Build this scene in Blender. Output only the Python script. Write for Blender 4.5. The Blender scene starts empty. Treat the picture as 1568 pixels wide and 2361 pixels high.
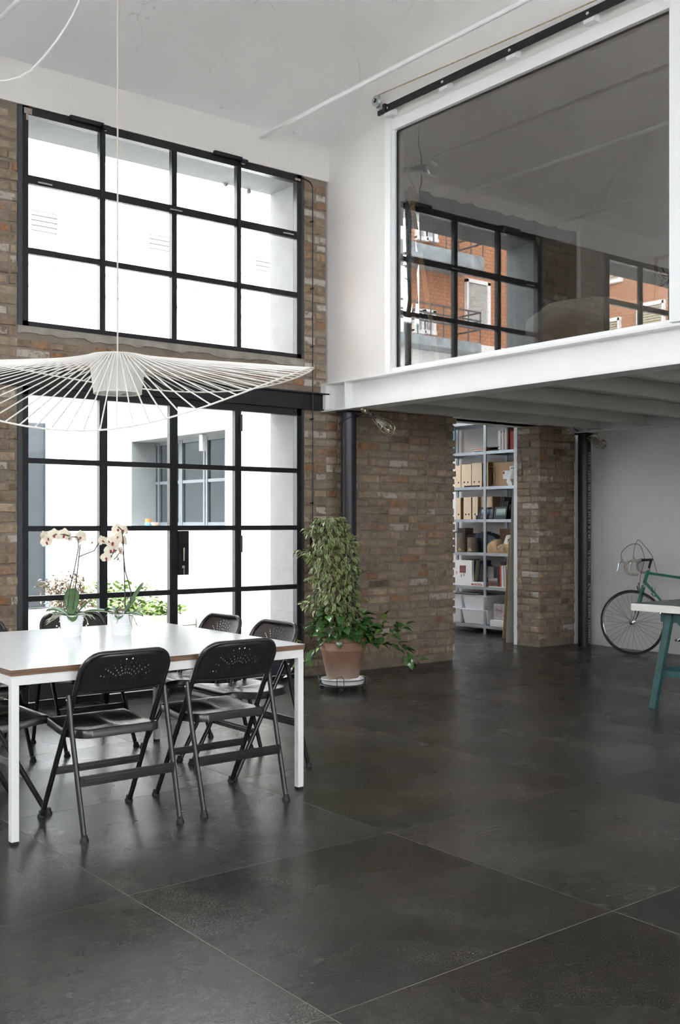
import bpy, bmesh, math, random
from mathutils import Vector, Matrix
random.seed(7)
PI = math.pi
SC = bpy.context.scene
COL = SC.collection

# ------------------------------------------------------------------ camera, world, light, exposure
FPX, HZ, CH = 2420.0, 1205.0, 1.36          # focal length (px of a 1568 wide frame), horizon row, eye height
YAW = math.radians(51.6)
CA, SA = math.cos(YAW), math.sin(YAW)
cam = bpy.data.cameras.new('camera'); camo = bpy.data.objects.new('camera', cam); COL.objects.link(camo)
cam.sensor_fit = 'HORIZONTAL'; cam.sensor_width = 36.0; cam.lens = 36.0*FPX/1568.0
cam.shift_y = (HZ-1180.5)/1568.0
cam.clip_start = 0.05; cam.clip_end = 200
camo.location = (0, 0, CH); camo.rotation_euler = (PI/2, 0, YAW-PI/2)
SC.camera = camo
w = bpy.data.worlds.new('overcast_sky'); SC.world = w; w.use_nodes = True
bg = w.node_tree.nodes['Background']; bg.inputs[0].default_value = (0.93, 0.965, 1.0, 1); bg.inputs[1].default_value = 14.8
SC.view_settings.view_transform = 'Standard'; SC.view_settings.look = 'None'
SC.view_settings.gamma = 1.0; SC.view_settings.use_curve_mapping = False
SC.view_settings.exposure = 0.0
cy = SC.cycles
cy.max_bounces = 10; cy.diffuse_bounces = 6; cy.glossy_bounces = 4; cy.transmission_bounces = 6; cy.transparent_max_bounces = 16
cy.caustics_reflective = False; cy.caustics_refractive = False; cy.sample_clamp_indirect = 100.0
cy.use_denoising = True
try:
    cy.denoiser = 'OPENIMAGEDENOISE'; cy.denoising_input_passes = 'RGB_ALBEDO_NORMAL'; cy.denoising_prefilter = 'FAST'
except Exception: pass

# ------------------------------------------------------------------ measuring helpers (photo survey -> metres)
def ray(px):
    r = (px-784)/FPX
    return CA+r*SA, SA-r*CA
def on_floor(px, py, h=0.0):
    z = FPX*(CH-h)/(py-HZ); dx, dy = ray(px); return dx*z, dy*z
def on_Y(px, py, Y):
    dx, dy = ray(px); t = Y/dy; return dx*t, CH+(HZ-py)/FPX*t
def on_X(px, py, X):
    dx, dy = ray(px); t = X/dx; return dy*t, CH+(HZ-py)/FPX*t

# ------------------------------------------------------------------ mesh builder
class MB:
    def __init__(s): s.v = []; s.f = []; s.m = []; s.cm = 0
    def add(s, vs, fs, M=None):
        o = len(s.v)
        for p in vs:
            p = Vector(p)
            s.v.append(M @ p if M is not None else p)
        for f in fs: s.f.append([i+o for i in f]); s.m.append(s.cm)
        return s
    def box(s, x0, x1, y0, y1, z0, z1, M=None):
        if x0 > x1: x0, x1 = x1, x0
        if y0 > y1: y0, y1 = y1, y0
        if z0 > z1: z0, z1 = z1, z0
        vs = [(x0,y0,z0),(x1,y0,z0),(x1,y1,z0),(x0,y1,z0),(x0,y0,z1),(x1,y0,z1),(x1,y1,z1),(x0,y1,z1)]
        return s.add(vs, [(0,3,2,1),(4,5,6,7),(0,1,5,4),(1,2,6,5),(2,3,7,6),(3,0,4,7)], M)
    def cbox(s, x0, x1, y0, y1, z0, z1, c=0.004, M=None):      # box with chamfered edges
        bm = bmesh.new()
        bmesh.ops.create_cube(bm, size=1.0)
        for v in bm.verts:
            v.co = Vector(((x0+x1)/2+v.co.x*(x1-x0), (y0+y1)/2+v.co.y*(y1-y0), (z0+z1)/2+v.co.z*(z1-z0)))
        bmesh.ops.bevel(bm, geom=bm.edges[:], offset=c, segments=2, affect='EDGES', profile=0.6)
        bm.verts.index_update()
        vs = [v.co.copy() for v in bm.verts]; fs = [[v.index for v in f.verts] for f in bm.faces]
        bm.free()
        return s.add(vs, fs, M)
    def tube(s, pts, r, n=8, closed=False, M=None, caps=True):
        pts = [Vector(p) for p in pts]; N = len(pts)
        rr = r if isinstance(r, (list, tuple)) else [r]*N
        vs = []; prev = None
        for i, p in enumerate(pts):
            if closed: t = pts[(i+1) % N]-pts[i-1]
            else: t = pts[min(i+1, N-1)]-pts[max(i-1, 0)]
            if t.length < 1e-9: t = Vector((0,0,1))
            t.normalize()
            if prev is None:
                a = Vector((0,0,1)) if abs(t.z) < 0.9 else Vector((1,0,0))
                u = t.cross(a).normalized()
            else:
                u = (prev - t*prev.dot(t))
                if u.length < 1e-6: u = t.orthogonal()
                u.normalize()
            prev = u; v = t.cross(u)
            for k in range(n):
                a = 2*PI*k/n
                vs.append(p+(u*math.cos(a)+v*math.sin(a))*rr[i])
        fs = []
        for i in range(N if closed else N-1):
            j = (i+1) % N
            for k in range(n):
                l = (k+1) % n
                fs.append((i*n+k, i*n+l, j*n+l, j*n+k))
        if caps and not closed:
            fs.append(tuple(range(n-1, -1, -1))); fs.append(tuple((N-1)*n+k for k in range(n)))
        return s.add(vs, fs, M)
    def bar(s, a, b, wd, th, up=(0,0,1), M=None):             # rectangular bar between two points
        a = Vector(a); b = Vector(b); t = (b-a).normalized(); up = Vector(up)
        sd = t.cross(up)
        if sd.length < 1e-6: sd = t.orthogonal()
        sd.normalize(); u = sd.cross(t)
        vs = []
        for p in (a, b):
            for q in ((-1,-1),(1,-1),(1,1),(-1,1)): vs.append(p+sd*q[0]*wd/2+u*q[1]*th/2)
        return s.add(vs, [(0,1,2,3),(7,6,5,4),(0,4,5,1),(1,5,6,2),(2,6,7,3),(3,7,4,0)], M)
    def lathe(s, prof, n=24, c=(0,0,0), M=None, close=True):
        vs = []; c = Vector(c)
        for r, z in prof:
            for k in range(n):
                a = 2*PI*k/n; vs.append(c+Vector((r*math.cos(a), r*math.sin(a), z)))
        fs = []
        for i in range(len(prof)-1):
            for k in range(n):
                l = (k+1) % n
                fs.append((i*n+k, i*n+l, (i+1)*n+l, (i+1)*n+k))
        if close:
            if prof[0][0] > 1e-5: fs.append(tuple(range(n-1, -1, -1)))
            if prof[-1][0] > 1e-5: fs.append(tuple((len(prof)-1)*n+k for k in range(n)))
        return s.add(vs, fs, M)
    def prism(s, poly, y0, y1, M=None):                        # polygon in (x,z) extruded along y
        n = len(poly); vs = [(x, y0, z) for x, z in poly]+[(x, y1, z) for x, z in poly]
        fs = [tuple(range(n)), tuple(range(2*n-1, n-1, -1))]+[(i, i+n, (i+1) % n+n, (i+1) % n) for i in range(n)]
        return s.add(vs, fs, M)
    def sphere(s, c, r, n=12, m=8, sc=(1,1,1), M=None):
        prof = [(max(1e-6, math.sin(PI*i/m))*r, -math.cos(PI*i/m)*r) for i in range(m+1)]
        T = Matrix.Translation(Vector(c)) @ Matrix.Diagonal((sc[0], sc[1], sc[2], 1))
        return s.lathe(prof, n, M=(M @ T) if M is not None else T, close=False)
    def grid(s, fn, nu, nv, M=None, thick=0):
        vs = [fn(i/nu, j/nv) for j in range(nv+1) for i in range(nu+1)]
        fs = [(j*(nu+1)+i, j*(nu+1)+i+1, (j+1)*(nu+1)+i+1, (j+1)*(nu+1)+i) for j in range(nv) for i in range(nu)]
        return s.add(vs, fs, M)
    def mesh(s, name, mats, off=None, smooth=False):
        me = bpy.data.meshes.new(name)
        vs = [tuple(p-off) for p in s.v] if off is not None else [tuple(p) for p in s.v]
        me.from_pydata(vs, [], s.f)
        if not isinstance(mats, (list, tuple)): mats = [mats]
        for m in mats: me.materials.append(m)
        if len(mats) > 1: me.polygons.foreach_set('material_index', s.m)
        me.validate(); me.update()
        if smooth:
            me.polygons.foreach_set('use_smooth', [True]*len(me.polygons))
            try: me.set_sharp_from_angle(angle=math.radians(smooth if smooth > 1 else 40))
            except Exception: pass
        return me

def wloc(o):
    v = Vector((0,0,0))
    while o is not None: v += o.location; o = o.parent
    return v
def link(name, data, parent=None, loc=(0,0,0)):
    o = bpy.data.objects.new(name, data); COL.objects.link(o); o.parent = parent; o.location = loc
    return o
def tag(o, label=None, cat=None, group=None, kind=None):
    if label: o['label'] = label
    if cat: o['category'] = cat
    if group: o['group'] = group
    if kind: o['kind'] = kind
    return o
def thing(name, label, cat, loc=(0,0,0), rz=0.0, group=None):
    o = link(name, None, None, loc); o.rotation_euler = (0,0,rz); o.empty_display_size = 0.1
    return tag(o, label, cat, group)
def part(name, mb, mat, parent, local=False, smooth=False, label=None, kind=None):
    me = mb.mesh(name, mat, None if local else wloc(parent), smooth)
    return tag(link(name, me, parent), label, kind=kind)
def solo(name, mb, mat, loc, label, cat, group=None, smooth=False, kind=None):     # a thing that is one mesh, world coordinates
    me = mb.mesh(name, mat, Vector(loc), smooth)
    return tag(link(name, me, None, loc), label, cat, group, kind)
def struct(name, mb, mat, parent=None, label=None, smooth=False):
    me = mb.mesh(name, mat, wloc(parent) if parent else None, smooth)
    o = link(name, me, parent)
    if parent is None: o['kind'] = 'structure'
    if label: o['label'] = label
    return o
def copy_tree(o, parent=None):
    c = o.copy(); COL.objects.link(c); c.parent = parent
    for ch in list(o.children): copy_tree(ch, c)
    return c

# ------------------------------------------------------------------ materials
def nmat(name):
    m = bpy.data.materials.new(name); m.use_nodes = True
    nt = m.node_tree; b = nt.nodes['Principled BSDF']
    return m, nt, b
def mat(name, col, rough=0.5, metal=0.0, var=0.0, scale=8.0, bump=0.0, bscale=60.0, spec=0.5, coat=0.0, rnd=0.0, alpha=1.0, trans=0.0):
    m, nt, b = nmat(name)
    b.inputs['Base Color'].default_value = (*col, 1); b.inputs['Roughness'].default_value = rough
    b.inputs['Metallic'].default_value = metal; b.inputs['Specular IOR Level'].default_value = spec
    if coat: b.inputs['Coat Weight'].default_value = coat; b.inputs['Coat Roughness'].default_value = 0.08
    if trans: b.inputs['Transmission Weight'].default_value = trans
    if var or bump or rnd:
        tc = nt.nodes.new('ShaderNodeTexCoord')
        n = nt.nodes.new('ShaderNodeTexNoise'); n.inputs['Scale'].default_value = scale; n.inputs['Detail'].default_value = 6
        nt.links.new(tc.outputs['Object'], n.inputs['Vector'])
        if var or rnd:
            h = nt.nodes.new('ShaderNodeHueSaturation'); h.inputs['Color'].default_value = (*col, 1)
            mr = nt.nodes.new('ShaderNodeMapRange'); mr.inputs['From Min'].default_value = 0.3; mr.inputs['From Max'].default_value = 0.7
            mr.inputs['To Min'].default_value = 1-var; mr.inputs['To Max'].default_value = 1+var
            nt.links.new(n.outputs['Fac'], mr.inputs['Value'])
            src = mr.outputs['Result']
            if rnd:
                oi = nt.nodes.new('ShaderNodeObjectInfo'); r2 = nt.nodes.new('ShaderNodeMapRange')
                r2.inputs['To Min'].default_value = 1-rnd; r2.inputs['To Max'].default_value = 1+rnd
                nt.links.new(oi.outputs['Random'], r2.inputs['Value'])
                mu = nt.nodes.new('ShaderNodeMath'); mu.operation = 'MULTIPLY'
                nt.links.new(src, mu.inputs[0]); nt.links.new(r2.outputs['Result'], mu.inputs[1]); src = mu.outputs[0]
            nt.links.new(src, h.inputs['Value']); nt.links.new(h.outputs['Color'], b.inputs['Base Color'])
        if bump:
            n2 = nt.nodes.new('ShaderNodeTexNoise'); n2.inputs['Scale'].default_value = bscale; n2.inputs['Detail'].default_value = 5
            nt.links.new(tc.outputs['Object'], n2.inputs['Vector'])
            bp = nt.nodes.new('ShaderNodeBump'); bp.inputs['Strength'].default_value = bump; bp.inputs['Distance'].default_value = 0.01
            nt.links.new(n2.outputs['Fac'], bp.inputs['Height']); nt.links.new(bp.outputs['Normal'], b.inputs['Normal'])
    return m
def ramp(nt, fac, stops):
    r = nt.nodes.new('ShaderNodeValToRGB'); e = r.color_ramp.elements
    while len(e) < len(stops): e.new(0.5)
    for k, (p, c) in enumerate(stops): e[k].position = p; e[k].color = (*c, 1)
    nt.links.new(fac, r.inputs[0]); return r.outputs[0]
def noise(nt, vec, scale, detail=6, rough=0.55, dist=0.0):
    n = nt.nodes.new('ShaderNodeTexNoise'); n.inputs['Scale'].default_value = scale; n.inputs['Detail'].default_value = detail
    n.inputs['Roughness'].default_value = rough; n.inputs['Distortion'].default_value = dist
    nt.links.new(vec, n.inputs['Vector']); return n.outputs['Fac']
def mixc(nt, fac, a, b_, mode='MIX'):
    x = nt.nodes.new('ShaderNodeMix'); x.data_type = 'RGBA'; x.blend_type = mode
    for s_, v in ((x.inputs[0], fac), (x.inputs[6], a), (x.inputs[7], b_)):
        if isinstance(v, (int, float)): s_.default_value = v
        elif isinstance(v, tuple): s_.default_value = (*v, 1)
        else: nt.links.new(v, s_)
    return x.outputs[2]
def math2(nt, op, a, b_=None, c=None):
    x = nt.nodes.new('ShaderNodeMath'); x.operation = op
    for i, v in enumerate((a, b_, c)):
        if v is None: continue
        if isinstance(v, (int, float)): x.inputs[i].default_value = v
        else: nt.links.new(v, x.inputs[i])
    return x.outputs[0]
def glassmat(name, tint=(0.93, 0.95, 0.95), ior=1.45, boost=1.0, floor_=0.0):
    m = bpy.data.materials.new(name); m.use_nodes = True; nt = m.node_tree; nt.nodes.clear()
    o = nt.nodes.new('ShaderNodeOutputMaterial'); t = nt.nodes.new('ShaderNodeBsdfTransparent'); g = nt.nodes.new('ShaderNodeBsdfGlossy')
    t.inputs[0].default_value = (*tint, 1); g.inputs['Roughness'].default_value = 0.0
    ge = nt.nodes.new('ShaderNodeNewGeometry'); dp = nt.nodes.new('ShaderNodeVectorMath'); dp.operation = 'DOT_PRODUCT'
    nt.links.new(ge.outputs['Incoming'], dp.inputs[0]); nt.links.new(ge.outputs['Normal'], dp.inputs[1])
    c_ = math2(nt, 'POWER', math2(nt, 'SUBTRACT', 1.0, math2(nt, 'ABSOLUTE', dp.outputs['Value'])), 5.0)
    r0 = ((ior-1)/(ior+1))**2; fr_ = math2(nt, 'MULTIPLY_ADD', c_, 1-r0, r0)
    mm = math2(nt, 'MULTIPLY_ADD', fr_, boost, floor_)
    mm = math2(nt, 'MINIMUM', mm, 0.95)
    x = nt.nodes.new('ShaderNodeMixShader'); nt.links.new(mm, x.inputs[0]); nt.links.new(t.outputs[0], x.inputs[1]); nt.links.new(g.outputs[0], x.inputs[2])
    nt.links.new(x.outputs[0], o.inputs[0]); return m

def plaster_mat(name, col, cracks=0.0, rough=0.85):
    m, nt, b = nmat(name); tc = nt.nodes.new('ShaderNodeTexCoord').outputs['Object']
    n1 = noise(nt, tc, 0.7, 5); n2 = noise(nt, tc, 26, 4)
    base = ramp(nt, n1, [(0.3, tuple(c*0.93 for c in col)), (0.7, col)])
    if cracks:
        v = nt.nodes.new('ShaderNodeTexVoronoi'); v.feature = 'DISTANCE_TO_EDGE'; v.inputs['Scale'].default_value = 1.15
        d = noise(nt, tc, 2.2, 6); mp = nt.nodes.new('ShaderNodeVectorMath'); mp.operation = 'ADD'
        vv = nt.nodes.new('ShaderNodeCombineXYZ'); nt.links.new(d, vv.inputs[0]); nt.links.new(d, vv.inputs[1])
        nt.links.new(tc, mp.inputs[0]); nt.links.new(vv.outputs[0], mp.inputs[1]); nt.links.new(mp.outputs[0], v.inputs['Vector'])
        line = ramp(nt, v.outputs['Distance'], [(0.0, (1,1,1)), (0.006, (0,0,0))])
        spots = ramp(nt, noise(nt, tc, 3.1, 8, 0.7), [(0.50, (0,0,0)), (0.62, (1,1,1))])
        fac = math2(nt, 'MULTIPLY', math2(nt, 'MULTIPLY', line, spots), cracks)
        base = mixc(nt, fac, base, (0.16, 0.15, 0.13))
    nt.links.new(base, b.inputs['Base Color']); b.inputs['Roughness'].default_value = rough
    bp = nt.nodes.new('ShaderNodeBump'); bp.inputs['Strength'].default_value = 0.12; bp.inputs['Distance'].default_value = 0.01
    nt.links.new(n2, bp.inputs['Height']); nt.links.new(bp.outputs[0], b.inputs['Normal'])
    return m

M = {}
M['plaster'] = plaster_mat('white_plaster', (0.80, 0.79, 0.775))
M['ceiling'] = plaster_mat('ceiling_plaster', (0.82, 0.815, 0.81), cracks=0.42)
M['band'] = plaster_mat('band_plaster', (0.76, 0.735, 0.705))
M['white_paint'] = mat('white_paint', (0.84, 0.85, 0.86), 0.45, var=0.02, scale=2)
M['beam_white'] = mat('beam_white_paint', (0.80, 0.80, 0.80), 0.42, var=0.03, scale=3, bump=0.03, bscale=40)
M['joist'] = mat('joist_paint', (0.62, 0.61, 0.57), 0.55, var=0.04, scale=3)
M['board'] = mat('deck_board_paint', (0.56, 0.55, 0.51), 0.6, var=0.06, scale=5)
M['steel_black'] = mat('black_steel_paint', (0.012, 0.0125, 0.0145), 0.36, spec=0.35, var=0.25, scale=12, bump=0.05, bscale=30)
M['steel_blue'] = mat('blue_grey_steel_paint', (0.042, 0.050, 0.057), 0.42, var=0.12, scale=9)
M['putty'] = mat('bare_putty_paint', (0.34, 0.28, 0.23), 0.7, var=0.2, scale=40)
M['panel_grey'] = mat('kick_panel_paint', (0.030, 0.034, 0.040), 0.4, var=0.15, scale=6)
M['column'] = mat('mill_steel', (0.030, 0.031, 0.036), 0.38, 0.35, var=0.18, scale=7, bump=0.06, bscale=90)
M['concrete'] = mat('sill_concrete', (0.33, 0.30, 0.26), 0.9, var=0.22, scale=9, bump=0.6, bscale=40)
M['glass'] = glassmat('window_glass', (0.95, 0.965, 0.96), 1.45, 1.0)
M['glass_big'] = glassmat('loft_glass', (0.55, 0.555, 0.555), 1.55, 1.0, 0.125)
M['zinc'] = mat('galvanised_steel', (0.50, 0.54, 0.57), 0.38, 0.75, var=0.08, scale=25)
M['chrome'] = mat('chrome', (0.7, 0.7, 0.7), 0.16, 1.0)
M['brass'] = mat('brass_plated_wire', (0.55, 0.50, 0.36), 0.28, 0.9)
M['chair'] = mat('chair_dark_lacquer', (0.022, 0.020, 0.020), 0.27, 0.0, var=0.1, scale=20, spec=0.6)
M['rubber'] = mat('black_rubber', (0.012, 0.012, 0.012), 0.6)
M['table_white'] = mat('white_laminate', (0.86, 0.88, 0.89), 0.17, spec=0.55)
M['leg_white'] = mat('white_lacquered_steel', (0.78, 0.78, 0.76), 0.3)
M['lamp_white'] = mat('white_fibre', (0.78, 0.76, 0.71), 0.5)
M['cord'] = mat('beige_textile_cord', (0.55, 0.51, 0.44), 0.8)
M['cord_white'] = mat('white_cable', (0.80, 0.80, 0.78), 0.5)
M['rope'] = mat('hemp_rope', (0.42, 0.36, 0.25), 0.9, var=0.3, scale=60)
M['ceramic'] = mat('white_ceramic', (0.82, 0.83, 0.84), 0.22)
M['soil'] = mat('potting_bark', (0.05, 0.035, 0.025), 0.95, var=0.5, scale=60, bump=0.8, bscale=80)
M['orchid_leaf'] = mat('orchid_leaf', (0.075, 0.16, 0.055), 0.32, var=0.25, scale=14)
M['orchid_root'] = mat('aerial_root', (0.34, 0.33, 0.27), 0.7, var=0.3, scale=50)
M['orchid_stem'] = mat('orchid_stem', (0.035, 0.028, 0.022), 0.5)
M['glass_green'] = mat('leaf_glossy_green', (0.065, 0.155, 0.045), 0.2, spec=0.7, var=0.3, scale=9, rnd=0.35)
M['leaf_pale'] = mat('leaf_fresh_green', (0.15, 0.25, 0.04), 0.35, rnd=0.25)
M['bark'] = mat('thin_bark', (0.20, 0.14, 0.07), 0.85, var=0.3, scale=50)
M['zincwire'] = mat('dark_green_wire', (0.05, 0.09, 0.08), 0.35, 0.4)
M['kraft'] = mat('kraft_paper', (0.46, 0.32, 0.175), 0.75, var=0.08, scale=14, bump=0.2, bscale=18)
M['card'] = mat('brown_cardboard', (0.42, 0.28, 0.16), 0.85, var=0.06, scale=10)
M['ply'] = mat('pale_file_board', (0.66, 0.52, 0.37), 0.7, var=0.06, scale=20)
M['ply_side'] = mat('brown_file_side', (0.33, 0.22, 0.12), 0.75)
M['plastic_white'] = mat('white_plastic', (0.76, 0.78, 0.80), 0.4)
M['black'] = mat('matt_black', (0.018, 0.018, 0.02), 0.5)
M['tube_brown'] = mat('brown_tube_paper', (0.16, 0.125, 0.095), 0.6, var=0.05, scale=10)
M['tan'] = mat('tan_card', (0.48, 0.38, 0.22), 0.7)
M['paper'] = mat('white_paper', (0.80, 0.80, 0.79), 0.7)
M['wood'] = mat('pale_pine', (0.50, 0.34, 0.19), 0.6, var=0.12, scale=6)
M['wood_dark'] = mat('brown_wood', (0.22, 0.13, 0.075), 0.55, var=0.15, scale=6)
M['greyboard'] = mat('grey_leaning_board', (0.34, 0.32, 0.275), 0.65, var=0.08, scale=3)
M['bike_green'] = mat('celeste_green_paint', (0.035, 0.23, 0.15), 0.28, coat=0.5)
M['table_green'] = mat('worn_teal_paint', (0.025, 0.085, 0.085), 0.5, var=0.22, scale=9)
M['top_green'] = mat('dark_green_table_top', (0.075, 0.13, 0.125), 0.35, var=0.1, scale=3)
M['tape'] = mat('grey_bar_tape', (0.42, 0.40, 0.35), 0.8, var=0.1, scale=60)
M['tyre'] = mat('tyre_rubber', (0.035, 0.028, 0.026), 0.65)
M['curtain'] = mat('charcoal_curtain', (0.030, 0.029, 0.031), 0.85, var=0.15, scale=20)
M['duvet'] = mat('grey_beige_bedding', (0.40, 0.38, 0.33), 0.9, var=0.05, scale=4)
M['orange_board'] = mat('orange_bed_box', (0.45, 0.20, 0.07), 0.6)
M['ext_white'] = mat('outside_white_render', (0.86, 0.86, 0.86), 0.9, var=0.02, scale=2)
M['ext_grey'] = mat('outside_grey_reveal', (0.25, 0.265, 0.27), 0.9, var=0.05, scale=8, bump=0.3, bscale=60)
M['ext_ground'] = mat('courtyard_paving', (0.62, 0.61, 0.59), 0.85, var=0.06, scale=3)
M['ext_frame'] = mat('outside_pale_frame', (0.12, 0.14, 0.155), 0.5)
M['faint_shutter'] = mat('sunbleached_shutter', (0.125, 0.115, 0.09), 0.7)
M['faint_grey'] = mat('pale_blue_grey_trim', (0.125, 0.128, 0.135), 0.7)
M['ext_dark'] = mat('outside_dark_fill', (0.115, 0.12, 0.125), 0.4)
M['gate_blue'] = mat('blue_grey_gate', (0.0065, 0.0105, 0.015), 0.5, var=0.15, scale=4)
M['zinc_sheet'] = mat('weathered_zinc_sheet', (0.28, 0.32, 0.34), 0.6, var=0.25, scale=3)
M['shutter'] = mat('roller_shutter', (0.55, 0.55, 0.52), 0.6)
M['shutter_tan'] = mat('tan_shutter', (0.52, 0.46, 0.34), 0.6)
M['blind_joint'] = mat('shutter_joint', (0.10, 0.10, 0.10), 0.7)
M['red_tile'] = None
M['plank_white'] = mat('weathered_white_plank', (0.66, 0.64, 0.60), 0.8, var=0.12, scale=8)
M['ext_leaf'] = mat('outdoor_leaf', (0.10, 0.15, 0.06), 0.5, rnd=0.3, var=0.3, scale=6)
M['ext_leaf_red'] = mat('reddish_leaf', (0.17, 0.13, 0.08), 0.5, var=0.4, scale=6)
M['socket'] = mat('socket_plastic', (0.66, 0.65, 0.60), 0.4)

def ceramic_orange():
    m, nt, b = nmat('orange_wall_tile'); tc = nt.nodes.new('ShaderNodeTexCoord').outputs['UV']
    br = nt.nodes.new('ShaderNodeTexBrick'); br.inputs['Scale'].default_value = 1.0
    br.inputs['Brick Width'].default_value = 0.26; br.inputs['Row Height'].default_value = 0.125; br.inputs['Mortar Size'].default_value = 0.008
    br.inputs['Color1'].default_value = (0.46, 0.225, 0.125, 1); br.inputs['Color2'].default_value = (0.52, 0.26, 0.15, 1)
    br.inputs['Mortar'].default_value = (0.20, 0.11, 0.07, 1); br.offset = 0.5
    nt.links.new(tc, br.inputs['Vector']); nt.links.new(br.outputs['Color'], b.inputs['Base Color']); b.inputs['Roughness'].default_value = 0.6
    return m
M['red_tile'] = ceramic_orange()

def brick_material(name, stops, mort=0.35, white=False):
    m, nt, b = nmat(name); tc = nt.nodes.new('ShaderNodeTexCoord').outputs['Object']
    oi = nt.nodes.new('ShaderNodeObjectInfo')
    vm = nt.nodes.new('ShaderNodeVectorMath'); vm.operation = 'ADD'
    cx = nt.nodes.new('ShaderNodeCombineXYZ'); s_ = math2(nt, 'MULTIPLY', oi.outputs['Random'], 37.0)
    for i in range(3): nt.links.new(s_, cx.inputs[i])
    nt.links.new(tc, vm.inputs[0]); nt.links.new(cx.outputs[0], vm.inputs[1]); v = vm.outputs[0]
    base = ramp(nt, oi.outputs['Random'], stops)
    f1 = ramp(nt, noise(nt, v, 16, 8, 0.7), [(0.35, (0.60, 0.57, 0.54)), (0.65, (1.35, 1.33, 1.28))])
    base = mixc(nt, 1.0, base, f1, 'MULTIPLY')
    if white:
        wsh = ramp(nt, noise(nt, v, 9, 9, 0.75), [(0.44, (0,0,0)), (0.50, (1,1,1))])
        base = mixc(nt, math2(nt, 'MULTIPLY', wsh, 0.85), base, (0.56, 0.51, 0.45))
    wv = nt.nodes.new('ShaderNodeVectorMath'); wv.operation = 'ADD'; nt.links.new(oi.outputs['Location'], wv.inputs[0]); nt.links.new(tc, wv.inputs[1])
    smear = ramp(nt, noise(nt, wv.outputs[0], 5, 8, 0.7), [(0.42, (0,0,0)), (0.60, (1,1,1))])
    fac = math2(nt, 'MULTIPLY', smear, mort)
    base = mixc(nt, fac, base, (0.29, 0.24, 0.185))
    nt.links.new(base, b.inputs['Base Color']); b.inputs['Roughness'].default_value = 0.92
    bp = nt.nodes.new('ShaderNodeBump'); bp.inputs['Strength'].default_value = 0.7; bp.inputs['Distance'].default_value = 0.006
    nt.links.new(noise(nt, v, 55, 6, 0.7), bp.inputs['Height']); nt.links.new(bp.outputs[0], b.inputs['Normal'])
    return m
M['brick'] = brick_material('old_brick', [(0.0, (0.15, 0.10, 0.068)), (0.25, (0.37, 0.285, 0.205)), (0.5, (0.22, 0.155, 0.11)), (0.8, (0.45, 0.35, 0.25)), (1.0, (0.29, 0.175, 0.11))], 0.72)
M['brick_orange'] = brick_material('orange_brick', [(0.0, (0.27, 0.12, 0.06)), (1.0, (0.33, 0.17, 0.085))], 0.6)
M['brick_white'] = brick_material('whitewashed_brick', [(0.0, (0.24, 0.17, 0.12)), (1.0, (0.32, 0.24, 0.17))], 0.25, True)
M['mortar'] = mat('lime_mortar', (0.24, 0.195, 0.15), 0.95, var=0.2, scale=6, bump=0.9, bscale=45)

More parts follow.
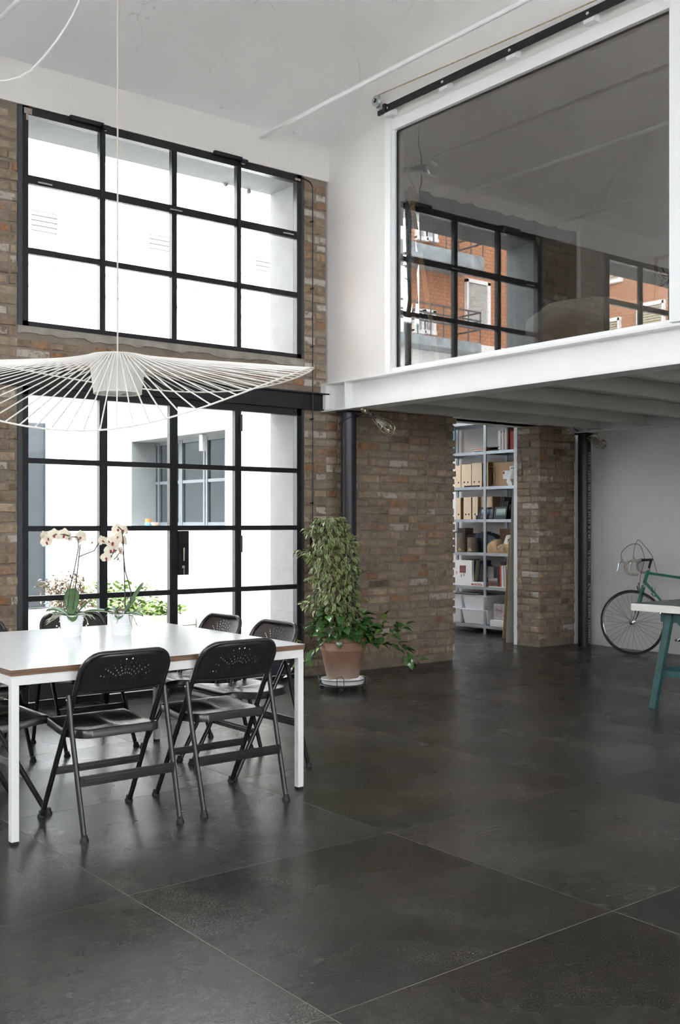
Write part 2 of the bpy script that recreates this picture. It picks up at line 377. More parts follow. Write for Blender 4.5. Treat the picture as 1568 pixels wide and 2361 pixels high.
def floor_tile_mat():
    m, nt, b = nmat('dark_stoneware_tile'); tc = nt.nodes.new('ShaderNodeTexCoord').outputs['Object']
    oi = nt.nodes.new('ShaderNodeObjectInfo')
    cx = nt.nodes.new('ShaderNodeCombineXYZ')
    for i in range(2): nt.links.new(math2(nt, 'MULTIPLY', oi.outputs['Random'], 31.0+17*i), cx.inputs[i])
    vm = nt.nodes.new('ShaderNodeVectorMath'); vm.operation = 'ADD'; nt.links.new(tc, vm.inputs[0]); nt.links.new(cx.outputs[0], vm.inputs[1]); v = vm.outputs[0]
    per = ramp(nt, oi.outputs['Random'], [(0.0, (0.026, 0.024, 0.020)), (0.25, (0.044, 0.043, 0.040)), (0.5, (0.021, 0.019, 0.014)), (0.75, (0.037, 0.041, 0.042)), (1.0, (0.056, 0.051, 0.044))])
    big = ramp(nt, noise(nt, v, 1.3, 7, 0.6, 0.6), [(0.25, (0.62, 0.60, 0.56)), (0.5, (1.05, 1.05, 1.05)), (0.75, (1.6, 1.62, 1.62))])
    base = mixc(nt, 1.0, per, big, 'MULTIPLY')
    tint = ramp(nt, noise(nt, v, 0.9, 5, 0.6, 1.2), [(0.30, (0.034, 0.021, 0.011)), (0.5, (0.022, 0.020, 0.017)), (0.70, (0.017, 0.025, 0.027))])
    base = mixc(nt, 0.42, base, tint)
    # flecks: dense pale grains gathered in drifts
    mp = nt.nodes.new('ShaderNodeMapping'); mp.inputs['Scale'].default_value = (1.0, 1.9, 1.0); mp.inputs['Rotation'].default_value = (0, 0, 0.5); nt.links.new(v, mp.inputs['Vector']); q = mp.outputs[0]
    mid = ramp(nt, noise(nt, q, 22, 7, 0.72), [(0.30, (0.35, 0.33, 0.30)), (0.52, (0.95, 0.95, 0.95)), (0.70, (2.1, 2.07, 2.0))])
    base = mixc(nt, 0.85, base, mid, 'MULTIPLY')
    drift = ramp(nt, noise(nt, v, 1.2, 7, 0.7, 0.5), [(0.50, (0,0,0)), (0.66, (1,1,1))])
    grain = ramp(nt, noise(nt, q, 120, 6, 0.75), [(0.53, (0,0,0)), (0.60, (1,1,1))])
    base = mixc(nt, math2(nt, 'MULTIPLY', math2(nt, 'MULTIPLY', drift, grain), 0.95), base, (0.25, 0.23, 0.19))
    rust = ramp(nt, noise(nt, v, 1.6, 7, 0.7, 1.0), [(0.60, (0,0,0)), (0.72, (1,1,1))])
    base = mixc(nt, math2(nt, 'MULTIPLY', rust, 0.6), base, (0.062, 0.032, 0.016))
    fine = ramp(nt, noise(nt, v, 260, 2, 0.6), [(0.56, (0,0,0)), (0.66, (1,1,1))])
    base = mixc(nt, math2(nt, 'MULTIPLY', fine, 0.5), base, (0.13, 0.122, 0.105))
    pits = ramp(nt, noise(nt, q, 150, 3, 0.7), [(0.36, (1,1,1)), (0.44, (0,0,0))])
    base = mixc(nt, math2(nt, 'MULTIPLY', pits, 0.5), base, (0.008, 0.007, 0.006))
    nt.links.new(base, b.inputs['Base Color'])
    rg = nt.nodes.new('ShaderNodeMapRange'); rg.inputs['From Min'].default_value = 0.3; rg.inputs['From Max'].default_value = 0.7
    rg.inputs['To Min'].default_value = 0.22; rg.inputs['To Max'].default_value = 0.33
    nt.links.new(noise(nt, v, 1.4, 4, 0.5), rg.inputs['Value']); nt.links.new(rg.outputs[0], b.inputs['Roughness'])
    b.inputs['Specular IOR Level'].default_value = 0.18
    bp = nt.nodes.new('ShaderNodeBump'); bp.inputs['Strength'].default_value = 0.10; bp.inputs['Distance'].default_value = 0.003
    nt.links.new(noise(nt, v, 90, 4, 0.6), bp.inputs['Height']); nt.links.new(bp.outputs[0], b.inputs['Normal'])
    return m
M['tile'] = floor_tile_mat()
M['grout'] = mat('floor_grout', (0.20, 0.18, 0.145), 0.8)

def perforated(name, kind):
    m, nt, b = nmat(name)
    b.inputs['Base Color'].default_value = (0.022, 0.020, 0.020, 1); b.inputs['Roughness'].default_value = 0.27; b.inputs['Specular IOR Level'].default_value = 0.6
    tc = nt.nodes.new('ShaderNodeTexCoord').outputs['Object']; sp = nt.nodes.new('ShaderNodeSeparateXYZ'); nt.links.new(tc, sp.inputs[0])
    X, Y, Z = sp.outputs
    if kind == 'back':
        dz = math2(nt, 'SUBTRACT', Z, 0.652)
        r = math2(nt, 'SQRT', math2(nt, 'ADD', math2(nt, 'MULTIPLY', X, X), math2(nt, 'MULTIPLY', dz, dz)))
        a = math2(nt, 'ARCTAN2', dz, X)
        st = PI/11
        ka = math2(nt, 'SUBTRACT', math2(nt, 'FRACT', math2(nt, 'ADD', math2(nt, 'DIVIDE', a, st), 0.5)), 0.5)
        la = math2(nt, 'MULTIPLY', math2(nt, 'MULTIPLY', ka, st), r)
        dr = 0.0165
        kr = math2(nt, 'MULTIPLY', math2(nt, 'SUBTRACT', math2(nt, 'FRACT', math2(nt, 'DIVIDE', r, dr)), 0.5), dr)
        d = math2(nt, 'SQRT', math2(nt, 'ADD', math2(nt, 'MULTIPLY', la, la), math2(nt, 'MULTIPLY', kr, kr)))
        hole = math2(nt, 'LESS_THAN', d, 0.0040)
        # elliptical outer limit: rays reach further sideways
        ex = math2(nt, 'ADD', math2(nt, 'POWER', math2(nt, 'ABSOLUTE', math2(nt, 'DIVIDE', X, 0.140)), 2.0), math2(nt, 'POWER', math2(nt, 'ABSOLUTE', math2(nt, 'DIVIDE', dz, 0.115)), 2.0))
        reg = math2(nt, 'MULTIPLY', math2(nt, 'LESS_THAN', ex, 1.0), math2(nt, 'GREATER_THAN', r, 0.0375))
        reg = math2(nt, 'MULTIPLY', reg, math2(nt, 'GREATER_THAN', dz, -0.012))
        gaps = math2(nt, 'GREATER_THAN', math2(nt, 'FRACT', math2(nt, 'ADD', math2(nt, 'DIVIDE', a, 2*st), 0.25)), -1.0)
        hole = math2(nt, 'MULTIPLY', math2(nt, 'MULTIPLY', hole, reg), gaps)
    else:
        st = 0.0135
        kx = math2(nt, 'SUBTRACT', math2(nt, 'FRACT', math2(nt, 'DIVIDE', math2(nt, 'ADD', X, 5.0), st)), 0.5)
        ky = math2(nt, 'SUBTRACT', math2(nt, 'FRACT', math2(nt, 'DIVIDE', math2(nt, 'ADD', Y, 5.0), st)), 0.5)
        d = math2(nt, 'SQRT', math2(nt, 'ADD', math2(nt, 'MULTIPLY', kx, kx), math2(nt, 'MULTIPLY', ky, ky)))
        hole = math2(nt, 'LESS_THAN', d, 0.27)
        ax = math2(nt, 'ABSOLUTE', X)
        e1 = math2(nt, 'ADD', math2(nt, 'POWER', math2(nt, 'DIVIDE', math2(nt, 'SUBTRACT', ax, 0.085), 0.070), 2.0), math2(nt, 'POWER', math2(nt, 'DIVIDE', math2(nt, 'SUBTRACT', Y, 0.09), 0.135), 2.0))
        reg = math2(nt, 'MULTIPLY', math2(nt, 'LESS_THAN', e1, 1.0), math2(nt, 'GREATER_THAN', ax, 0.014))
        hole = math2(nt, 'MULTIPLY', hole, reg)
    t = nt.nodes.new('ShaderNodeBsdfTransparent'); x = nt.nodes.new('ShaderNodeMixShader')
    nt.links.new(hole, x.inputs[0]); nt.links.new(b.outputs[0], x.inputs[1]); nt.links.new(t.outputs[0], x.inputs[2])
    nt.links.new(x.outputs[0], nt.nodes['Material Output'].inputs[0])
    return m
M['chair_back'] = perforated('chair_back_punched', 'back')
M['chair_seat'] = perforated('chair_seat_punched', 'seat')

def wood_edge():
    m, nt, b = nmat('brown_board_edge'); tc = nt.nodes.new('ShaderNodeTexCoord').outputs['Object']
    mp = nt.nodes.new('ShaderNodeMapping'); mp.inputs['Scale'].default_value = (3, 3, 90); nt.links.new(tc, mp.inputs['Vector'])
    c = ramp(nt, noise(nt, mp.outputs[0], 2.0, 8, 0.7), [(0.3, (0.085, 0.045, 0.025)), (0.7, (0.26, 0.145, 0.085))])
    nt.links.new(c, b.inputs['Base Color']); b.inputs['Roughness'].default_value = 0.6; return m
M['wood_edge'] = wood_edge()
def worn_white():
    m, nt, b = nmat('chipped_white_paint'); tc = nt.nodes.new('ShaderNodeTexCoord').outputs['Object']
    mp = nt.nodes.new('ShaderNodeMapping'); mp.inputs['Scale'].default_value = (2, 2, 20); nt.links.new(tc, mp.inputs['Vector'])
    c = ramp(nt, noise(nt, mp.outputs[0], 4.0, 9, 0.75), [(0.33, (0.12, 0.11, 0.10)), (0.37, (0.72, 0.71, 0.68)), (0.7, (0.80, 0.79, 0.76))])
    nt.links.new(c, b.inputs['Base Color']); b.inputs['Roughness'].default_value = 0.6; return m
M['worn_white'] = worn_white()
def petal():
    m, nt, b = nmat('orchid_petal'); tc = nt.nodes.new('ShaderNodeTexCoord').outputs['Object']
    c = ramp(nt, noise(nt, tc, 18, 4), [(0.3, (0.66, 0.58, 0.44)), (0.7, (0.80, 0.75, 0.62))])
    nt.links.new(c, b.inputs['Base Color']); b.inputs['Roughness'].default_value = 0.55
    b.inputs['Subsurface Weight'].default_value = 0.0; return m
M['petal'] = petal()
M['lip'] = mat('orchid_lip', (0.30, 0.035, 0.06), 0.5, var=0.4, scale=60)
def ficus_leaf():
    m, nt, b = nmat('variegated_leaf'); uv = nt.nodes.new('ShaderNodeTexCoord').outputs['UV']; sp = nt.nodes.new('ShaderNodeSeparateXYZ'); nt.links.new(uv, sp.inputs[0])
    e = math2(nt, 'ABSOLUTE', math2(nt, 'SUBTRACT', sp.outputs[0], 0.5))
    c = ramp(nt, e, [(0.26, (0.12, 0.19, 0.045)), (0.36, (0.46, 0.48, 0.24))])
    h = nt.nodes.new('ShaderNodeHueSaturation'); nt.links.new(c, h.inputs['Color'])
    oi = nt.nodes.new('ShaderNodeObjectInfo'); r2 = nt.nodes.new('ShaderNodeMapRange'); r2.inputs['To Min'].default_value = 0.75; r2.inputs['To Max'].default_value = 1.25
    nt.links.new(oi.outputs['Random'], r2.inputs[0]); nt.links.new(r2.outputs[0], h.inputs['Value'])
    nt.links.new(h.outputs[0], b.inputs['Base Color']); b.inputs['Roughness'].default_value = 0.4; return m
M['ficus'] = ficus_leaf()
def terracotta():
    m, nt, b = nmat('weathered_terracotta'); tc = nt.nodes.new('ShaderNodeTexCoord').outputs['Object']
    c = ramp(nt, noise(nt, tc, 5, 8, 0.6), [(0.3, (0.24, 0.115, 0.07)), (0.55, (0.31, 0.18, 0.12)), (0.75, (0.42, 0.31, 0.24))])
    sp = nt.nodes.new('ShaderNodeSeparateXYZ'); nt.links.new(tc, sp.inputs[0])
    zz = math2(nt, 'ADD', sp.outputs[2], math2(nt, 'MULTIPLY', noise(nt, tc, 9, 6), 0.12))
    bl = ramp(nt, zz, [(0.05, (1,1,1)), (0.22, (0,0,0))])
    c = mixc(nt, math2(nt, 'MULTIPLY', bl, 0.6), c, (0.42, 0.35, 0.29))
    nt.links.new(c, b.inputs['Base Color']); b.inputs['Roughness'].default_value = 0.85; return m
M['terracotta'] = terracotta()
M['spoke_steel'] = mat('dull_spoke_steel', (0.10, 0.10, 0.10), 0.5, 0.5)
# ================================================================== SETTING
YA = 7.45          # inner face of the brick window wall
TA = 0.45          # its thickness
XB = 5.76          # plane of the loft glass / loft wall
ZE = 4.70          # eaves
PITCH = 0.75
def zc(y): return ZE+PITCH*(YA-y) if y > 2.4 else ZE+PITCH*(YA-2.4)-PITCH*(2.4-y)

# floor: grout bed with big stoneware tiles
fb = MB().box(-3.2, 12.2, -3.2, 13.0, -0.06, -0.0008)
flo = struct('floor', fb, M['grout'])
xs = [-3.2, -2.3, -1.0, 0.42, 1.772, 3.032, 4.435, 5.877, 7.318, 8.75, 10.15]
ys = [-3.2, -2.52, -1.32, -0.12, 1.09, 2.288, 3.48, 4.70, 5.92, 7.14, 8.34, 9.54, 10.74, 11.94, 12.9]
G = 0.0020
for i in range(len(xs)-1):
    for j in range(len(ys)-1):
        x0, x1, y0, y1 = xs[i]+G, xs[i+1]-G, ys[j]+G, ys[j+1]-G
        if ys[j] > 8.0:
            if xs[i+1] < 7.0: continue
            x0 = max(x0, 6.3)
        elif ys[j] > 7.1 and xs[i] < 7.0:
            y1 = 7.88 if xs[i+1] < 5.9 else 7.455
        cx, cyy = (x0+x1)/2, (y0+y1)/2
        t = MB().box(x0-cx, x1-cx, y0-cyy, y1-cyy, -0.012, 0.0)
        link('tile', t.mesh('tile', M['tile']), flo, (cx, cyy, 0))

# ---- brick pieces
def brick_mesh(L, seed):
    r = random.Random(seed); H = 0.058; D = 0.05; c = 0.007
    j = lambda s: r.uniform(-s, s)
    def ring(ix, iz, y): return [(-L/2+ix+j(.004), y+j(.002), -H/2+iz+j(.003)), (0+j(.02), y+j(.003), -H/2+iz+j(.003)), (L/2-ix+j(.004), y+j(.002), -H/2+iz+j(.003)),
                                 (L/2-ix+j(.004), y+j(.002), H/2-iz+j(.003)), (0+j(.02), y+j(.003), H/2-iz+j(.003)), (-L/2+ix+j(.004), y+j(.002), H/2-iz+j(.003))]
    mb = MB(); vs = [(-L/2,D,-H/2),(0,D,-H/2),(L/2,D,-H/2),(L/2,D,H/2),(0,D,H/2),(-L/2,D,H/2)]+ring(0,0,c)+ring(c,c*.9,0)
    fs = [(k+6*q, (k+1) % 6+6*q, (k+1) % 6+6*q+6, k+6*q+6) for q in range(2) for k in range(6)]+[(12,13,16,17),(13,14,15,16)]
    mb.add(vs, fs); return mb
BR = {}
for nm in ('brick', 'brick_orange', 'brick_white'):
    BR[nm] = {'S': [brick_mesh(0.232, 10+k).mesh('brick', M[nm]) for k in range(5)], 'H': [brick_mesh(0.112, 40+k).mesh('brick', M[nm]) for k in range(5)]}
COURSE = 0.0752
def lay(parent, face, a0, a1, z0, z1, pos, seed=1, ragged0=0.0, ragged1=0.0, stuff_before=None, pwhite=0.05, porange=0.05, out=0.015):
    """face 'Y': wall facing -Y at Y=pos, run along X; face 'X': facing -X at X=pos, run along Y; face 'R': facing +X"""
    r = random.Random(seed); mass = MB(); k0 = int(math.ceil(z0/COURSE-0.35)); n = 0
    k = k0
    while True:
        zc_ = (k+0.5)*COURSE
        if zc_+0.03 > z1+0.012: break
        if zc_-0.03 < z0-0.012: k += 1; continue
        a = a0+r.uniform(-ragged0, ragged0*0.4)-(0.06 if k % 2 else 0.0) * (1 if ragged0 == 0 else 0)
        end = a1+r.uniform(-ragged1*0.4, ragged1)
        if a < a0 and ragged0 == 0: a = a0
        first = True
        while a < end-0.035:
            full = r.random() < 0.62
            if first and k % 2: full = False
            L = (0.232 if full else 0.112)*r.uniform(0.93, 1.07); first = False
            if a+L > end: L = end-a
            if end-(a+L) < 0.05: L = end-a
            if L > 0.30: L = L/2
            kind = 'S' if L > 0.165 else 'H'; base = 0.232 if kind == 'S' else 0.112
            q = r.random(); nm = 'brick_white' if q < pwhite else ('brick_orange' if q < pwhite+porange else 'brick')
            me = r.choice(BR[nm][kind]); pr = r.uniform(0.001, out)
            if L > 0.02:
                c = a+L/2
                if stuff_before is not None and c < stuff_before:
                    T = Matrix.Translation((c, pos-pr, zc_)) @ Matrix.Diagonal((L/base, 1, 1, 1))
                    mass.add([v.co for v in me.vertices], [list(p.vertices) for p in me.polygons], T)
                else:
                    o = bpy.data.objects.new('brick', me); COL.objects.link(o); o.parent = parent
                    o.scale = (L/base, 1, r.uniform(0.94, 1.06)); tl = r.uniform(-0.012, 0.012)
                    if face == 'Y': o.location = (c, pos-pr, zc_); o.rotation_euler = (0, tl, 0)
                    elif face == 'X': o.location = (pos-pr, c, zc_); o.rotation_euler = (tl, 0, -PI/2)
                    else: o.location = (pos+pr, c, zc_); o.rotation_euler = (0, 0, PI/2)
                    n += 1
            a += L+r.uniform(0.010, 0.018)
        k += 1
    if mass.v:
        o = struct('brickwork', mass, M['brick'], parent); o['kind'] = 'stuff'
    return n

# ---- hall window wall
W1X0, W1X1 = 2.905, 5.49        # bay in the picture
W0X0, W0X1 = -0.75, 1.84        # bay further left (seen mirrored in the loft glass)
DZ, LZ, WZ0, WZ1 = 2.357, 2.505, 2.80, 4.405
wa = MB()
def wbox(x0, x1, z0, z1): wa.box(x0, x1, YA, YA+TA, z0, z1)
wbox(-3.2, W0X0, 0, ZE+0.3)
wbox(W0X1, W1X0, 0, ZE+0.3)
wbox(W1X1, 5.745, 0, ZE+0.3)
for a, b in ((W0X0, W0X1), (W1X0, W1X1)):
    wbox(a, b, LZ, WZ0); wbox(a, b, WZ1, ZE+0.3)
wall_n = struct('wall_north', wa, M['mortar'])
n1 = lay(wall_n, 'Y', 1.86, W1X0-0.008, 0.0, WZ1, YA, 3, 0, 0.012, stuff_before=2.52, pwhite=0.16, porange=0.10)
n2 = lay(wall_n, 'Y', W1X1+0.012, 5.745, 0.0, DZ, YA, 5, 0.0, 0.0, pwhite=0.10, porange=0.06)
n2 += lay(wall_n, 'Y', W1X1+0.012, 5.735, LZ, WZ1, YA, 6, 0.0, 0.006, pwhite=0.14, porange=0.05)
n3 = lay(wall_n, 'Y', W1X0-0.002, W1X1+0.01, LZ, WZ0-0.055, YA, 9, 0, 0, pwhite=0.08, porange=0.16, out=0.016)
print('bricks north', n1, n2, n3)
sill = MB()
rr = random.Random(4)
N = 40
top = [(W1X0+(W1X1-W1X0)*i/N, WZ0) for i in range(N+1)]; bot = [(x, WZ0-0.055+rr.uniform(-0.018, 0.012)) for x, _ in reversed(top)]
sill.prism(top+bot, YA-0.012, YA+0.05)
struct('cement_sill', sill, M['concrete'], wall_n, label='rough grey cement bed under the window')
# outer render of the wall (reveals and soffits)
ex = MB()
for a, b in ((W0X0, W0X1), (W1X0, W1X1)):
    for z0, z1 in ((0.0, DZ), (WZ0, WZ1-0.03)):
        ex.box(a, a+0.012, YA+0.06, YA+TA+0.04, z0, z1); ex.box(b-0.012, b, YA+0.06, YA+TA+0.04, z0, z1)
    ex.box(a, b, YA+0.06, YA+TA+0.04, DZ-0.0, LZ); ex.box(a, b, YA+0.06, YA+TA+0.04, WZ1-0.04, WZ1+0.05)
ex.box(-3.2, 5.9, YA+TA, YA+TA+0.02, LZ, WZ0)
struct('outer_reveal', ex, M['ext_grey'], wall_n)
# plaster band over the windows
pb = MB().box(-3.2, 5.76, YA-0.022, YA+0.01, WZ1+0.004, ZE+0.02)
struct('trim_1', pb, M['band'])
# steel lintel
lt = MB(); lt.box(-3.0, 5.69, YA-0.03, YA+0.03, DZ+0.004, LZ-0.008); lt.box(-3.0, 5.735, YA-0.07, YA+0.05, LZ-0.010, LZ+0.002); lt.box(-3.0, 5.69, YA-0.05, YA+0.05, DZ, DZ+0.010)
struct('trim_2', lt, M['steel_black'])

# ---- steel glazing
def glazing(name, x0, x1, z0, z1, cols, rows, door=False, number=1):
    """cols: mullion centre x incl. outer; rows: bar centre z incl. outer"""
    root = link(name, None, None, (x0, YA, z0)); root['kind'] = 'structure'
    fr = MB(); yf = YA-0.012; d = 0.055
    fr.box(x0, x0+0.036, yf, yf+0.012, z0, z1); fr.box(x1-0.030, x1, yf, yf+0.012, z0, z1)
    o = part('surround', fr, M['steel_blue'], root)
    fr = MB()
    fr.box(x0+0.036, x0+0.078, yf-0.004, yf+d, z0, z1); fr.box(x1-0.078, x1-0.028, yf-0.004, yf+d, z0, z1)
    fr.box(x0+0.036, x1-0.03, yf-0.004, yf+d, z1-0.060, z1); fr.box(x0+0.036, x1-0.03, yf-0.004, yf+d, z0, z0+0.035)
    part('window_frame', fr, M['steel_black'], root)
    xi0, xi1 = x0+0.078, x1-0.078
    for c, wd in cols:
        b = MB().box(c-wd/2, c+wd/2, yf, yf+0.045, z0+0.03, z1-0.055)
        b.box(c-wd/2+0.006, c+wd/2-0.006, yf-0.008, yf, z0+0.03, z1-0.055)
        part('mullion', b, M['steel_black'], root)
    edges = [xi0]+[c for c, _ in cols]+[xi1]
    for zr, wd in rows:
        for k in range(len(edges)-1):
            b = MB().box(edges[k], edges[k+1], yf+0.002, yf+0.04, zr-wd/2, zr+wd/2)
            part('glazing_bar', b, M['steel_black'], root)
    zz = [z0+0.03]+sorted(r for r, _ in rows)+[z1-0.055]
    for k in range(len(edges)-1):
        for q in range(len(zz)-1):
            if door and q == 0:
                b = MB().cbox(edges[k]+0.012, edges[k+1]-0.012, yf+0.004, yf+0.032, zz[q]+0.01, zz[q+1]-0.01, 0.006)
                b.box(edges[k]+0.03, edges[k+1]-0.03, yf-0.004, yf+0.006, zz[q]+0.09, zz[q]+0.11)
                part('kick_panel', b, M['panel_grey'], root)
            else:
                b = MB().box(edges[k]+0.004, edges[k+1]-0.004, yf+0.018, yf+0.024, zz[q]+0.004, zz[q+1]-0.004)
                part('pane', b, M['glass'], root)
    return root
cU = [on_Y(px, 600, YA-0.01)[0] for px in (236.5, 402, 551)]
cD = [on_Y(px, 1200, YA-0.01)[0] for px in (238.5, 400.5, 549)]
rU = [on_Y(402, 483, YA-0.01)[1], on_Y(402, 633, YA-0.01)[1]]
rD = [1.815, 1.316, 0.80, 0.285]
win1 = glazing('window_1', W1X0, W1X1, WZ0, WZ1, [(cU[0], 0.046), (cU[1], 0.046), (cU[2], 0.042)], [(rU[0], 0.062), (rU[1], 0.044)])
door1 = glazing('door_1', W1X0, W1X1, 0.0, DZ, [(cD[0], 0.066), (cD[1], 0.072), (cD[2], 0.062)], [(z, 0.040) for z in rD], door=True)
sh = W0X0-W1X0
glazing('window_2', W0X0, W0X1, WZ0, WZ1, [(c+sh, 0.046) for c in cU], [(rU[0], 0.062), (rU[1], 0.044)])
glazing('door_2', W0X0, W0X1, 0.0, DZ, [(c+sh, 0.066) for c in cD], [(z, 0.040) for z in rD], door=True)
# scraped primer on the corners, hinges, top hung closers
b = MB().box(W1X0+0.044, W1X0+0.105, YA-0.018, YA-0.012, WZ1-0.055, WZ1-0.012); b.box(W1X0+0.06, W1X0+0.078, YA-0.018, YA-0.012, WZ1-0.10, WZ1-0.05)
b.box(W1X1-0.10, W1X1-0.04, YA-0.018, YA-0.012, WZ1-0.05, WZ1-0.03)
part('bare_primer', b, M['putty'], win1, label='scraped bare patch on the frame corner')
for px in (232, 552):
    x, z = on_Y(px, 290 if px < 400 else 368, YA-0.03)
    b = MB().box(x-0.25, x+0.02, YA-0.05, YA-0.012, z-0.012, z+0.020); b.tube([(x-0.02, YA-0.045, z+0.0), (x+0.07, YA-0.045, z-0.005)], 0.014, 8)
    b.tube([(x+0.0, YA-0.06, z-0.02), (x+0.035, YA-0.06, z-0.02)], 0.022, 10)
    part('opener_gear', b, M['steel_black'], win1)
for px, py in ((104, 424), (406, 485), (665, 539)):
    x, z = on_Y(px, py, YA-0.02); b = MB().cbox(x-0.055, x+0.055, YA-0.026, YA-0.018, z-0.004, z+0.006, 0.002); b.tube([(x-0.02, YA-0.03, z), (x+0.02, YA-0.03, z)], 0.005, 6)
    part('catch', b, M['zinc'], win1)
for px, py in ((556, 975), (556, 1254)):
    x, z = on_Y(px, py, YA-0.03); b = MB().tube([(x, YA-0.03, z-0.07), (x, YA-0.03, z+0.07)], 0.013, 8)
    part('hinge', b, M['steel_black'], door1)
x0_, z1_ = on_Y(410, 1224, YA-0.02); x1_, z0_ = on_Y(434, 1325, YA-0.02)
b = MB().box(x0_, x1_, YA-0.03, YA-0.005, z0_, z1_); lp = part('lock_plate', b, M['steel_black'], door1)
x, z = on_Y(423, 1263, YA-0.04); _, zz2 = on_Y(423, 1293, YA-0.04)
b = MB().tube([(x, YA-0.05, z), (x, YA-0.05, zz2)], 0.006, 6); part('pull_handle', b, M['brass'], lp)
b = MB().lathe([(0.0,0),(0.014,0.0),(0.014,0.012),(0,0.012)], 10, M=Matrix.Translation((x, YA-0.03, zz2-0.05)) @ Matrix.Rotation(PI/2, 4, 'X')); b.tube([(x, YA-0.05, zz2-0.05), (x, YA-0.05, zz2-0.11)], 0.004, 6)
part('key', b, M['chrome'], lp)

# ---- room shell: other walls, ceiling
cl = MB()
yr = 2.4
def slab(xa, xb, ya, yb):          # roof strip between ya > yb on one slope
    za, zb_ = zc(ya), zc(yb)
    vs = [(xa,ya,za),(xb,ya,za),(xb,yb,zb_),(xa,yb,zb_),(xa,ya,za+0.22),(xb,ya,za+0.22),(xb,yb,zb_+0.22),(xa,yb,zb_+0.22)]
    cl.add(vs, [(0,1,2,3),(7,6,5,4),(0,4,5,1),(1,5,6,2),(2,6,7,3),(3,7,4,0)])
RX0, RX1, RY0, RY1 = 6.5, 9.0, 3.2, 4.6          # unseen roof opening, added to brighten the loft room
slab(-3.2, 12.2, YA, RY1); slab(-3.2, RX0, RY1, RY0); slab(RX1, 12.2, RY1, RY0); slab(-3.2, 12.2, RY0, yr); slab(-3.2, 12.2, yr, -3.2)
cl.box(-3.2, 12.2, YA, YA+TA, ZE, ZE+0.25)
struct('ceiling', cl, M['ceiling'])
def pierced(axis, pos, th, a0, a1, z0, z1, holes, hz0, hz1):
    b = MB(); cur_ = a0
    def bx(p, q, za, zb_): b.box(p, q, pos, pos+th, za, zb_) if axis == 'Y' else b.box(pos, pos+th, p, q, za, zb_)
    bx(a0, a1, z0, hz0); bx(a0, a1, hz1, z1)
    for h0, h1 in holes: bx(cur_, h0, hz0, hz1); cur_ = h1
    bx(cur_, a1, hz0, hz1); return b
HW = [(-2.4, 0.2), (0.9, 3.5)]; HS = [(-2.2, 0.4), (1.2, 3.8)]; HZ0 = 2.5  # high openings behind the camera, added to light the ceiling and loft wall
struct('wall_west', pierced('X', -3.35, 0.15, -3.2, YA+TA, 0, 9.0, HW, HZ0, 4.3), M['plaster'])
sw = pierced('Y', -3.35, 0.15, -3.35, 6.0, 2.0, 9.0, HS, HZ0, 4.3); sw.box(-3.35, 6.0, -3.35, -3.2, 0, 0.9); sw.box(-3.35, 3.3, -3.35, -3.2, 0.9, 2.0); sw.box(5.3, 6.0, -3.35, -3.2, 0.9, 2.0); sw.box(6.0, 12.2, -3.35, -3.2, 0, 9.0)  # low gap on the south side is an unseen opening added for light
struct('wall_south', sw, M['plaster'])
for n_, (axis, hs) in ((5, ('X', HW)), (7, ('Y', HS))):
    for h0, h1 in hs:
        b = MB(); q_ = -3.28
        def bx(p, q, za, zb_): b.box(p, q, q_, q_+0.05, za, zb_) if axis == 'Y' else b.box(q_, q_+0.05, p, q, za, zb_)
        bx(h0, h1, HZ0, HZ0+0.05); bx(h0, h1, 4.25, 4.3)
        for k in range(5): c_ = h0+(h1-h0)*k/4; bx(c_-0.025, c_+0.025, HZ0, 4.3)
        bx(h0, h1, 3.68, 3.72)
        struct('window_%d' % n_, b, M['steel_black']); n_ += 1  # frames for the added light openings, out of view
# east white wall behind the bicycle, with its shallow return
s_ = MB().box(9.46, 9.76, -3.2, 7.25, 0, 2.62); s_.box(9.50, 9.76, 7.25, 7.66, 0, 2.62)
struct('wall_east', s_, M['plaster'])
s_ = MB().box(9.30, 9.60, -3.2, YA, 2.56, 9.0); struct('wall_east_loft', s_, M['plaster'])
# brick wall under the loft
s_ = MB().box(5.745, 7.33, YA, YA+0.36, 0, 2.60); wall_m = struct('wall_north_lower', s_, M['mortar'])
nm_ = lay(wall_m, 'Y', 5.75, 7.345, 0.035, 2.40, YA, 21, 0.0, 0.03, pwhite=0.05, porange=0.07)
# brick pier right of the opening
PX0, PX1, PY0, PY1 = 8.82, 9.50, 7.62, 7.942
s_ = MB().box(PX0, PX1, PY0, PY1, 0, 2.60); pier = struct('wall_pier', s_, M['mortar'])
n4 = lay(pier, 'Y', PX0-0.004, 9.40, 0.03, 2.42, PY0, 31, 0, 0.01, pwhite=0.07, porange=0.03)
n5 = lay(pier, 'X', PY0+0.01, PY1, 0.03, 2.42, PX0, 33, 0, 0.0, pwhite=0.13, porange=0.05)
s_ = MB().box(9.40, 9.62, PY0-0.02, PY1, 0, 2.62); struct('wall_corner', s_, M['plaster'])
print('bricks lower', nm_, n4, n5)
s_ = MB().box(PX0-0.006, PX0+0.03, PY1+0.001, PY1+0.050, 0, 2.55); struct('trim_3', s_, M['white_paint'])
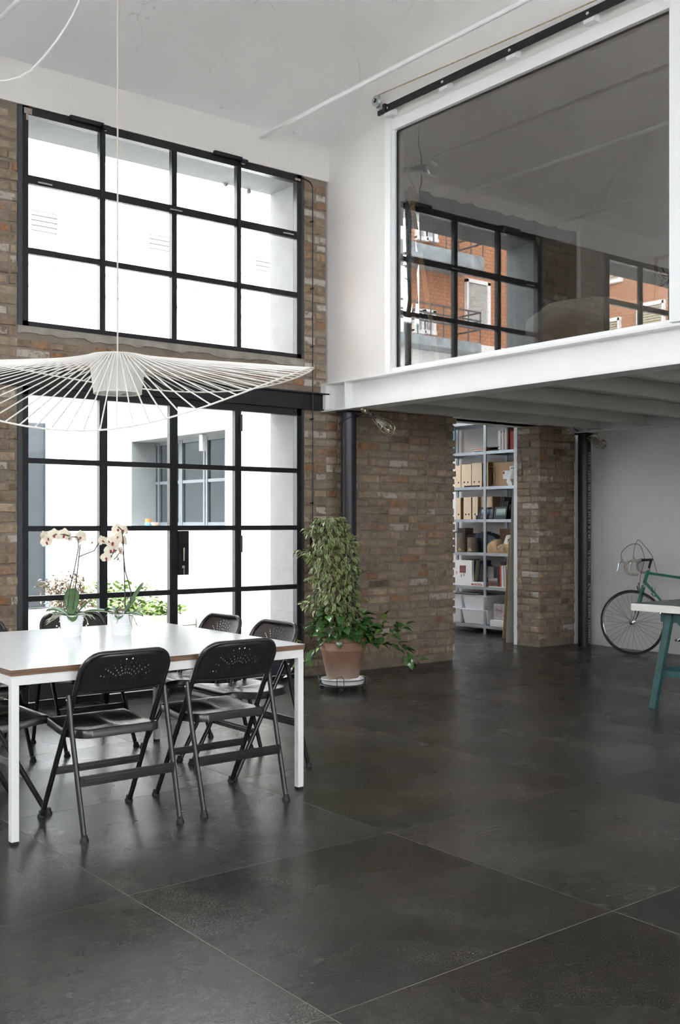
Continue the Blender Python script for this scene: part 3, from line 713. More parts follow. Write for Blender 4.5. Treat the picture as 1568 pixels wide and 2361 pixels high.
# upper part of north wall inside the loft, with the loft's own window
LX0, LX1 = 5.98, 8.60
s_ = MB(); Y0 = YA+0.02
s_.box(5.745, LX0, Y0, Y0+0.36, 2.60, ZE+0.2); s_.box(LX1, 9.4, Y0, Y0+0.36, 2.60, ZE+0.2); s_.box(LX0, LX1, Y0, Y0+0.36, WZ1, ZE+0.2)
s_.box(LX0, LX1, Y0, Y0+0.36, 2.60, 2.83); s_.box(7.33, 9.6, Y0+0.16, Y0+0.5, 2.42, 2.60)
struct('wall_north_loft', s_, M['plaster'])
w4 = link('window_4', None, None, (LX0, Y0, 2.83)); w4['kind'] = 'structure'
b = MB().box(LX0, LX1, Y0-0.01, Y0+0.04, WZ1-0.06, WZ1); b.box(LX0, LX1, Y0-0.01, Y0+0.04, 2.83, 2.87)
for x in (LX0+0.02, LX0+0.66, LX0+1.30, LX0+1.94, LX1-0.02): b.box(x-0.022, x+0.022, Y0-0.01, Y0+0.04, 2.83, WZ1)
for z in (rU[0], rU[1]): b.box(LX0, LX1, Y0-0.01, Y0+0.03, z-0.022, z+0.022)
part('window_frame', b, M['steel_black'], w4)
b = MB().box(LX0, LX1, Y0+0.012, Y0+0.018, 2.83, WZ1); part('pane', b, M['glass'], w4)

# ---- loft wall with the big fixed glass
GY0, GY1, GZ0, GZ1 = 3.87, 6.52, 2.64, 4.595       # glass
FY1 = 6.625                                         # outer edge of the left frame
s_ = MB()
def wallB(y0, y1, z0f, z1f):
    """wall strip in the loft plane between y0<y1; bottoms/tops given as functions"""
    x0, x1 = XB-0.0, XB+0.12
    vs = [(x0,y0,z0f(y0)),(x0,y1,z0f(y1)),(x0,y1,z1f(y1)),(x0,y0,z1f(y0)),(x1,y0,z0f(y0)),(x1,y1,z0f(y1)),(x1,y1,z1f(y1)),(x1,y0,z1f(y0))]
    s_.add(vs, [(0,1,2,3),(7,6,5,4),(0,4,5,1),(1,5,6,2),(2,6,7,3),(3,7,4,0)])
c0 = lambda z: (lambda y: z)
wallB(FY1, YA, c0(2.60), zc); wallB(GY0-0.05, FY1, c0(4.70), zc)
wallB(2.4, GY0-0.05, c0(2.60), zc); wallB(-3.2, 2.4, c0(2.60), zc)
struct('wall_loft_front', s_, M['plaster'])
fr = link('window_3', None, None, (XB, GY0, GZ0)); fr['kind'] = 'structure'
b = MB(); xf = XB-0.035
b.cbox(xf, XB+0.10, GY1+0.035, FY1, 2.602, 4.715, 0.004); part('window_frame', b, M['white_paint'], fr)
b = MB().cbox(xf+0.02, XB+0.08, GY1, GY1+0.04, 2.602, 4.66, 0.003); part('window_frame', b, M['white_paint'], fr)
b = MB().cbox(xf+0.015, XB+0.10, GY0-0.04, GY1+0.038, 4.61, 4.70, 0.004); part('window_frame', b, M['white_paint'], fr)
b = MB().cbox(xf+0.015, XB+0.10, GY0-0.04, GY1+0.038, 2.603, 2.64, 0.004); part('window_frame', b, M['white_paint'], fr)
b = MB().cbox(xf-0.03, XB+0.10, GY0-0.32, GY0, 2.612, 4.95, 0.005); part('window_frame', b, M['white_paint'], fr)
b = MB().box(XB+0.012, XB+0.016, GY0, GY1, GZ1, GZ1+0.012); b.box(XB+0.005, XB+0.016, GY1-0.009, GY1, GZ0, GZ1); part('gasket', b, M['rubber'], fr)
b = MB().box(XB+0.018, XB+0.026, GY0, GY1, GZ0, 4.61); part('pane', b, M['glass_big'], fr)

# ---- loft structure: edge beam, joists, boards, rear beam
ms = thing('loft_platform', 'white painted steel loft platform with front beam, joists and boarding', 'loft', (XB, 4.5, 2.34))
bz0, bz1 = 2.345, 2.600
b = MB(); by0 = -3.0; by1 = YA-0.07
b.box(XB-0.075, XB+0.115, by0, by1, bz0, bz0+0.017); b.box(XB-0.075, XB+0.115, by0, by1, bz1-0.017, bz1); b.box(XB+0.010, XB+0.022, by0, by1, bz0, bz1)
part('front_beam', b, M['beam_white'], ms, smooth=False)
b = MB(); yst = on_X(795, 900, XB-0.07)[0]
b.box(XB-0.07, XB+0.012, yst-0.006, yst+0.006, bz0+0.017, bz1-0.017); part('stiffener', b, M['beam_white'], ms)
yst2 = on_X(806, 900, XB)[0]
b = MB().box(XB-0.03, XB+0.012, by1-0.02, by1, bz0, bz1); b.box(XB-0.075, XB+0.13, by1, YA, bz0+0.0, bz1+0.0); part('end_block', b, M['plaster'], ms)
for px, py in ((925, 930), (1060, 916), (1235, 893), (1413, 869)):
    y = on_X(px, py, XB+0.10)[0]
    b = MB().box(XB+0.022, 9.28, y-0.004, y+0.004, bz0+0.03, bz0+0.15); b.box(XB+0.022, 9.28, y-0.038, y+0.038, bz0+0.028, bz0+0.036); b.box(XB+0.022, 9.28, y-0.038, y+0.038, bz0+0.150, bz0+0.158)
    part('joist', b, M['joist'], ms)
for y in (7.18, 3.70, 3.0, 2.3, 1.6, 0.9, 0.2, -0.5):
    b = MB().box(XB+0.022, 9.28, y-0.004, y+0.004, bz0+0.03, bz0+0.15); b.box(XB+0.022, 9.28, y-0.038, y+0.038, bz0+0.028, bz0+0.036); b.box(XB+0.022, 9.28, y-0.038, y+0.038, bz0+0.150, bz0+0.158)
    part('joist', b, M['joist'], ms)
yy = YA-0.10
while yy > 3.4:
    b = MB().cbox(XB+0.024, 9.28, yy-0.136, yy, bz0+0.160, bz0+0.19, 0.003); part('deck_board', b, M['board'], ms); yy -= 0.140
b = MB().box(XB+0.024, 9.28, -3.0, yy-0.002, bz0+0.160, bz0+0.19); part('deck_board', b, M['board'], ms)
b = MB().box(XB+0.03, 9.30, -3.0, YA, bz0+0.20, bz0+0.25); part('loft_floor', b, M['wood'], ms)
b = MB(); b.box(9.20, 9.39, -3.0, YA+0.14, bz0+0.0, bz0+0.012); b.box(9.285, 9.297, -3.0, YA+0.14, bz0, bz1); b.box(9.20, 9.39, -3.0, YA+0.14, bz1-0.012, bz1)
b.box(9.21, 9.29, 7.30, 7.312, bz0, bz1); part('rear_beam', b, M['beam_white'], ms)
# lintel over storage opening
b = MB().box(7.33, 8.82, YA+0.05, YA+0.36, 2.42, 2.60); part('opening_header', b, M['beam_white'], ms)

# ---- storage room behind the opening
s_ = MB().box(9.80, 10.0, PY1, 13.0, 0, 3.0); struct('wall_storage_east', s_, M['plaster'])
s_ = MB().box(6.25, 10.0, 12.8, 13.0, 0, 3.0); struct('wall_storage_north', s_, M['plaster'])
s_ = MB(); s_.box(6.24, 10.0, YA+0.37, 9.6, 3.0, 3.36); s_.box(6.24, 10.0, 11.0, 13.0, 3.0, 3.36); s_.box(6.24, 7.2, 9.6, 11.0, 3.0, 3.36); s_.box(8.8, 10.0, 9.6, 11.0, 3.0, 3.36); struct('ceiling_storage', s_, M['plaster'])  # hole in the slab is an unseen roof opening added to light the shelves
s_ = MB().box(9.50, 9.82, PY1-0.1, PY1+0.02, 0, 3.0); struct('wall_storage_south', s_, M['plaster'])

# ================================================================== OUTSIDE
g = MB().box(-40, 40, YA+TA, 60, -0.10, -0.03); g.box(-40, -3.36, -40, YA+TA, -0.10, -0.03); g.box(-3.36, 40, -40, -3.36, -0.10, -0.03); struct('ground_courtyard', g, M['ext_ground'])
NY0, NY1 = 9.38, 11.50; NZ0, NZ1 = 1.32, 2.345
s_ = MB(); XR = 5.90
for y0, y1, z0, z1 in ((YA+TA, NY0, 0, 3.38), (NY1, 13.0, 0, 3.38), (NY0, NY1, 0, NZ0), (NY0, NY1, NZ1, 3.38)): s_.box(XR, XR+0.36, y0, y1, z0, z1)
annex = struct('wall_annex', s_, M['ext_white'])
b = MB().box(XR+0.001, XR+0.36, NY1-0.01, NY1, NZ0, NZ1); b.box(XR+0.001, XR+0.36, NY0, NY0+0.01, NZ0, NZ1); b.box(XR+0.001, XR+0.36, NY0, NY1, NZ1-0.01, NZ1); part('grey_reveal', b, M['ext_grey'], annex)
b = MB(); fx = XR+0.31
for z in (NZ0+0.02, NZ1-0.03): b.box(fx, fx+0.04, NY0, NY1, z-0.02, z+0.025)
part('window_frame', b, M['ext_frame'], annex)
for px in (366, 391, 415, 419, 471, 477, 521):
    y = on_X(px, 1100, fx)[0]; b = MB().box(fx-0.006, fx+0.04, y-0.018, y+0.018, NZ0, NZ1); part('window_mullion', b, M['ext_frame'], annex)
zt = on_X(440, 1110, fx)[1]; b = MB().box(fx, fx+0.035, NY0, NY1, zt-0.018, zt+0.018); part('window_transom', b, M['ext_frame'], annex)
b = MB().box(fx+0.015, fx+0.02, NY0, NY1, NZ0, NZ1); part('pane', b, glassmat('annex_glass', (0.70, 0.76, 0.80), 1.3, 0.35), annex)
lx = MB(); y, z = on_X(466, 1021, XR+0.1); lx.cbox(XR+0.08, XR+0.14, y-0.035, y+0.035, z-0.09, z+0.09, 0.01)
solo('wall_lamp', lx, M['ceramic'], (XR+0.11, y, z), 'slim white lamp hanging in the courtyard window recess', 'lamp')
# far courtyard wall and gate
FW = 16.3
s_ = MB().box(-14, 12, FW, FW+0.3, 0, 3.25); s_.box(-14, 12, FW-0.04, FW+0.34, 3.25, 3.30); struct('wall_courtyard', s_, M['ext_white'])
gx1, gz1 = on_Y(105, 976, FW-0.1); gx0 = gx1-1.25
b = MB().cbox(gx0, gx1, FW-0.12, FW-0.06, 0.0, gz1, 0.02)
gt = thing('gate', 'blue grey steel gate at the far end of the courtyard', 'gate', ((gx0+gx1)/2, FW-0.09, 0))
part('gate_leaf', b, M['gate_blue'], gt); b = MB().box(gx1-0.02, gx1+0.06, FW-0.15, FW-0.03, 0, gz1+0.02); part('gate_post', b, M['ext_frame'], gt)
# pale facade opposite (straight ahead) and orange tiled block (seen in the loft glass)
FY = 25.0
def faced_box(mb_, x0, x1, y0, y1, z0, z1): mb_.box(x0, x1, y0, y1, z0, z1)
pale = thing('apartment_building', 'pale apartment block with shuttered windows facing the courtyard', 'building', (8, FY, 0))
b = MB().box(0.6, 24, FY, FY+8, 0, 17); part('wall', b, M['ext_white'], pale)
b = MB()
for py in (652, 700):
    z = on_Y(345, py, FY)[1]; b.box(0.6, 24, FY-0.12, FY, z-0.03, z+0.03)
part('string_course', b, M['faint_grey'], pale)
for px0, px1, py0, py1 in ((68, 130, 484, 580), (340, 395, 540, 612), (585, 640, 592, 660), (585, 640, 400, 440), (210, 262, 300, 372)):
    x0, z1 = on_Y(px0, py0, FY); x1, _ = on_Y(px1, py0, FY); _, z0 = on_Y(px0, py1, FY)
    b = MB().box(x0, x1, FY-0.04, FY+0.2, z0, z1); wn = part('window', b, M['ext_dark'], pale)
    b = MB(); zz = z1
    while zz > z1-(z1-z0)*0.42: b.box(x0, x1, FY-0.07, FY-0.04, zz-0.11, zz-0.015); zz -= 0.125
    part('shutter', b, M['faint_shutter'], wn)
    b = MB().box(x0-0.08, x0, FY-0.1, FY, z0-0.08, z1+0.08); b.box(x1, x1+0.08, FY-0.1, FY, z0-0.08, z1+0.08); b.box(x0, x1, FY-0.1, FY, z1, z1+0.08); b.box(x0-0.1, x1+0.1, FY-0.16, FY, z0-0.1, z0)
    part('window_surround', b, M['ext_white'], wn)

XM = 2*(XB+0.018)                     # mirror: real X = XM - mirrored X
org = thing('tiled_apartment_building', 'orange tiled apartment block with balconies mirrored in the loft glass', 'building', (-14, FY, 0))
xc = XM-on_Y(1275, 700, FY)[0]
x_r = XM-on_Y(940, 700, FY)[0]
zb = on_Y(1100, 800, FY)[1]
def uvface(name, quad, ulen, vlen, m, parent, u0=0.0):
    me = bpy.data.meshes.new(name); off = wloc(parent)
    me.from_pydata([tuple(Vector(q)-off) for q in quad], [], [(0,1,2,3)]); me.materials.append(m)
    uv = me.uv_layers.new(name='UVMap'); uvs = [(u0,0),(u0+ulen,0),(u0+ulen,vlen),(u0,vlen)]
    for l, c in zip(uv.data, uvs): l.uv = c
    return link(name, me, parent)
uvface('tiled_wall', [(xc, FY, zb), (x_r, FY, zb), (x_r, FY, 19), (xc, FY, 19)], x_r-xc, 19-zb, M['red_tile'], org)
uvface('tiled_wall', [(xc, 9, 0), (xc, FY, 0), (xc, FY, 19), (xc, 9, 19)], FY-9, 19, M['red_tile'], org)
b = MB().box(xc-6, x_r, FY+0.01, FY+6, 0, 18.99); b.box(xc-6, xc-0.01, 9, FY+6, 0, 18.99); b.box(xc, x_r+3.0, FY-0.4, FY+0.02, 0, zb-0.0); part('wall', b, M['ext_white'], org)
def mir(px, py, Y): x, z = on_Y(px, py, Y); return XM-x, z
def org_window(px0, px1, py0, py1, name='window', shut='shutter'):
    x1, z1 = mir(px0, py0, FY); x0, _ = mir(px1, py0, FY); _, z0 = mir(px0, py1, FY)
    b = MB().box(x0, x1, FY-0.02, FY+0.05, z0, z1); wn = part(name, b, M['blind_joint'], org)
    b = MB(); zz = z1-0.02; d = (z1-z0)/26
    while zz > z0+0.02: b.box(x0+0.03, x1-0.03, FY-0.06, FY-0.02, zz-d*0.78, zz); zz -= d
    part('shutter', b, M[shut], wn)
    b = MB().box(x0-0.14, x0, FY-0.12, FY+0.02, z0-0.06, z1+0.1); b.box(x1, x1+0.08, FY-0.12, FY+0.02, z0-0.06, z1+0.1); b.box(x0-0.14, x1+0.08, FY-0.12, FY+0.02, z1, z1+0.12); b.box(x0-0.14, x1+0.08, FY-0.16, FY+0.02, z0-0.12, z0)
    part('window_surround', b, M['ext_white'], wn)
org_window(1075, 1119, 651, 742)
org_window(960, 973, 520, 546, shut='shutter'); org_window(981, 997, 524, 548, shut='shutter')
org_window(954, 968, 720, 760, shut='shutter'); org_window(977, 993, 722, 762, shut='shutter')
def balcony(pxl, pxr, pyl, pyr, th):
    # front edge stands 1.1 m out from the facade
    Yb = FY-1.2
    x1, z1 = mir(pxl, pyl, Yb); x0, zr = mir(pxr, pyr, Yb)
    z1 = (z1+zr)/2
    b = MB().box(x0, x1+2.0, Yb, FY, z1-th, z1); part('balcony_slab', b, M['zinc_sheet'], org)
    b = MB(); hh = 1.0
    for q in (0.45, 0.72, 1.0): b.box(x0, x1+2.0, Yb+0.02, Yb+0.05, z1+hh*q-0.025, z1+hh*q+0.025); b.box(x0, x0+0.03, Yb, FY, z1+hh*q-0.025, z1+hh*q+0.025)
    xx = x0
    while xx < x1+2.0: b.box(xx, xx+0.03, Yb+0.02, Yb+0.05, z1, z1+hh); xx += 0.55
    part('balcony_rail', b, M['blind_joint'], org)
balcony(960, 1116, 562, 590, 0.42); balcony(950, 1110, 770, 790, 0.30)
X2 = xc
def org_window2(px0, px1, py0, py1):
    y0, z1 = on_X(px1, py0, XM-X2); y1, _ = on_X(px0, py0, XM-X2); _, z0 = on_X(px0, py1, XM-X2)
    b = MB().box(X2-0.05, X2+0.02, y0, y1, z0, z1); wn = part('window', b, M['blind_joint'], org)
    b = MB(); zz = z1-0.02; d = 0.085
    while zz > z0+0.02: b.box(X2+0.02, X2+0.05, y0+0.03, y1-0.03, zz-d*0.78, zz); zz -= d
    part('shutter', b, M['shutter_tan'], wn)
    b = MB().box(X2, X2+0.12, y0-0.08, y0, z0-0.06, z1+0.1); b.box(X2, X2+0.12, y1, y1+0.14, z0-0.06, z1+0.1); b.box(X2, X2+0.12, y0-0.1, y1+0.14, z1, z1+0.12); b.box(X2, X2+0.14, y0-0.1, y1+0.14, z0-0.12, z0)
    part('window_surround', b, M['ext_white'], wn)
org_window2(1388, 1431, 560, 652); org_window2(1386, 1428, 740, 830); org_window2(1480, 1530, 700, 800)
# ================================================================== HALL OBJECTS
# ---- table
TX0, TX1, TY0, TY1, TH = 1.655, 3.19, 4.315, 5.86, 0.74
tb = thing('dining_table', 'large square table with white glossy top, brown edge and white steel legs', 'table', ((TX0+TX1)/2, (TY0+TY1)/2, 0))
b = MB().box(TX0, TX1, TY0, TY1, TH-0.027, TH-0.0015); part('edge_band', b, M['wood_edge'], tb, label='brown wood effect board edge')
b = MB().box(TX0, TX1, TY0, TY1, TH-0.0015, TH); part('tabletop', b, M['table_white'], tb)
e = 0.004; lw = 0.034
b = MB(); z0, z1 = TH-0.027-0.042, TH-0.027
b.cbox(TX0+e, TX1-e, TY0+e, TY0+e+lw, z0, z1, 0.002); b.cbox(TX0+e, TX1-e, TY1-e-lw, TY1-e, z0, z1, 0.002)
b.cbox(TX0+e, TX0+e+lw, TY0+e+lw, TY1-e-lw, z0, z1, 0.002); b.cbox(TX1-e-lw, TX1-e, TY0+e+lw, TY1-e-lw, z0, z1, 0.002)
part('apron', b, M['leg_white'], tb)
for x in (TX0+e, TX1-e-lw):
    for y in (TY0+e, TY1-e-lw):
        b = MB().cbox(x, x+lw, y, y+lw, 0.012, z0, 0.002); l = part('leg', b, M['leg_white'], tb)
        b = MB().box(x+0.002, x+lw-0.002, y+0.002, y+lw-0.002, 0.0, 0.012); part('foot', b, M['rubber'], l)

# ---- folding chair, local: faces +y
def arcpts(c, r, a0, a1, n, f):
    return [f(c[0]+r*math.cos(a0+(a1-a0)*i/n), c[1]+r*math.sin(a0+(a1-a0)*i/n)) for i in range(n+1)]
def make_chair(label):
    t = thing('folding_chair', label, 'chair', (0,0,0), 0, 'dark metal folding chairs round the white table')
    H = 0.789; W = 0.213
    def fy(z): return 0.245-0.45*(z/0.80)-0.02*math.sin(PI*max(0, z-0.3)/0.5)*0
    def P(x, z): return (x, fy(z), z)
    rc = 0.085; pts = [P(-0.222, 0.012), P(-0.218, 0.30)]
    pts += [P(-W, 0.55), P(-W, H-rc)]
    pts += arcpts((-W+rc, H-rc), rc, PI, PI/2, 7, P)[1:]
    pts += arcpts((W-rc, H-rc), rc, PI/2, 0, 7, P)
    pts += [P(W, 0.55), P(0.218, 0.30), P(0.222, 0.012)]
    b = MB().tube(pts, 0.0124, 8); part('frame', b, M['chair'], t, True, 50)
    for s in (-1, 1):
        b = MB().tube([(s*0.235, -0.083, 0.605), (s*0.236, -0.118, 0.45), (s*0.232, -0.235, 0.012)], 0.0122, 8)
        b.tube([(s*0.222, -0.090, 0.585), (s*0.248, -0.090, 0.585)], 0.005, 8)
        l = part('leg', b, M['chair'], t, True, 50)
        b = MB().lathe([(0.013, 0.030), (0.0135, 0.018), (0.019, 0.010), (0.020, 0.0), ], 10, (s*0.232, -0.236, 0)); part('foot_cap', b, M['rubber'], l, True, 40)
        b = MB().lathe([(0.013, 0.030), (0.0135, 0.018), (0.019, 0.010), (0.020, 0.0), ], 10, (s*0.222, 0.246, 0)); part('foot_cap', b, M['rubber'], t, True, 40)
        b = MB().lathe([(0.0, 0.003), (0.005, 0.002), (0.006, 0)], 8, M=Matrix.Translation((s*0.248, -0.09, 0.585)) @ Matrix.Rotation(s*PI/2, 4, 'Y')); part('rivet', b, M['chrome'], t, True)
    # backrest sheet wrapped on the tube
    zt, zb_ = H-0.004, 0.614
    def back(u, v):
        z = zb_+(zt-zb_)*v
        wd = W+0.004
        if z > H-rc: wd = (W-rc)+math.sqrt(max(0, rc*rc-(z-(H-rc))**2))+0.004
        sag = 0.014*(1-(2*u-1)**2)
        x = (2*u-1)*wd
        zl = z-0.006*(1-v)*(1-(2*u-1)**2)*1.5
        return (x, fy(z)-0.004-sag, zl)
    b = MB().grid(back, 20, 12); o = part('backrest', b, M['chair_back'], t, True, 60)
    sd = o.modifiers.new('thickness', 'SOLIDIFY'); sd.thickness = 0.0035; sd.offset = 0
    b = MB().tube([back(0.02, 0), *[back(i/10, 0) for i in range(1, 10)], back(0.98, 0)], 0.0045, 6); part('backrest_hem', b, M['chair'], t, True, 50)
    # seat pan
    y0, y1 = -0.135, 0.295
    def half(v):
        y = y0+(y1-y0)*v
        w_ = 0.190+0.012*math.sin(PI*v)
        if v < 0.12: w_ -= 0.035*(1-v/0.12)**2
        if v > 0.86: w_ -= 0.050*((v-0.86)/0.14)**2
        return w_
    def zs(x, y):
        s_ = (y-y0)/(y1-y0)
        z = 0.452-0.016*math.exp(-((s_-0.42)/0.27)**2)*(1-math.exp(-((abs(x)-0.0)/0.03)**2)*0.55)+0.006*s_
        z -= 0.022*max(0, (s_-0.86)/0.14)**2
        return z
    def seat(u, v):
        hw = half(v); x = (2*u-1)*hw; y = y0+(y1-y0)*v
        return (x, y, zs(x, y))
    NU, NV = 22, 20
    b = MB().grid(seat, NU, NV); o = part('seat', b, M['chair_seat'], t, True, 60)
    sd = o.modifiers.new('thickness', 'SOLIDIFY'); sd.thickness = 0.003; sd.offset = -1
    ring = [seat(i/NU, 0) for i in range(NU+1)]+[seat(1, j/NV) for j in range(1, NV+1)]+[seat(1-i/NU, 1) for i in range(1, NU+1)]+[seat(0, 1-j/NV) for j in range(1, NV)]
    n = len(ring); vs = []; 
    for q, (gx, dz) in enumerate(((1.0, 0), (1.018, -0.006), (1.02, -0.036), (0.99, -0.038))):
        for p in ring: vs.append((p[0]*gx, (p[1]-0.08)*gx+0.08, p[2]+dz))
    fs = [(q*n+i, q*n+(i+1) % n, (q+1)*n+(i+1) % n, (q+1)*n+i) for q in range(3) for i in range(n)]
    b = MB().add(vs, fs); part('seat_rim', b, M['chair'], t, True, 50)
    # cross braces
    def brace(name, y, z, hw, h, ty):
        b = MB().cbox(-hw, hw, y-0.004, y+0.004, z-h/2, z+h/2, 0.003); b.cbox(-hw+0.02, hw-0.02, y-0.0065, y+0.0065, z-h/2+0.010, z+h/2-0.010, 0.003)
        part(name, b, M['chair'], t, True)
    brace('stretcher', -0.187, 0.245, 0.230, 0.046, 0); brace('stretcher', fy(0.235), 0.235, 0.216, 0.036, 0)
    return t
chairs = [
    (2.155, 4.415, 0.0, 'dark folding chair at near side of white table, left one with orchids above it'),
    (2.755, 4.430, 0.0, 'dark folding chair at near side of white table, next to its right corner leg'),
    (3.262, 4.930, PI/2, 'dark folding chair at right end of table, nearest the terracotta pot'),
    (3.252, 5.490, PI/2, 'dark folding chair at right end of table, the farther one in front of glazed door'),
    (2.770, 6.015, PI, 'dark folding chair at far side of table, backrest rising behind the left orchid pot'),
    (2.120, 6.015, PI, 'dark folding chair at far side of table, cut by the left picture edge before brick'),
    (1.728, 4.905, -PI/2, 'dark folding chair at left end of table, seat corner showing behind front left table leg'),
    (1.745, 5.440, -PI/2, 'dark folding chair at left end of table, farther one, mostly hidden under tabletop'),
]
ch0 = make_chair(chairs[0][3])
for i, (x, y, rz, lab) in enumerate(chairs):
    c = ch0 if i == 0 else copy_tree(ch0)
    c.location = (x, y, 0); c.rotation_euler = (0,0,rz); c['label'] = lab

# ---- orchids
def strap_leaf(L, Wd, lift, droop, twist=0.0):
    def fn(u, v):
        s_ = v; wv = Wd*math.sin(PI*min(0.999, 0.06+0.90*s_))**0.55*(1-0.25*(1-s_))*(1 if s_ < 0.95 else 0.6)
        x = (2*u-1)*wv; y = L*s_*math.cos(lift)*(1-0.10*droop*s_); z = L*s_*math.sin(lift)-droop*L*s_*s_+abs(2*u-1)**1.3*wv*0.35
        return (x*math.cos(twist*s_), y, z+x*math.sin(twist*s_))
    return MB().grid(fn, 4, 9)
def flower_mesh(seed):
    r = random.Random(seed); b = MB(); R = 0.034
    def petal(a, L, Wd, back):
        def fn(u, v):
            wv = Wd*math.sin(PI*(0.08+0.87*v))**0.8; x = (2*u-1)*wv; y = L*v
            z = back*v*v*L-abs(2*u-1)**2*0.12*wv
            return (x, y, z)
        b.grid(fn, 4, 4, Matrix.Rotation(a, 4, 'Z'))
    for a in (0, 2*PI/3*1.08, -2*PI/3*1.08): petal(a, R*1.0, R*0.46, -0.15)
    for a in (PI/2*0.92, -PI/2*0.92): petal(a, R*1.05, R*0.66, 0.05)
    return b
def lip_mesh():
    b = MB(); b.sphere((0, -0.004, 0.004), 0.0060, 8, 6, (1, 0.9, 0.9)); b.grid(lambda u, v: ((2*u-1)*0.006*(1-v*0.4), -0.004-0.012*v, 0.004+0.012*v), 2, 3)
    b.grid(lambda u, v: ((2*u-1)*0.013, -0.002-0.004*abs(2*u-1), 0.003+0.01*abs(2*u-1)), 4, 1)
    return b
flw = [flower_mesh(k).mesh('flower', M['petal'], smooth=40) for k in range(2)]
lipm = lip_mesh().mesh('lip', M['lip'], smooth=40)
CAMP = Vector((0, 0, CH))
def at_depth(px, py, X, Y):
    """point on the pixel ray at the depth of (X,Y)"""
    t = X*CA+Y*SA; dx, dy = ray(px); return Vector((dx*t, dy*t, CH+(HZ-py)/FPX*t))
def orchid(x, y, label, leaves, stems, flowers, seed, ribs):
    t = thing('potted_orchid', label, 'potted plant', (x, y, TH), 0, 'orchids in white pots')
    r = random.Random(seed)
    prof = [(0.0, 0.0), (0.050, 0.0), (0.052, 0.004)]
    for k in range(ribs):
        z = 0.008+k*(0.112-0.008)/ribs; z2 = z+(0.104/ribs)*0.86; ra = 0.052+0.0145*z/0.12; rb = 0.052+0.0145*z2/0.12
        prof += [(ra, z), (rb, z2), (rb-0.0016, z2+0.001)]
    prof += [(0.0670, 0.114), (0.0680, 0.118), (0.0640, 0.118), (0.0625, 0.10)]
    b = MB().lathe(prof, 32, close=False); part('pot', b, M['ceramic'], t, True, 30)
    b = MB().lathe([(0.0, 0.104), (0.0635, 0.103)], 16, close=False); 
    for k in range(22): b.box(-0.008, 0.008, -0.005, 0.005, -0.004, 0.004, Matrix.Translation((r.uniform(-.045, .045), r.uniform(-.045, .045), 0.108)) @ Matrix.Rotation(r.uniform(0, 6), 4, 'Z') @ Matrix.Rotation(r.uniform(-.6, .6), 4, 'X'))
    part('bark_chips', b, M['soil'], t, True, kind='stuff')
    for (ang, L, Wd, lift, droop) in leaves:
        b = strap_leaf(L*1.05, Wd*1.35, lift, droop); o = part('leaf', b, M['orchid_leaf'], t, True, 60)
        o.location = (0.015*math.cos(ang+PI/2), 0.015*math.sin(ang+PI/2), 0.108); o.rotation_euler = (0, 0, ang)
        sd = o.modifiers.new('thickness', 'SOLIDIFY'); sd.thickness = 0.002
    for pts in stems:
        w_ = [at_depth(px, py, x, y)-Vector((x, y, TH)) for px, py in pts]
        b = MB().tube(w_, 0.0031, 6); part('flower_stem', b, M['orchid_stem'], t, True)
    rt = Matrix.Rotation(0, 4, 'Z')
    for (px, py, yaw, tilt, sc, roll) in flowers:
        p = at_depth(px, py, x, y)-Vector((x, y, TH))
        f = link('flower', flw[(px*7) % 2], t, p)
        # flower local: +z is its face, +y its top
        base = Vector((-CA, -SA, 0)); ang = math.atan2(base.y, base.x)+yaw
        fw = Vector((math.cos(ang)*math.cos(tilt), math.sin(ang)*math.cos(tilt), math.sin(tilt)))
        up = Vector((0,0,1)); sd = up.cross(fw).normalized(); up2 = fw.cross(sd)
        Mx = Matrix((sd, up2, fw)).transposed().to_4x4() @ Matrix.Rotation(roll, 4, 'Z')
        f.rotation_euler = Mx.to_euler(); f.scale = (sc,)*3
        link('lip', lipm, f)
    for k in range(11):
        a = r.uniform(0, 2*PI); p0 = Vector((0.04*math.cos(a), 0.04*math.sin(a), 0.105)); pts = [p0]
        d = Vector((math.cos(a), math.sin(a), r.uniform(0.1, 1.3))).normalized()
        for q in range(7):
            d = (d+Vector((r.uniform(-.5,.5), r.uniform(-.5,.5), r.uniform(-.55,.25)))).normalized(); pts.append(pts[-1]+d*0.018)
            if math.hypot(pts[-1].x, pts[-1].y) < 0.072 and pts[-1].z < 0.112: pts[-1].z = 0.114
        b = MB().tube(pts, [0.0028]*7+[0.001], 5); part('aerial_root', b, M['orchid_root'], t, True, 60)
    return t
P1 = on_floor(165, 1467, TH); P2 = on_floor(280, 1463, TH)
LFT = YAW+PI/2        # direction angle to picture left (world)
def la(screen):       # leaf heading: 0 = picture right, pi/2 = away from camera, pi = left
    return (YAW-PI/2+screen)-PI/2
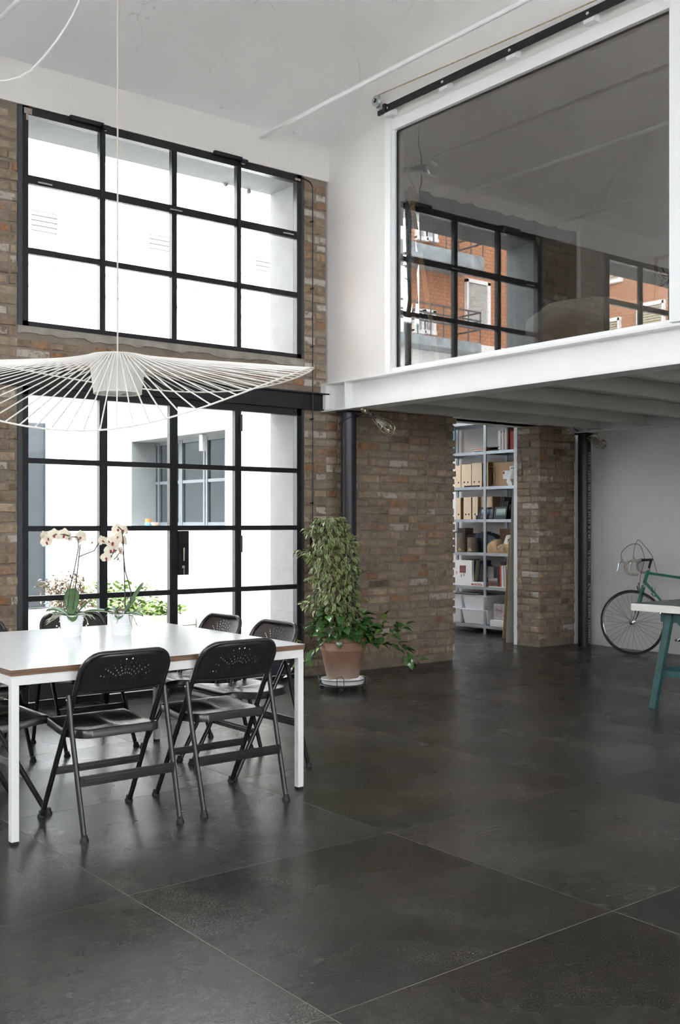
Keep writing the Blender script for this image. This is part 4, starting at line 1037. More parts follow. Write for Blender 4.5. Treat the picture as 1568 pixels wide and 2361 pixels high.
orchid(P1[0], P1[1], 'orchid in white ribbed pot on table, arching spray reaching left, aerial roots', 
    [(la(PI*0.97), 0.155, 0.036, 0.62, 0.42), (la(0.12), 0.125, 0.022, 0.85, 0.10), (la(PI/2*1.15), 0.165, 0.034, 1.25, 0.10), (la(PI*0.85), 0.12, 0.033, 0.35, 0.30), (la(PI*1.6), 0.09, 0.025, 0.3, 0.5), (la(0.5), 0.10, 0.026, 0.2, 0.2)],
    [[(155,1402),(160,1360),(170,1320),(177,1285),(181,1262),(180,1245),(178,1238),(165,1238),(148,1232),(128,1232),(110,1243)],
     [(168,1405),(172,1370),(178,1320),(182,1284),(185,1255)], [(182,1284),(198,1277),(217,1270),(224,1258),(232,1247)]],
    [(107,1249,0.5,-0.1,0.95,0.2),(125,1233,0.3,0.0,1.05,0.0),(102,1234,0.9,0.0,0.75,0.3),(148,1233,0.1,-0.1,1.08,-0.1),(160,1240,-0.9,-0.2,0.8,0.4),(186,1238,-0.4,0.0,1.12,0.25),(213,1250,-1.3,-0.3,0.75,0.8),(236,1246,0.9,0.1,0.85,0.2),(112,1240,0.6,-0.4,0.8,-0.3)], 3, 5)
orchid(P2[0], P2[1], 'orchid in white ribbed pot on table, upright with a dense drooping cluster',
    [(la(PI*0.99), 0.20, 0.030, 0.30, 0.22), (la(PI*0.93), 0.13, 0.030, 0.85, 0.62), (la(0.55), 0.20, 0.026, 1.0, 0.0), (la(0.05), 0.10, 0.022, 0.95, 0.0), (la(-0.1), 0.11, 0.03, 0.25, 0.3), (la(PI*1.5), 0.07, 0.022, 0.3, 0.5)],
    [[(289,1402),(288,1360),(286,1310),(285,1280),(284,1250),(281,1222),(272,1214)], [(300,1392),(302,1365),(297,1345),(289,1318),(285,1282),(280,1262),(262,1272),(256,1285)], [(275,1275),(268,1285),(262,1290)]],
    [(272,1220,0.2,0.2,1.0,0.1),(285,1222,-0.6,0.1,0.85,0.4),(260,1250,0.1,-0.1,1.15,0.0),(272,1237,-0.5,0.0,0.85,0.3),(285,1247,-0.8,0.0,0.95,0.1),(255,1268,0.3,-0.2,1.05,0.2),(245,1285,0.2,-0.3,0.95,0.1),(263,1266,-0.3,-0.2,0.85,0.5),(277,1270,-1.0,-0.4,0.8,0.7),(272,1288,-1.2,-0.6,0.75,1.0),(250,1247,0.6,0.0,0.7,0.2),(293,1228,-1.4,0.2,0.7,0.5)], 11, 11)

# ---- wide wire pendant
PX, PY = on_floor(272, 1455, 0.74)
PX, PY = 2.492, 5.012
pd = thing('pendant_lamp', 'huge white wire brimmed pendant lamp hanging over the table', 'lamp', (PX, PY, 2.03))
ring_tab = [(-90, 2.19), (-44, 1.95), (-18, 1.79), (0, 1.738), (11.5, 1.746), (26, 1.815), (44, 1.945), (65, 2.08), (90, 2.18), (115, 2.184), (141, 2.155), (166, 2.159), (183, 2.186), (218, 2.255), (235, 2.28), (252, 2.26), (270, 2.19)]
def ringz(d):
    while d > 270: d -= 360
    while d < -90: d += 360
    # smooth: gaussian weighted mean of the linear profile
    def lin(q):
        while q > 270: q -= 360
        while q < -90: q += 360
        for (a0, z0), (a1, z1) in zip(ring_tab, ring_tab[1:]):
            if a0 <= q <= a1: return z0+(z1-z0)*(q-a0)/(a1-a0)
        return 2.19
    ws = [math.exp(-(k/4.0)**2) for k in range(-8, 9)]
    return sum(w__*lin(d+k*3.0) for w__, k in zip(ws, range(-8, 9)))/sum(ws)
def ringp(d):      # d degrees: 0 toward camera, + toward picture right
    a = YAW+PI+math.radians(d); return Vector((PX+1.02*math.cos(a), PY+1.02*math.sin(a), ringz(d)))
b = MB().tube([ringp(k*3) for k in range(120)], 0.0045, 6, closed=True); part('brim_ring', b, M['lamp_white'], pd, smooth=50)
NS = 92; zt = 2.225; zl = 2.035
for k in range(NS):
    d = 360*k/NS; a = YAW+PI+math.radians(d)
    p0 = Vector((PX+0.148*math.cos(a), PY+0.148*math.sin(a), zt)); p1 = ringp(d)
    b = MB().bar(p0, p1, 0.0056, 0.0044); part('spoke', b, M['lamp_white'], pd)
    p2 = Vector((PX+0.122*math.cos(a), PY+0.122*math.sin(a), zl))
    b = MB().bar(p0, p2, 0.0062, 0.0024, up=(math.cos(a), math.sin(a), 0.1)); part('cap_strand', b, M['lamp_white'], pd)
circ = lambda r_, z: [(PX+r_*math.cos(2*PI*k/40), PY+r_*math.sin(2*PI*k/40), z) for k in range(40)]
part('cap_ring', MB().tube(circ(0.148, zt), 0.0045, 6, closed=True), M['lamp_white'], pd, smooth=50); part('cap_ring', MB().tube(circ(0.122, zl), 0.004, 6, closed=True), M['lamp_white'], pd, smooth=50)
b = MB().lathe([(0.0, 0.10), (0.03, 0.095), (0.032, 0.06), (0.055, -0.01), (0.062, -0.07), (0.045, -0.11), (0.0, -0.125)], 20, (PX, PY, 2.15)); part('bulb', b, mat('opal_glass', (0.75, 0.75, 0.72), 0.3), pd, smooth=50)
for k in range(3):
    a = k*2*PI/3; b = MB().tube([(PX, PY, 2.245), (PX+0.147*math.cos(a), PY+0.147*math.sin(a), zt)], 0.0025, 5); part('spider_arm', b, M['lamp_white'], pd)
b = MB().tube([(PX, PY, 2.24), (PX, PY, 4.0), (PX, PY, zc(PY)-0.0)], 0.0042, 6); part('suspension_cord', b, M['cord'], pd)
# hanging white loop of cable upper left
pts = [at_depth(px, py, 2.3, 5.6) for px, py in ((205,-60),(183,0),(170,30),(152,62),(128,97),(100,132),(70,163),(45,178),(20,185),(0,187),(-30,182),(-70,160),(-120,118),(-160,70))]
top = Vector((pts[0].x+0.02, pts[0].y, zc(pts[0].y)-0.002)); top2 = Vector((pts[-1].x, pts[-1].y, zc(pts[-1].y)-0.002))
solo('electric_cable', MB().tube([top]+pts+[top2], 0.0058, 8), M['cord_white'], pts[0], 'slack white electric cable looping down from the ceiling at upper left', 'cable', smooth=50)

# ---- tie rods
x, z = on_Y(600, 315, YA-0.02)
solo('tie_rod', MB().tube([(x, YA-0.02, z), (x, -3.15, z)], 0.0175, 12), M['white_paint'], (x, 3, z), 'white tie rod crossing the hall in front of the loft wall', 'tie rod', 'white tie rods', smooth=50)
x0_ = x
xl = 2.30
dx, dy = ray(0); t = (CH and (z-CH))/((HZ-45)/FPX); xl = dx*t
solo('tie_rod', MB().tube([(xl, YA-0.02, z), (xl, -3.15, z)], 0.0175, 12), M['white_paint'], (xl, 3, z), 'white tie rod at the upper left corner of the picture', 'tie rod', 'white tie rods', smooth=50)
x, z = on_Y(1078, 444, YA+0.01)
solo('tie_rod', MB().tube([(x, YA+0.015, z), (x, -3.15, z)], 0.0175, 12), M['white_paint'], (x, 3, z), 'white tie rod inside the loft seen through the glass', 'tie rod', 'white tie rods', smooth=50)

# ---- sliding rail, pulley and rope on the loft wall
yl, zl_ = on_X(884, 246, XB-0.07); y2, z2_ = on_X(1447, -1, XB-0.07); zm = (zl_+z2_)/2
yl_ = on_X(876, 250, XB-0.07)[0]
rl = thing('sliding_rail', 'black steel rail on standoff blocks above the loft glass', 'rail', (XB, (yl+2)/2, zm))
b = MB().cbox(XB-0.078, XB-0.068, 1.8, yl, zm-0.030, zm+0.030, 0.002); b.box(XB-0.088, XB-0.068, yl-0.01, yl_+0.01, zm-0.034, zm+0.004); b.box(XB-0.10, XB-0.066, yl-0.05, yl-0.02, zm-0.03, zm+0.035)
part('bar', b, M['steel_black'], rl)
for px, py in ((893, 250), (1021, 186), (1176, 115), (1356, 33)):
    y = on_X(px, py, XB-0.07)[0]
    b = MB().cbox(XB-0.068, XB, y-0.045, y+0.045, zm-0.055, zm-0.005, 0.003); bl = part('standoff_block', b, M['white_paint'], rl)
    b = MB().lathe([(0, 0.004), (0.011, 0.003), (0.013, 0)], 12, M=Matrix.Translation((XB-0.078, y, zm)) @ Matrix.Rotation(-PI/2, 4, 'Y')); part('screw', b, M['chrome'], bl)
yp, zp = on_X(868, 233, XB-0.06)
pu = thing('pulley', 'galvanised pulley wheel at the left end of the black rail', 'pulley', (XB-0.05, yp, zp))
Mx = Matrix.Translation((XB-0.075, yp, zp)) @ Matrix.Rotation(PI/2, 4, 'Y')
b = MB().lathe([(0.0, 0.0), (0.043, 0.0), (0.045, 0.004), (0.036, 0.012), (0.045, 0.020), (0.043, 0.024), (0.0, 0.024)], 28, M=Mx); part('wheel', b, M['zinc'], pu, smooth=40)
b = MB().lathe([(0.018, -0.004), (0.018, 0.0)], 16, M=Mx); part('hub', b, M['rubber'], pu)
b = MB().lathe([(0.009, -0.014), (0.009, 0.07)], 6, M=Mx); part('bolt', b, M['chrome'], pu)
b = MB().box(XB-0.045, XB-0.04, yp-0.03, yp+0.02, zp-0.05, zp+0.04); b.box(XB-0.045, XB, yp-0.03, yp+0.02, zp-0.05, zp-0.045); part('bracket', b, M['zinc'], pu)
y2, z2_ = on_X(1355, 0, XB-0.055)
pts = []
for i in range(30):
    s_ = i/29; y = yp-0.01+(1.6-(yp-0.01))*s_; pts.append((XB-0.060, y, zp+0.043+(z2_-zp-0.043)*(y-yp)/(y2-yp)-0.03*math.sin(PI*s_)))
rope = MB().tube(pts, 0.0055, 7)
solo('rope', rope, M['rope'], (XB-0.06, 4.5, zp), 'thin hemp rope running from the pulley above the black rail', 'rope', smooth=50)

# ---- vertical opener rod on the brick wall
x, _ = on_Y(721, 800, YA-0.045)
orod = thing('opener_rod', 'thin dark rod with guides running down the brick beside the windows', 'rod', (x, YA-0.045, 1.2))
z1 = on_Y(721, 420, YA-0.045)[1]; z0 = on_Y(721, 1262, YA-0.045)[1]
b = MB().tube([(x-0.13, YA-0.045, z1+0.02), (x-0.03, YA-0.045, z1-0.005), (x, YA-0.045, z1-0.04), (x, YA-0.045, z0)], 0.0055, 7); part('rod', b, M['steel_black'], orod, smooth=50)
for py in (510, 665, 799, 966, 1160):
    z = on_Y(721, py, YA-0.045)[1]; b = MB().sphere((x, YA-0.045, z), 0.011, 8, 6); b.box(x-0.004, x+0.004, YA-0.045, YA, z-0.004, z+0.004); part('guide', b, M['steel_black'], orod)
b = MB().cbox(x-0.014, x+0.014, YA-0.08, YA-0.02, z0-0.08, z0+0.10, 0.004); b.tube([(x, YA-0.08, z0-0.05), (x, YA-0.12, z0-0.05), (x, YA-0.13, z0-0.20)], 0.006, 6); part('crank', b, M['steel_black'], orod)

# ---- columns
def column(x, y, h, label, text=None):
    c = thing('steel_column', label, 'column', (x, y, 0), 0, 'round steel columns under the loft')
    b = MB().lathe([(0.06985, 0.0), (0.06985, h-0.014)], 40, (x, y, 0)); part('shaft', b, M['column'], c, smooth=40)
    b = MB().box(x-0.08, x+0.08, y-0.08, y+0.08, h-0.016, h); part('cap_plate', b, M['steel_black'], c)
    return c
CX1, CY1 = 5.825, 7.225
column(CX1, CY1, 2.345, 'plain dark round steel column behind the tall potted plant')
CX2, CY2 = on_X(1347, 1400, 9.31)[0:1][0], None
Y2 = on_X(1347.5, 1400, 9.31)[0]
col2 = column(9.31, Y2, 2.345, 'dark round steel column with white stencilled lettering, left of the bicycle')
fc = bpy.data.curves.new('lettering', 'FONT'); fc.body = '242096/025 MADE IN ITALY     TENARIS TL     139.7 X 16 NT E355+N EN 10297/1 52355'
fc.size = 0.050; fc.extrude = 0.0003; fc.space_character = 1.06
fo = link('lettering', fc, col2); fc.materials.append(mat('stencil_ink', (0.62, 0.62, 0.60), 0.6))
# stencil rides on the cylinder, reading upward, turned towards the hall
aa = YAW+PI+math.radians(34)
nrm = Vector((math.cos(aa), math.sin(aa), 0)); upv = Vector((0,0,1)); lft = nrm.cross(upv)      # text local: x -> up, y -> sideways, z -> outward
yv = nrm.cross(upv)
Mx = Matrix((upv, nrm.cross(upv)*1.0, nrm)).transposed()
fo.rotation_euler = Mx.to_euler(); fo.location = nrm*0.0705-yv*0.018+Vector((0,0,0.03))
def font_to_mesh(o):
    bpy.context.view_layer.update(); ev = o.evaluated_get(bpy.context.evaluated_depsgraph_get())
    me = bpy.data.meshes.new_from_object(ev); n = link(o.name, me, o.parent, o.location); n.rotation_euler = o.rotation_euler; n.scale = o.scale
    cu_ = o.data; nm_ = o.name; bpy.data.objects.remove(o); bpy.data.curves.remove(cu_); n.name = nm_; return n
bpy.context.view_layer.update()
L_ = fo.dimensions.x
if L_ > 0.01: fo.scale = (2.10/L_, 0.95, 1)
fo = font_to_mesh(fo)

# ---- cage lamps clipped to the beam
def cage_lamp(p0, p1, pend, label, wire):
    """p0 clamp on beam, p1 lamp neck, pend cage tip"""
    t = thing('cage_lamp', label, 'lamp', p1, 0, 'wire cage clip lamps')
    ax = (pend-p1).normalized(); L = (pend-p1).length
    q = ax.to_track_quat('Z', 'Y').to_matrix().to_4x4(); Mx = Matrix.Translation(p1) @ q
    b = MB(); n = 8
    prof = [(0.018, 0.0), (0.026, 0.02*L/0.25), (0.060, 0.62*L), (0.056, 0.86*L), (0.030, 0.97*L), (0.0, L)]
    for k in range(n):
        a = 2*PI*k/n; b.tube([Mx @ Vector((r_*math.cos(a), r_*math.sin(a), z)) for r_, z in prof], 0.0024, 5)
    for r_, z in ((0.060, 0.62*L), (0.040, 0.34*L), (0.045, 0.92*L)):
        b.tube([Mx @ Vector((r_*math.cos(2*PI*k/16), r_*math.sin(2*PI*k/16), z)) for k in range(16)], 0.0024, 5, closed=True)
    part('cage', b, wire, t, smooth=50)
    b = MB().lathe([(0, -0.03), (0.020, -0.028), (0.022, 0.0), (0.020, 0.03), (0.0, 0.032)], 14, M=Mx); part('socket', b, M['rubber'], t, smooth=40)
    b = MB().lathe([(0.012, 0.032), (0.018, 0.07), (0.030, 0.11), (0.028, 0.14), (0.0, 0.158)], 16, M=Mx); part('bulb', b, mat('bulb_glass', (0.55, 0.56, 0.55), 0.08, trans=0.6), t, smooth=50)
    b = MB().tube([p0, (p0+p1)/2+Vector((0,0,0.005)), p1], 0.006, 6); b.cbox(-0.035, 0.035, -0.018, 0.018, -0.004, 0.004, 0.002, Matrix.Translation(p0)); b.cbox(-0.030, 0.030, -0.014, 0.014, -0.03, -0.024, 0.002, Matrix.Translation(p0) @ Matrix.Rotation(0.35, 4, 'Y')); b.tube([p0+Vector((0,0,0)), p0+Vector((0.0,0,-0.03))], 0.006, 6)
    part('clamp', b, wire, t)
    return t
D1 = (5.80, 6.95)
p0 = at_depth(842, 943, *D1); p1 = at_depth(862, 962, *D1); p2 = at_depth(908, 996, D1[0], D1[1]-0.16)
p0.z = 2.344-0.006
cage_lamp(p0, p1, p2, 'wire cage clip lamp on the loft beam beside the plain column', M['brass'])
cb = [Vector((CX1, CY1, 2.3))+Vector((0.08*math.cos(a), 0.08*math.sin(a), -0.012*math.sin(a*1.0))) for a in [k*PI/10 for k in range(20)]]
solo('lamp_cable', MB().tube([cb[18], cb[19], cb[0], p1+Vector((-.02,.1,.04)), p1+Vector((-.005,.03,.012)), p1], 0.005, 6).tube([Vector((CX1, CY1, 2.27))+Vector((0.082*math.cos(2*PI*k/24), 0.082*math.sin(2*PI*k/24), 0.035*math.cos(2*PI*k/24+0.9))) for k in range(24)], 0.004, 6, closed=True), M['rubber'], (CX1, CY1, 2.3), 'black lamp cable looped round the top of the plain column', 'cable', smooth=50)
D2 = (9.28, 6.95)
y_, _ = on_X(1378, 984, 9.30); D2 = (9.30, y_); p0 = Vector((9.30, y_, 2.341)); p1 = at_depth(1356, 1009, *D2); p2 = at_depth(1395, 1028, D2[0]-0.14, D2[1]-0.10)
cage_lamp(p0, p1, p2, 'wire cage clip lamp on the rear beam beside the lettered column', M['brass'])
solo('lamp_cable', MB().tube([at_depth(1321, 978, 9.3, 7.3), at_depth(1326, 990, 9.3, 7.2), at_depth(1334, 995, 9.3, 7.2)], 0.005, 6), M['rubber'], (9.3, 7.3, 2.3), 'short black cable end curling beside the top of the lettered column', 'cable')

# ---- big potted plant on trolley
QX, QY = on_floor(791, 1594, 0.0)
QX, QY = 5.34, 6.70
pt = thing('potted_plant', 'tall variegated fig and trailing glossy creeper in a terracotta pot', 'potted plant', (QX, QY, 0.10))
b = MB().lathe([(0.0, 0.10), (0.128, 0.10), (0.132, 0.105), (0.178, 0.32), (0.186, 0.328), (0.190, 0.395), (0.203, 0.402), (0.204, 0.428), (0.192, 0.432), (0.178, 0.425), (0.172, 0.38)], 40, (QX, QY, 0), close=False)
b.lathe([(0.172, 0.39), (0.0, 0.40)], 24, (QX, QY, 0), close=False)
pot = part('pot', MB().add([v for v in b.v], b.f), M['terracotta'], pt, smooth=35)
b = MB().tube([Vector((QX, QY, 0.40))+Vector((math.cos(YAW-PI/2)*0.20, math.sin(YAW-PI/2)*0.20, 0.01)), Vector((QX, QY, 0.41))+Vector((math.cos(YAW-PI/2)*0.235, math.sin(YAW-PI/2)*0.235, 0.015)), Vector((QX, QY, 0.385))+Vector((math.cos(YAW-PI/2)*0.225, math.sin(YAW-PI/2)*0.225, -0.01))], 0.018, 8); part('pot_lug', b, M['terracotta'], pot)
b = MB().lathe([(0.0, 0.386), (0.17, 0.386)], 24, (QX, QY, 0), close=False); part('soil', b, M['soil'], pt)
r = random.Random(12)
Mr = Vector((SA, -CA, 0)); Fw = Vector((CA, SA, 0))
def sp(rx, dz, z): return Vector((QX, QY, 0))+Mr*rx+Fw*dz+Vector((0,0,z))      # rx picture right, dz away, z height
trunks = []
for q in range(4):
    pts = [sp(0.03*math.cos(q*1.6), 0.03*math.sin(q*1.6), 0.39)]
    for k in range(1, 8):
        z = 0.39+k*0.125; pts.append(sp(-0.02+0.05*math.sin(q*2+k*0.9), 0.05*math.cos(q*1.7+k*0.8), z))
    trunks.append(pts); b = MB().tube(pts, [0.009-0.0009*k for k in range(8)], 6); part('trunk', b, M['bark'], pt, smooth=50)
b = MB().tube([sp(0.02, -0.03, 0.39), sp(0.03, -0.03, 1.1)], 0.006, 6); part('cane', b, M['wood'], pt)
def small_leaf_mesh(L, Wd, seed):
    rr_ = random.Random(seed); cup = rr_.uniform(0.2, 0.5); dr = rr_.uniform(0.2, 0.6)
    vs = []; uv = []
    prof = [(0, 0.0), (0.28, 0.85), (0.55, 1.0), (0.8, 0.6), (1.0, 0.0)]
    for t_, w_ in prof:
        for u in (-1, 0, 1):
            vs.append((u*w_*Wd, L*t_, -dr*L*t_*t_+abs(u)*w_*Wd*cup)); uv.append(((u+1)/2, t_))
    fs = [(3*i+j, 3*i+j+1, 3*i+j+4, 3*i+j+3) for i in range(4) for j in range(2)]
    return vs, fs, uv
def leaf_me(name, m, L, Wd, seed):
    vs, fs, uv = small_leaf_mesh(L, Wd, seed); me = bpy.data.meshes.new(name); me.from_pydata(vs, [], fs); me.materials.append(m)
    lay_ = me.uv_layers.new(name='UVMap')
    for l in me.loops: lay_.data[l.index].uv = uv[l.vertex_index]
    me.polygons.foreach_set('use_smooth', [True]*len(me.polygons)); return me
fic = [leaf_me('leaf', M['ficus'], 0.055, 0.0142, k) for k in range(5)]
def orient(d, roll=0.0):
    d = d.normalized(); x_ = d.cross(Vector((0,0,1)))
    if x_.length < 1e-4: x_ = Vector((1,0,0))
    x_.normalize(); z_ = x_.cross(d)
    return Matrix((x_, d, z_)).transposed().to_4x4() @ Matrix.Rotation(roll, 4, 'Y')
# silhouette of the fig: half widths left / right by height (metres)
sil = [(0.52, 0.10, 0.14), (0.60, 0.17, 0.14), (0.68, 0.26, 0.12), (0.75, 0.27, 0.13), (0.85, 0.25, 0.13), (0.95, 0.24, 0.13), (1.02, 0.25, 0.14), (1.08, 0.30, 0.13), (1.14, 0.33, 0.11), (1.18, 0.24, 0.10), (1.23, 0.23, 0.10), (1.28, 0.28, 0.09), (1.33, 0.27, 0.06), (1.38, 0.22, 0.02), (1.42, 0.14, -0.01)]
def silw(z):
    for a, c in zip(sil, sil[1:]):
        if a[0] <= z <= c[0]:
            s_ = (z-a[0])/(c[0]-a[0]); return a[1]+(c[1]-a[1])*s_, a[2]+(c[2]-a[2])*s_
    return (0.1, 0.1)
PXO = (744-791)/FPX*8.5
cand = []
for k in range(1300):
    z = r.uniform(0.54, 1.40); lw_, rw_ = silw(z); lw_ = lw_*1.0
    cxm = (rw_-lw_)/2; hw = (rw_+lw_)/2
    a = r.uniform(0, 2*PI); rad = math.sqrt(r.uniform(0.15, 1.0))
    rx = cxm+hw*rad*math.cos(a); dz = 0.16*rad*math.sin(a)
    cand.append((dz, rx, z, a, rad))
cand.sort(key=lambda c: c[0]-0.2*c[4])
mass = MB(); muv = []; cnt = 0; mass2 = MB(); muv2 = []
for i, (dz, rx, z, a, rad) in enumerate(cand):
    p = sp(rx, dz, z+r.uniform(-.015, .015))
    out = Mr*math.cos(a)+Fw*math.sin(a); d = out*r.uniform(0.3, 1.0)+Vector((r.uniform(-.4,.4), r.uniform(-.4,.4), r.uniform(-0.95, 0.15)))
    Mx = orient(d, r.uniform(-.6, .6)); sc = r.uniform(0.72, 1.12)
    if i % 9 == 0 and cnt < 90:
        o = link('leaf', fic[i % 5], pt, p-wloc(pt)); o.rotation_euler = Mx.to_euler(); o.scale = (sc,)*3; cnt += 1
    else:
        vs, fs, uv = small_leaf_mesh(0.055*sc, 0.0142*sc, i % 7); mass.add(vs, fs, Matrix.Translation(p) @ Mx); muv += uv
me = mass.mesh('foliage', M['ficus'], wloc(pt)); lay_ = me.uv_layers.new(name='UVMap')
for l in me.loops: lay_.data[l.index].uv = muv[l.vertex_index]
me.polygons.foreach_set('use_smooth', [True]*len(me.polygons))
link('foliage', me, pt)['kind'] = 'stuff'
tw = MB()
for k in range(70):
    z = r.uniform(0.55, 1.36); lw_, rw_ = silw(z); a = r.uniform(0, 2*PI); s0 = sp(-0.02, 0, z-0.08); e0 = sp((rw_-lw_)/2+(rw_+lw_)/2*0.8*math.cos(a), 0.13*math.sin(a), z+0.02)
    tw.tube([s0, (s0+e0)/2+Vector((0,0,0.03)), e0], [0.0025, 0.002, 0.001], 4)
part('twigs', tw, M['bark'], pt, kind='stuff')
big = [leaf_me('leaf', M['glass_green'], 0.100, 0.031, 60+k) for k in range(4)]; bigy = [leaf_me('leaf', M['leaf_pale'], 0.090, 0.023, 80+k) for k in range(2)]
def bigleaf(p, d, sc=1.0, pale=False):
    o = link('leaf', (bigy if pale else big)[r.randrange(2 if pale else 4)], pt, p-wloc(pt)); o.rotation_euler = orient(d, r.uniform(-.5, .5)).to_euler(); o.scale = (sc,)*3
def px2sp(px, py, dz): # picture point at the plant's depth
    z_ = QX*CA+QY*SA+dz; rx = (px-784)/FPX*z_-(QX*SA-QY*CA); return rx, CH+(HZ-py)/FPX*z_
# side tufts of the fig
for px, py, dz, n_ in ((705,1218,0.0,16),(690,1272,-0.03,26),(698,1392,-0.04,22),(715,1330,-0.05,14),(812,1242,0.0,14),(826,1312,0.0,16),(828,1372,0.0,16),(768,1200,0.0,16),(735,1196,0.02,14),(748,1206,-0.02,12)):
    rx, z = px2sp(px, py, dz); tip = sp(rx, dz, z); root = sp(rx*0.35-0.02, dz*0.5, z-0.05)
    part('twig', MB().tube([root, root.lerp(tip, 0.5)+Vector((0,0,0.02)), tip], [0.003, 0.0022, 0.001], 4), M['bark'], pt)
    for q in range(n_):
        p = root.lerp(tip, r.uniform(0.35, 1.0))+Vector((r.uniform(-.03,.03), r.uniform(-.03,.03), r.uniform(-.03,.03)))
        d = (tip-root).normalized()*0.7+Vector((r.uniform(-.8,.8), r.uniform(-.8,.8), r.uniform(-1.0, 0.3)))
        if q % 3 == 0:
            o = link('leaf', fic[q % 5], pt, p-wloc(pt)); o.rotation_euler = orient(d, r.uniform(-.6, .6)).to_euler(); o.scale = (r.uniform(0.8, 1.1),)*3
        else:
            vs, fs, uv = small_leaf_mesh(0.058, 0.015, q % 7); mass2.add(vs, fs, Matrix.Translation(p) @ orient(d, r.uniform(-.6, .6))); muv2 += uv
me = mass2.mesh('foliage', M['ficus'], wloc(pt)); lay_ = me.uv_layers.new(name='UVMap')
for l in me.loops: lay_.data[l.index].uv = muv2[l.vertex_index]
link('foliage', me, pt)['kind'] = 'stuff'
# dense cushion over the rim
for k in range(135):
    a = r.uniform(0, 2*PI); rad = math.sqrt(r.random())*0.24; rx = rad*math.cos(a)*1.05+0.0; dz = rad*math.sin(a)*0.8-0.02
    z = 0.45+0.20*(1-(rad/0.27)**2)*r.uniform(0.2, 1.25)+r.uniform(-.03, .03)
    if math.cos(a) < -0.5: z += 0.02
    d = Mr*math.cos(a)*0.8+Fw*(math.sin(a)*0.6-0.5)+Vector((r.uniform(-.5,.5), r.uniform(-.5,.5), r.uniform(-0.35, 0.7)))
    bigleaf(sp(rx, dz-0.03, z), d, r.uniform(0.75, 1.15), k % 8 == 0)
for k in range(34):
    a = YAW+PI+r.uniform(-1.5, 1.5); rad = r.uniform(0.13, 0.20); u_ = Vector((math.cos(a), math.sin(a), 0))
    p = Vector((QX, QY, 0))+u_*rad+Vector((0,0,r.uniform(0.43, 0.52)))
    bigleaf(p, u_*0.9+Vector((r.uniform(-.6,.6), r.uniform(-.6,.6), r.uniform(-0.75, 0.15))), r.uniform(0.8, 1.1), k % 11 == 0)
def vine(pts, n, sc=0.95, pale=0.2):
    w_ = []
    for px, py, dz in pts:
        rx, z = px2sp(px, py, dz); w_.append(sp(rx, dz, z))
    part('vine', MB().tube(w_, 0.0028, 5), M['bark'], pt)
    for k in range(n):
        s_ = (k+0.5)/n*(len(w_)-1); i = min(int(s_), len(w_)-2); p = w_[i].lerp(w_[i+1], s_-i); t_ = (w_[i+1]-w_[i]).normalized()
        d = t_*0.6+Vector((r.uniform(-1,1), r.uniform(-1,1), r.uniform(-0.6, 0.7)))
        bigleaf(p, d, sc*r.uniform(0.75, 1.1), r.random() < pale)
    bigleaf(w_[-1], (w_[-1]-w_[-2]), sc)
vine([(830,1470,0.0),(860,1465,-0.1),(880,1450,-0.12),(886,1425,-0.12)], 16, 0.8, 0.5)
vine([(840,1475,0.0),(875,1470,-0.12),(905,1462,-0.15),(925,1450,-0.15),(935,1442,-0.15)], 18, 0.85, 0.25)
vine([(850,1480,0.0),(890,1485,-0.15),(920,1485,-0.18),(940,1505,-0.2),(945,1525,-0.2)], 22, 0.9, 0.1)
vine([(905,1490,-0.15),(930,1510,-0.2),(950,1528,-0.2),(968,1522,-0.2)], 4, 0.75, 0.0)
vine([(740,1490,-0.1),(722,1500,-0.12),(712,1515,-0.12),(702,1530,-0.12)], 9, 0.8, 0.4)
vine([(735,1470,0.0),(715,1465,-0.05),(705,1452,-0.05)], 5, 0.75, 0.7)
vine([(712,1525,-0.1),(690,1520,-0.12),(672,1540,-0.12),(668,1565,-0.12)], 7, 0.55, 0.6)
vine([(745,1450,0.0),(735,1430,-0.05),(728,1412,-0.06)], 12, 0.9, 0.5)
vine([(775,1450,-0.1),(780,1425,-0.1),(778,1412,-0.1)], 7, 0.8, 0.6)
vine([(820,1455,0.0),(835,1435,0.0),(838,1420,0.0)], 7, 0.75, 0.6)
vine([(700,1480,0.05),(690,1478,0.05),(682,1470,0.05)], 4, 0.7, 0.9)
# trolley
tr = thing('plant_trolley', 'dark wire plant trolley on castors holding white dish under terracotta pot', 'trolley', (QX, QY, 0))
b = MB().lathe([(0.0, 0.045), (0.155, 0.045), (0.172, 0.055), (0.180, 0.092), (0.172, 0.094), (0.162, 0.062), (0.0, 0.056)], 36, (QX, QY, 0), close=False); part('dish', b, M['ceramic'], tr, smooth=35)
b = MB(); cc = lambda r_, z: [(QX+r_*math.cos(2*PI*k/40), QY+r_*math.sin(2*PI*k/40), z) for k in range(40)]
b.tube(cc(0.190, 0.048), 0.003, 6, closed=True); b.tube(cc(0.198, 0.092), 0.003, 6, closed=True)
for k in range(2): a = k*PI/2+0.4; b.tube([(QX-0.19*math.cos(a), QY-0.19*math.sin(a), 0.043), (QX+0.19*math.cos(a), QY+0.19*math.sin(a), 0.043)], 0.003, 6)
part('wire_basket', b, M['zincwire'], tr, smooth=50)
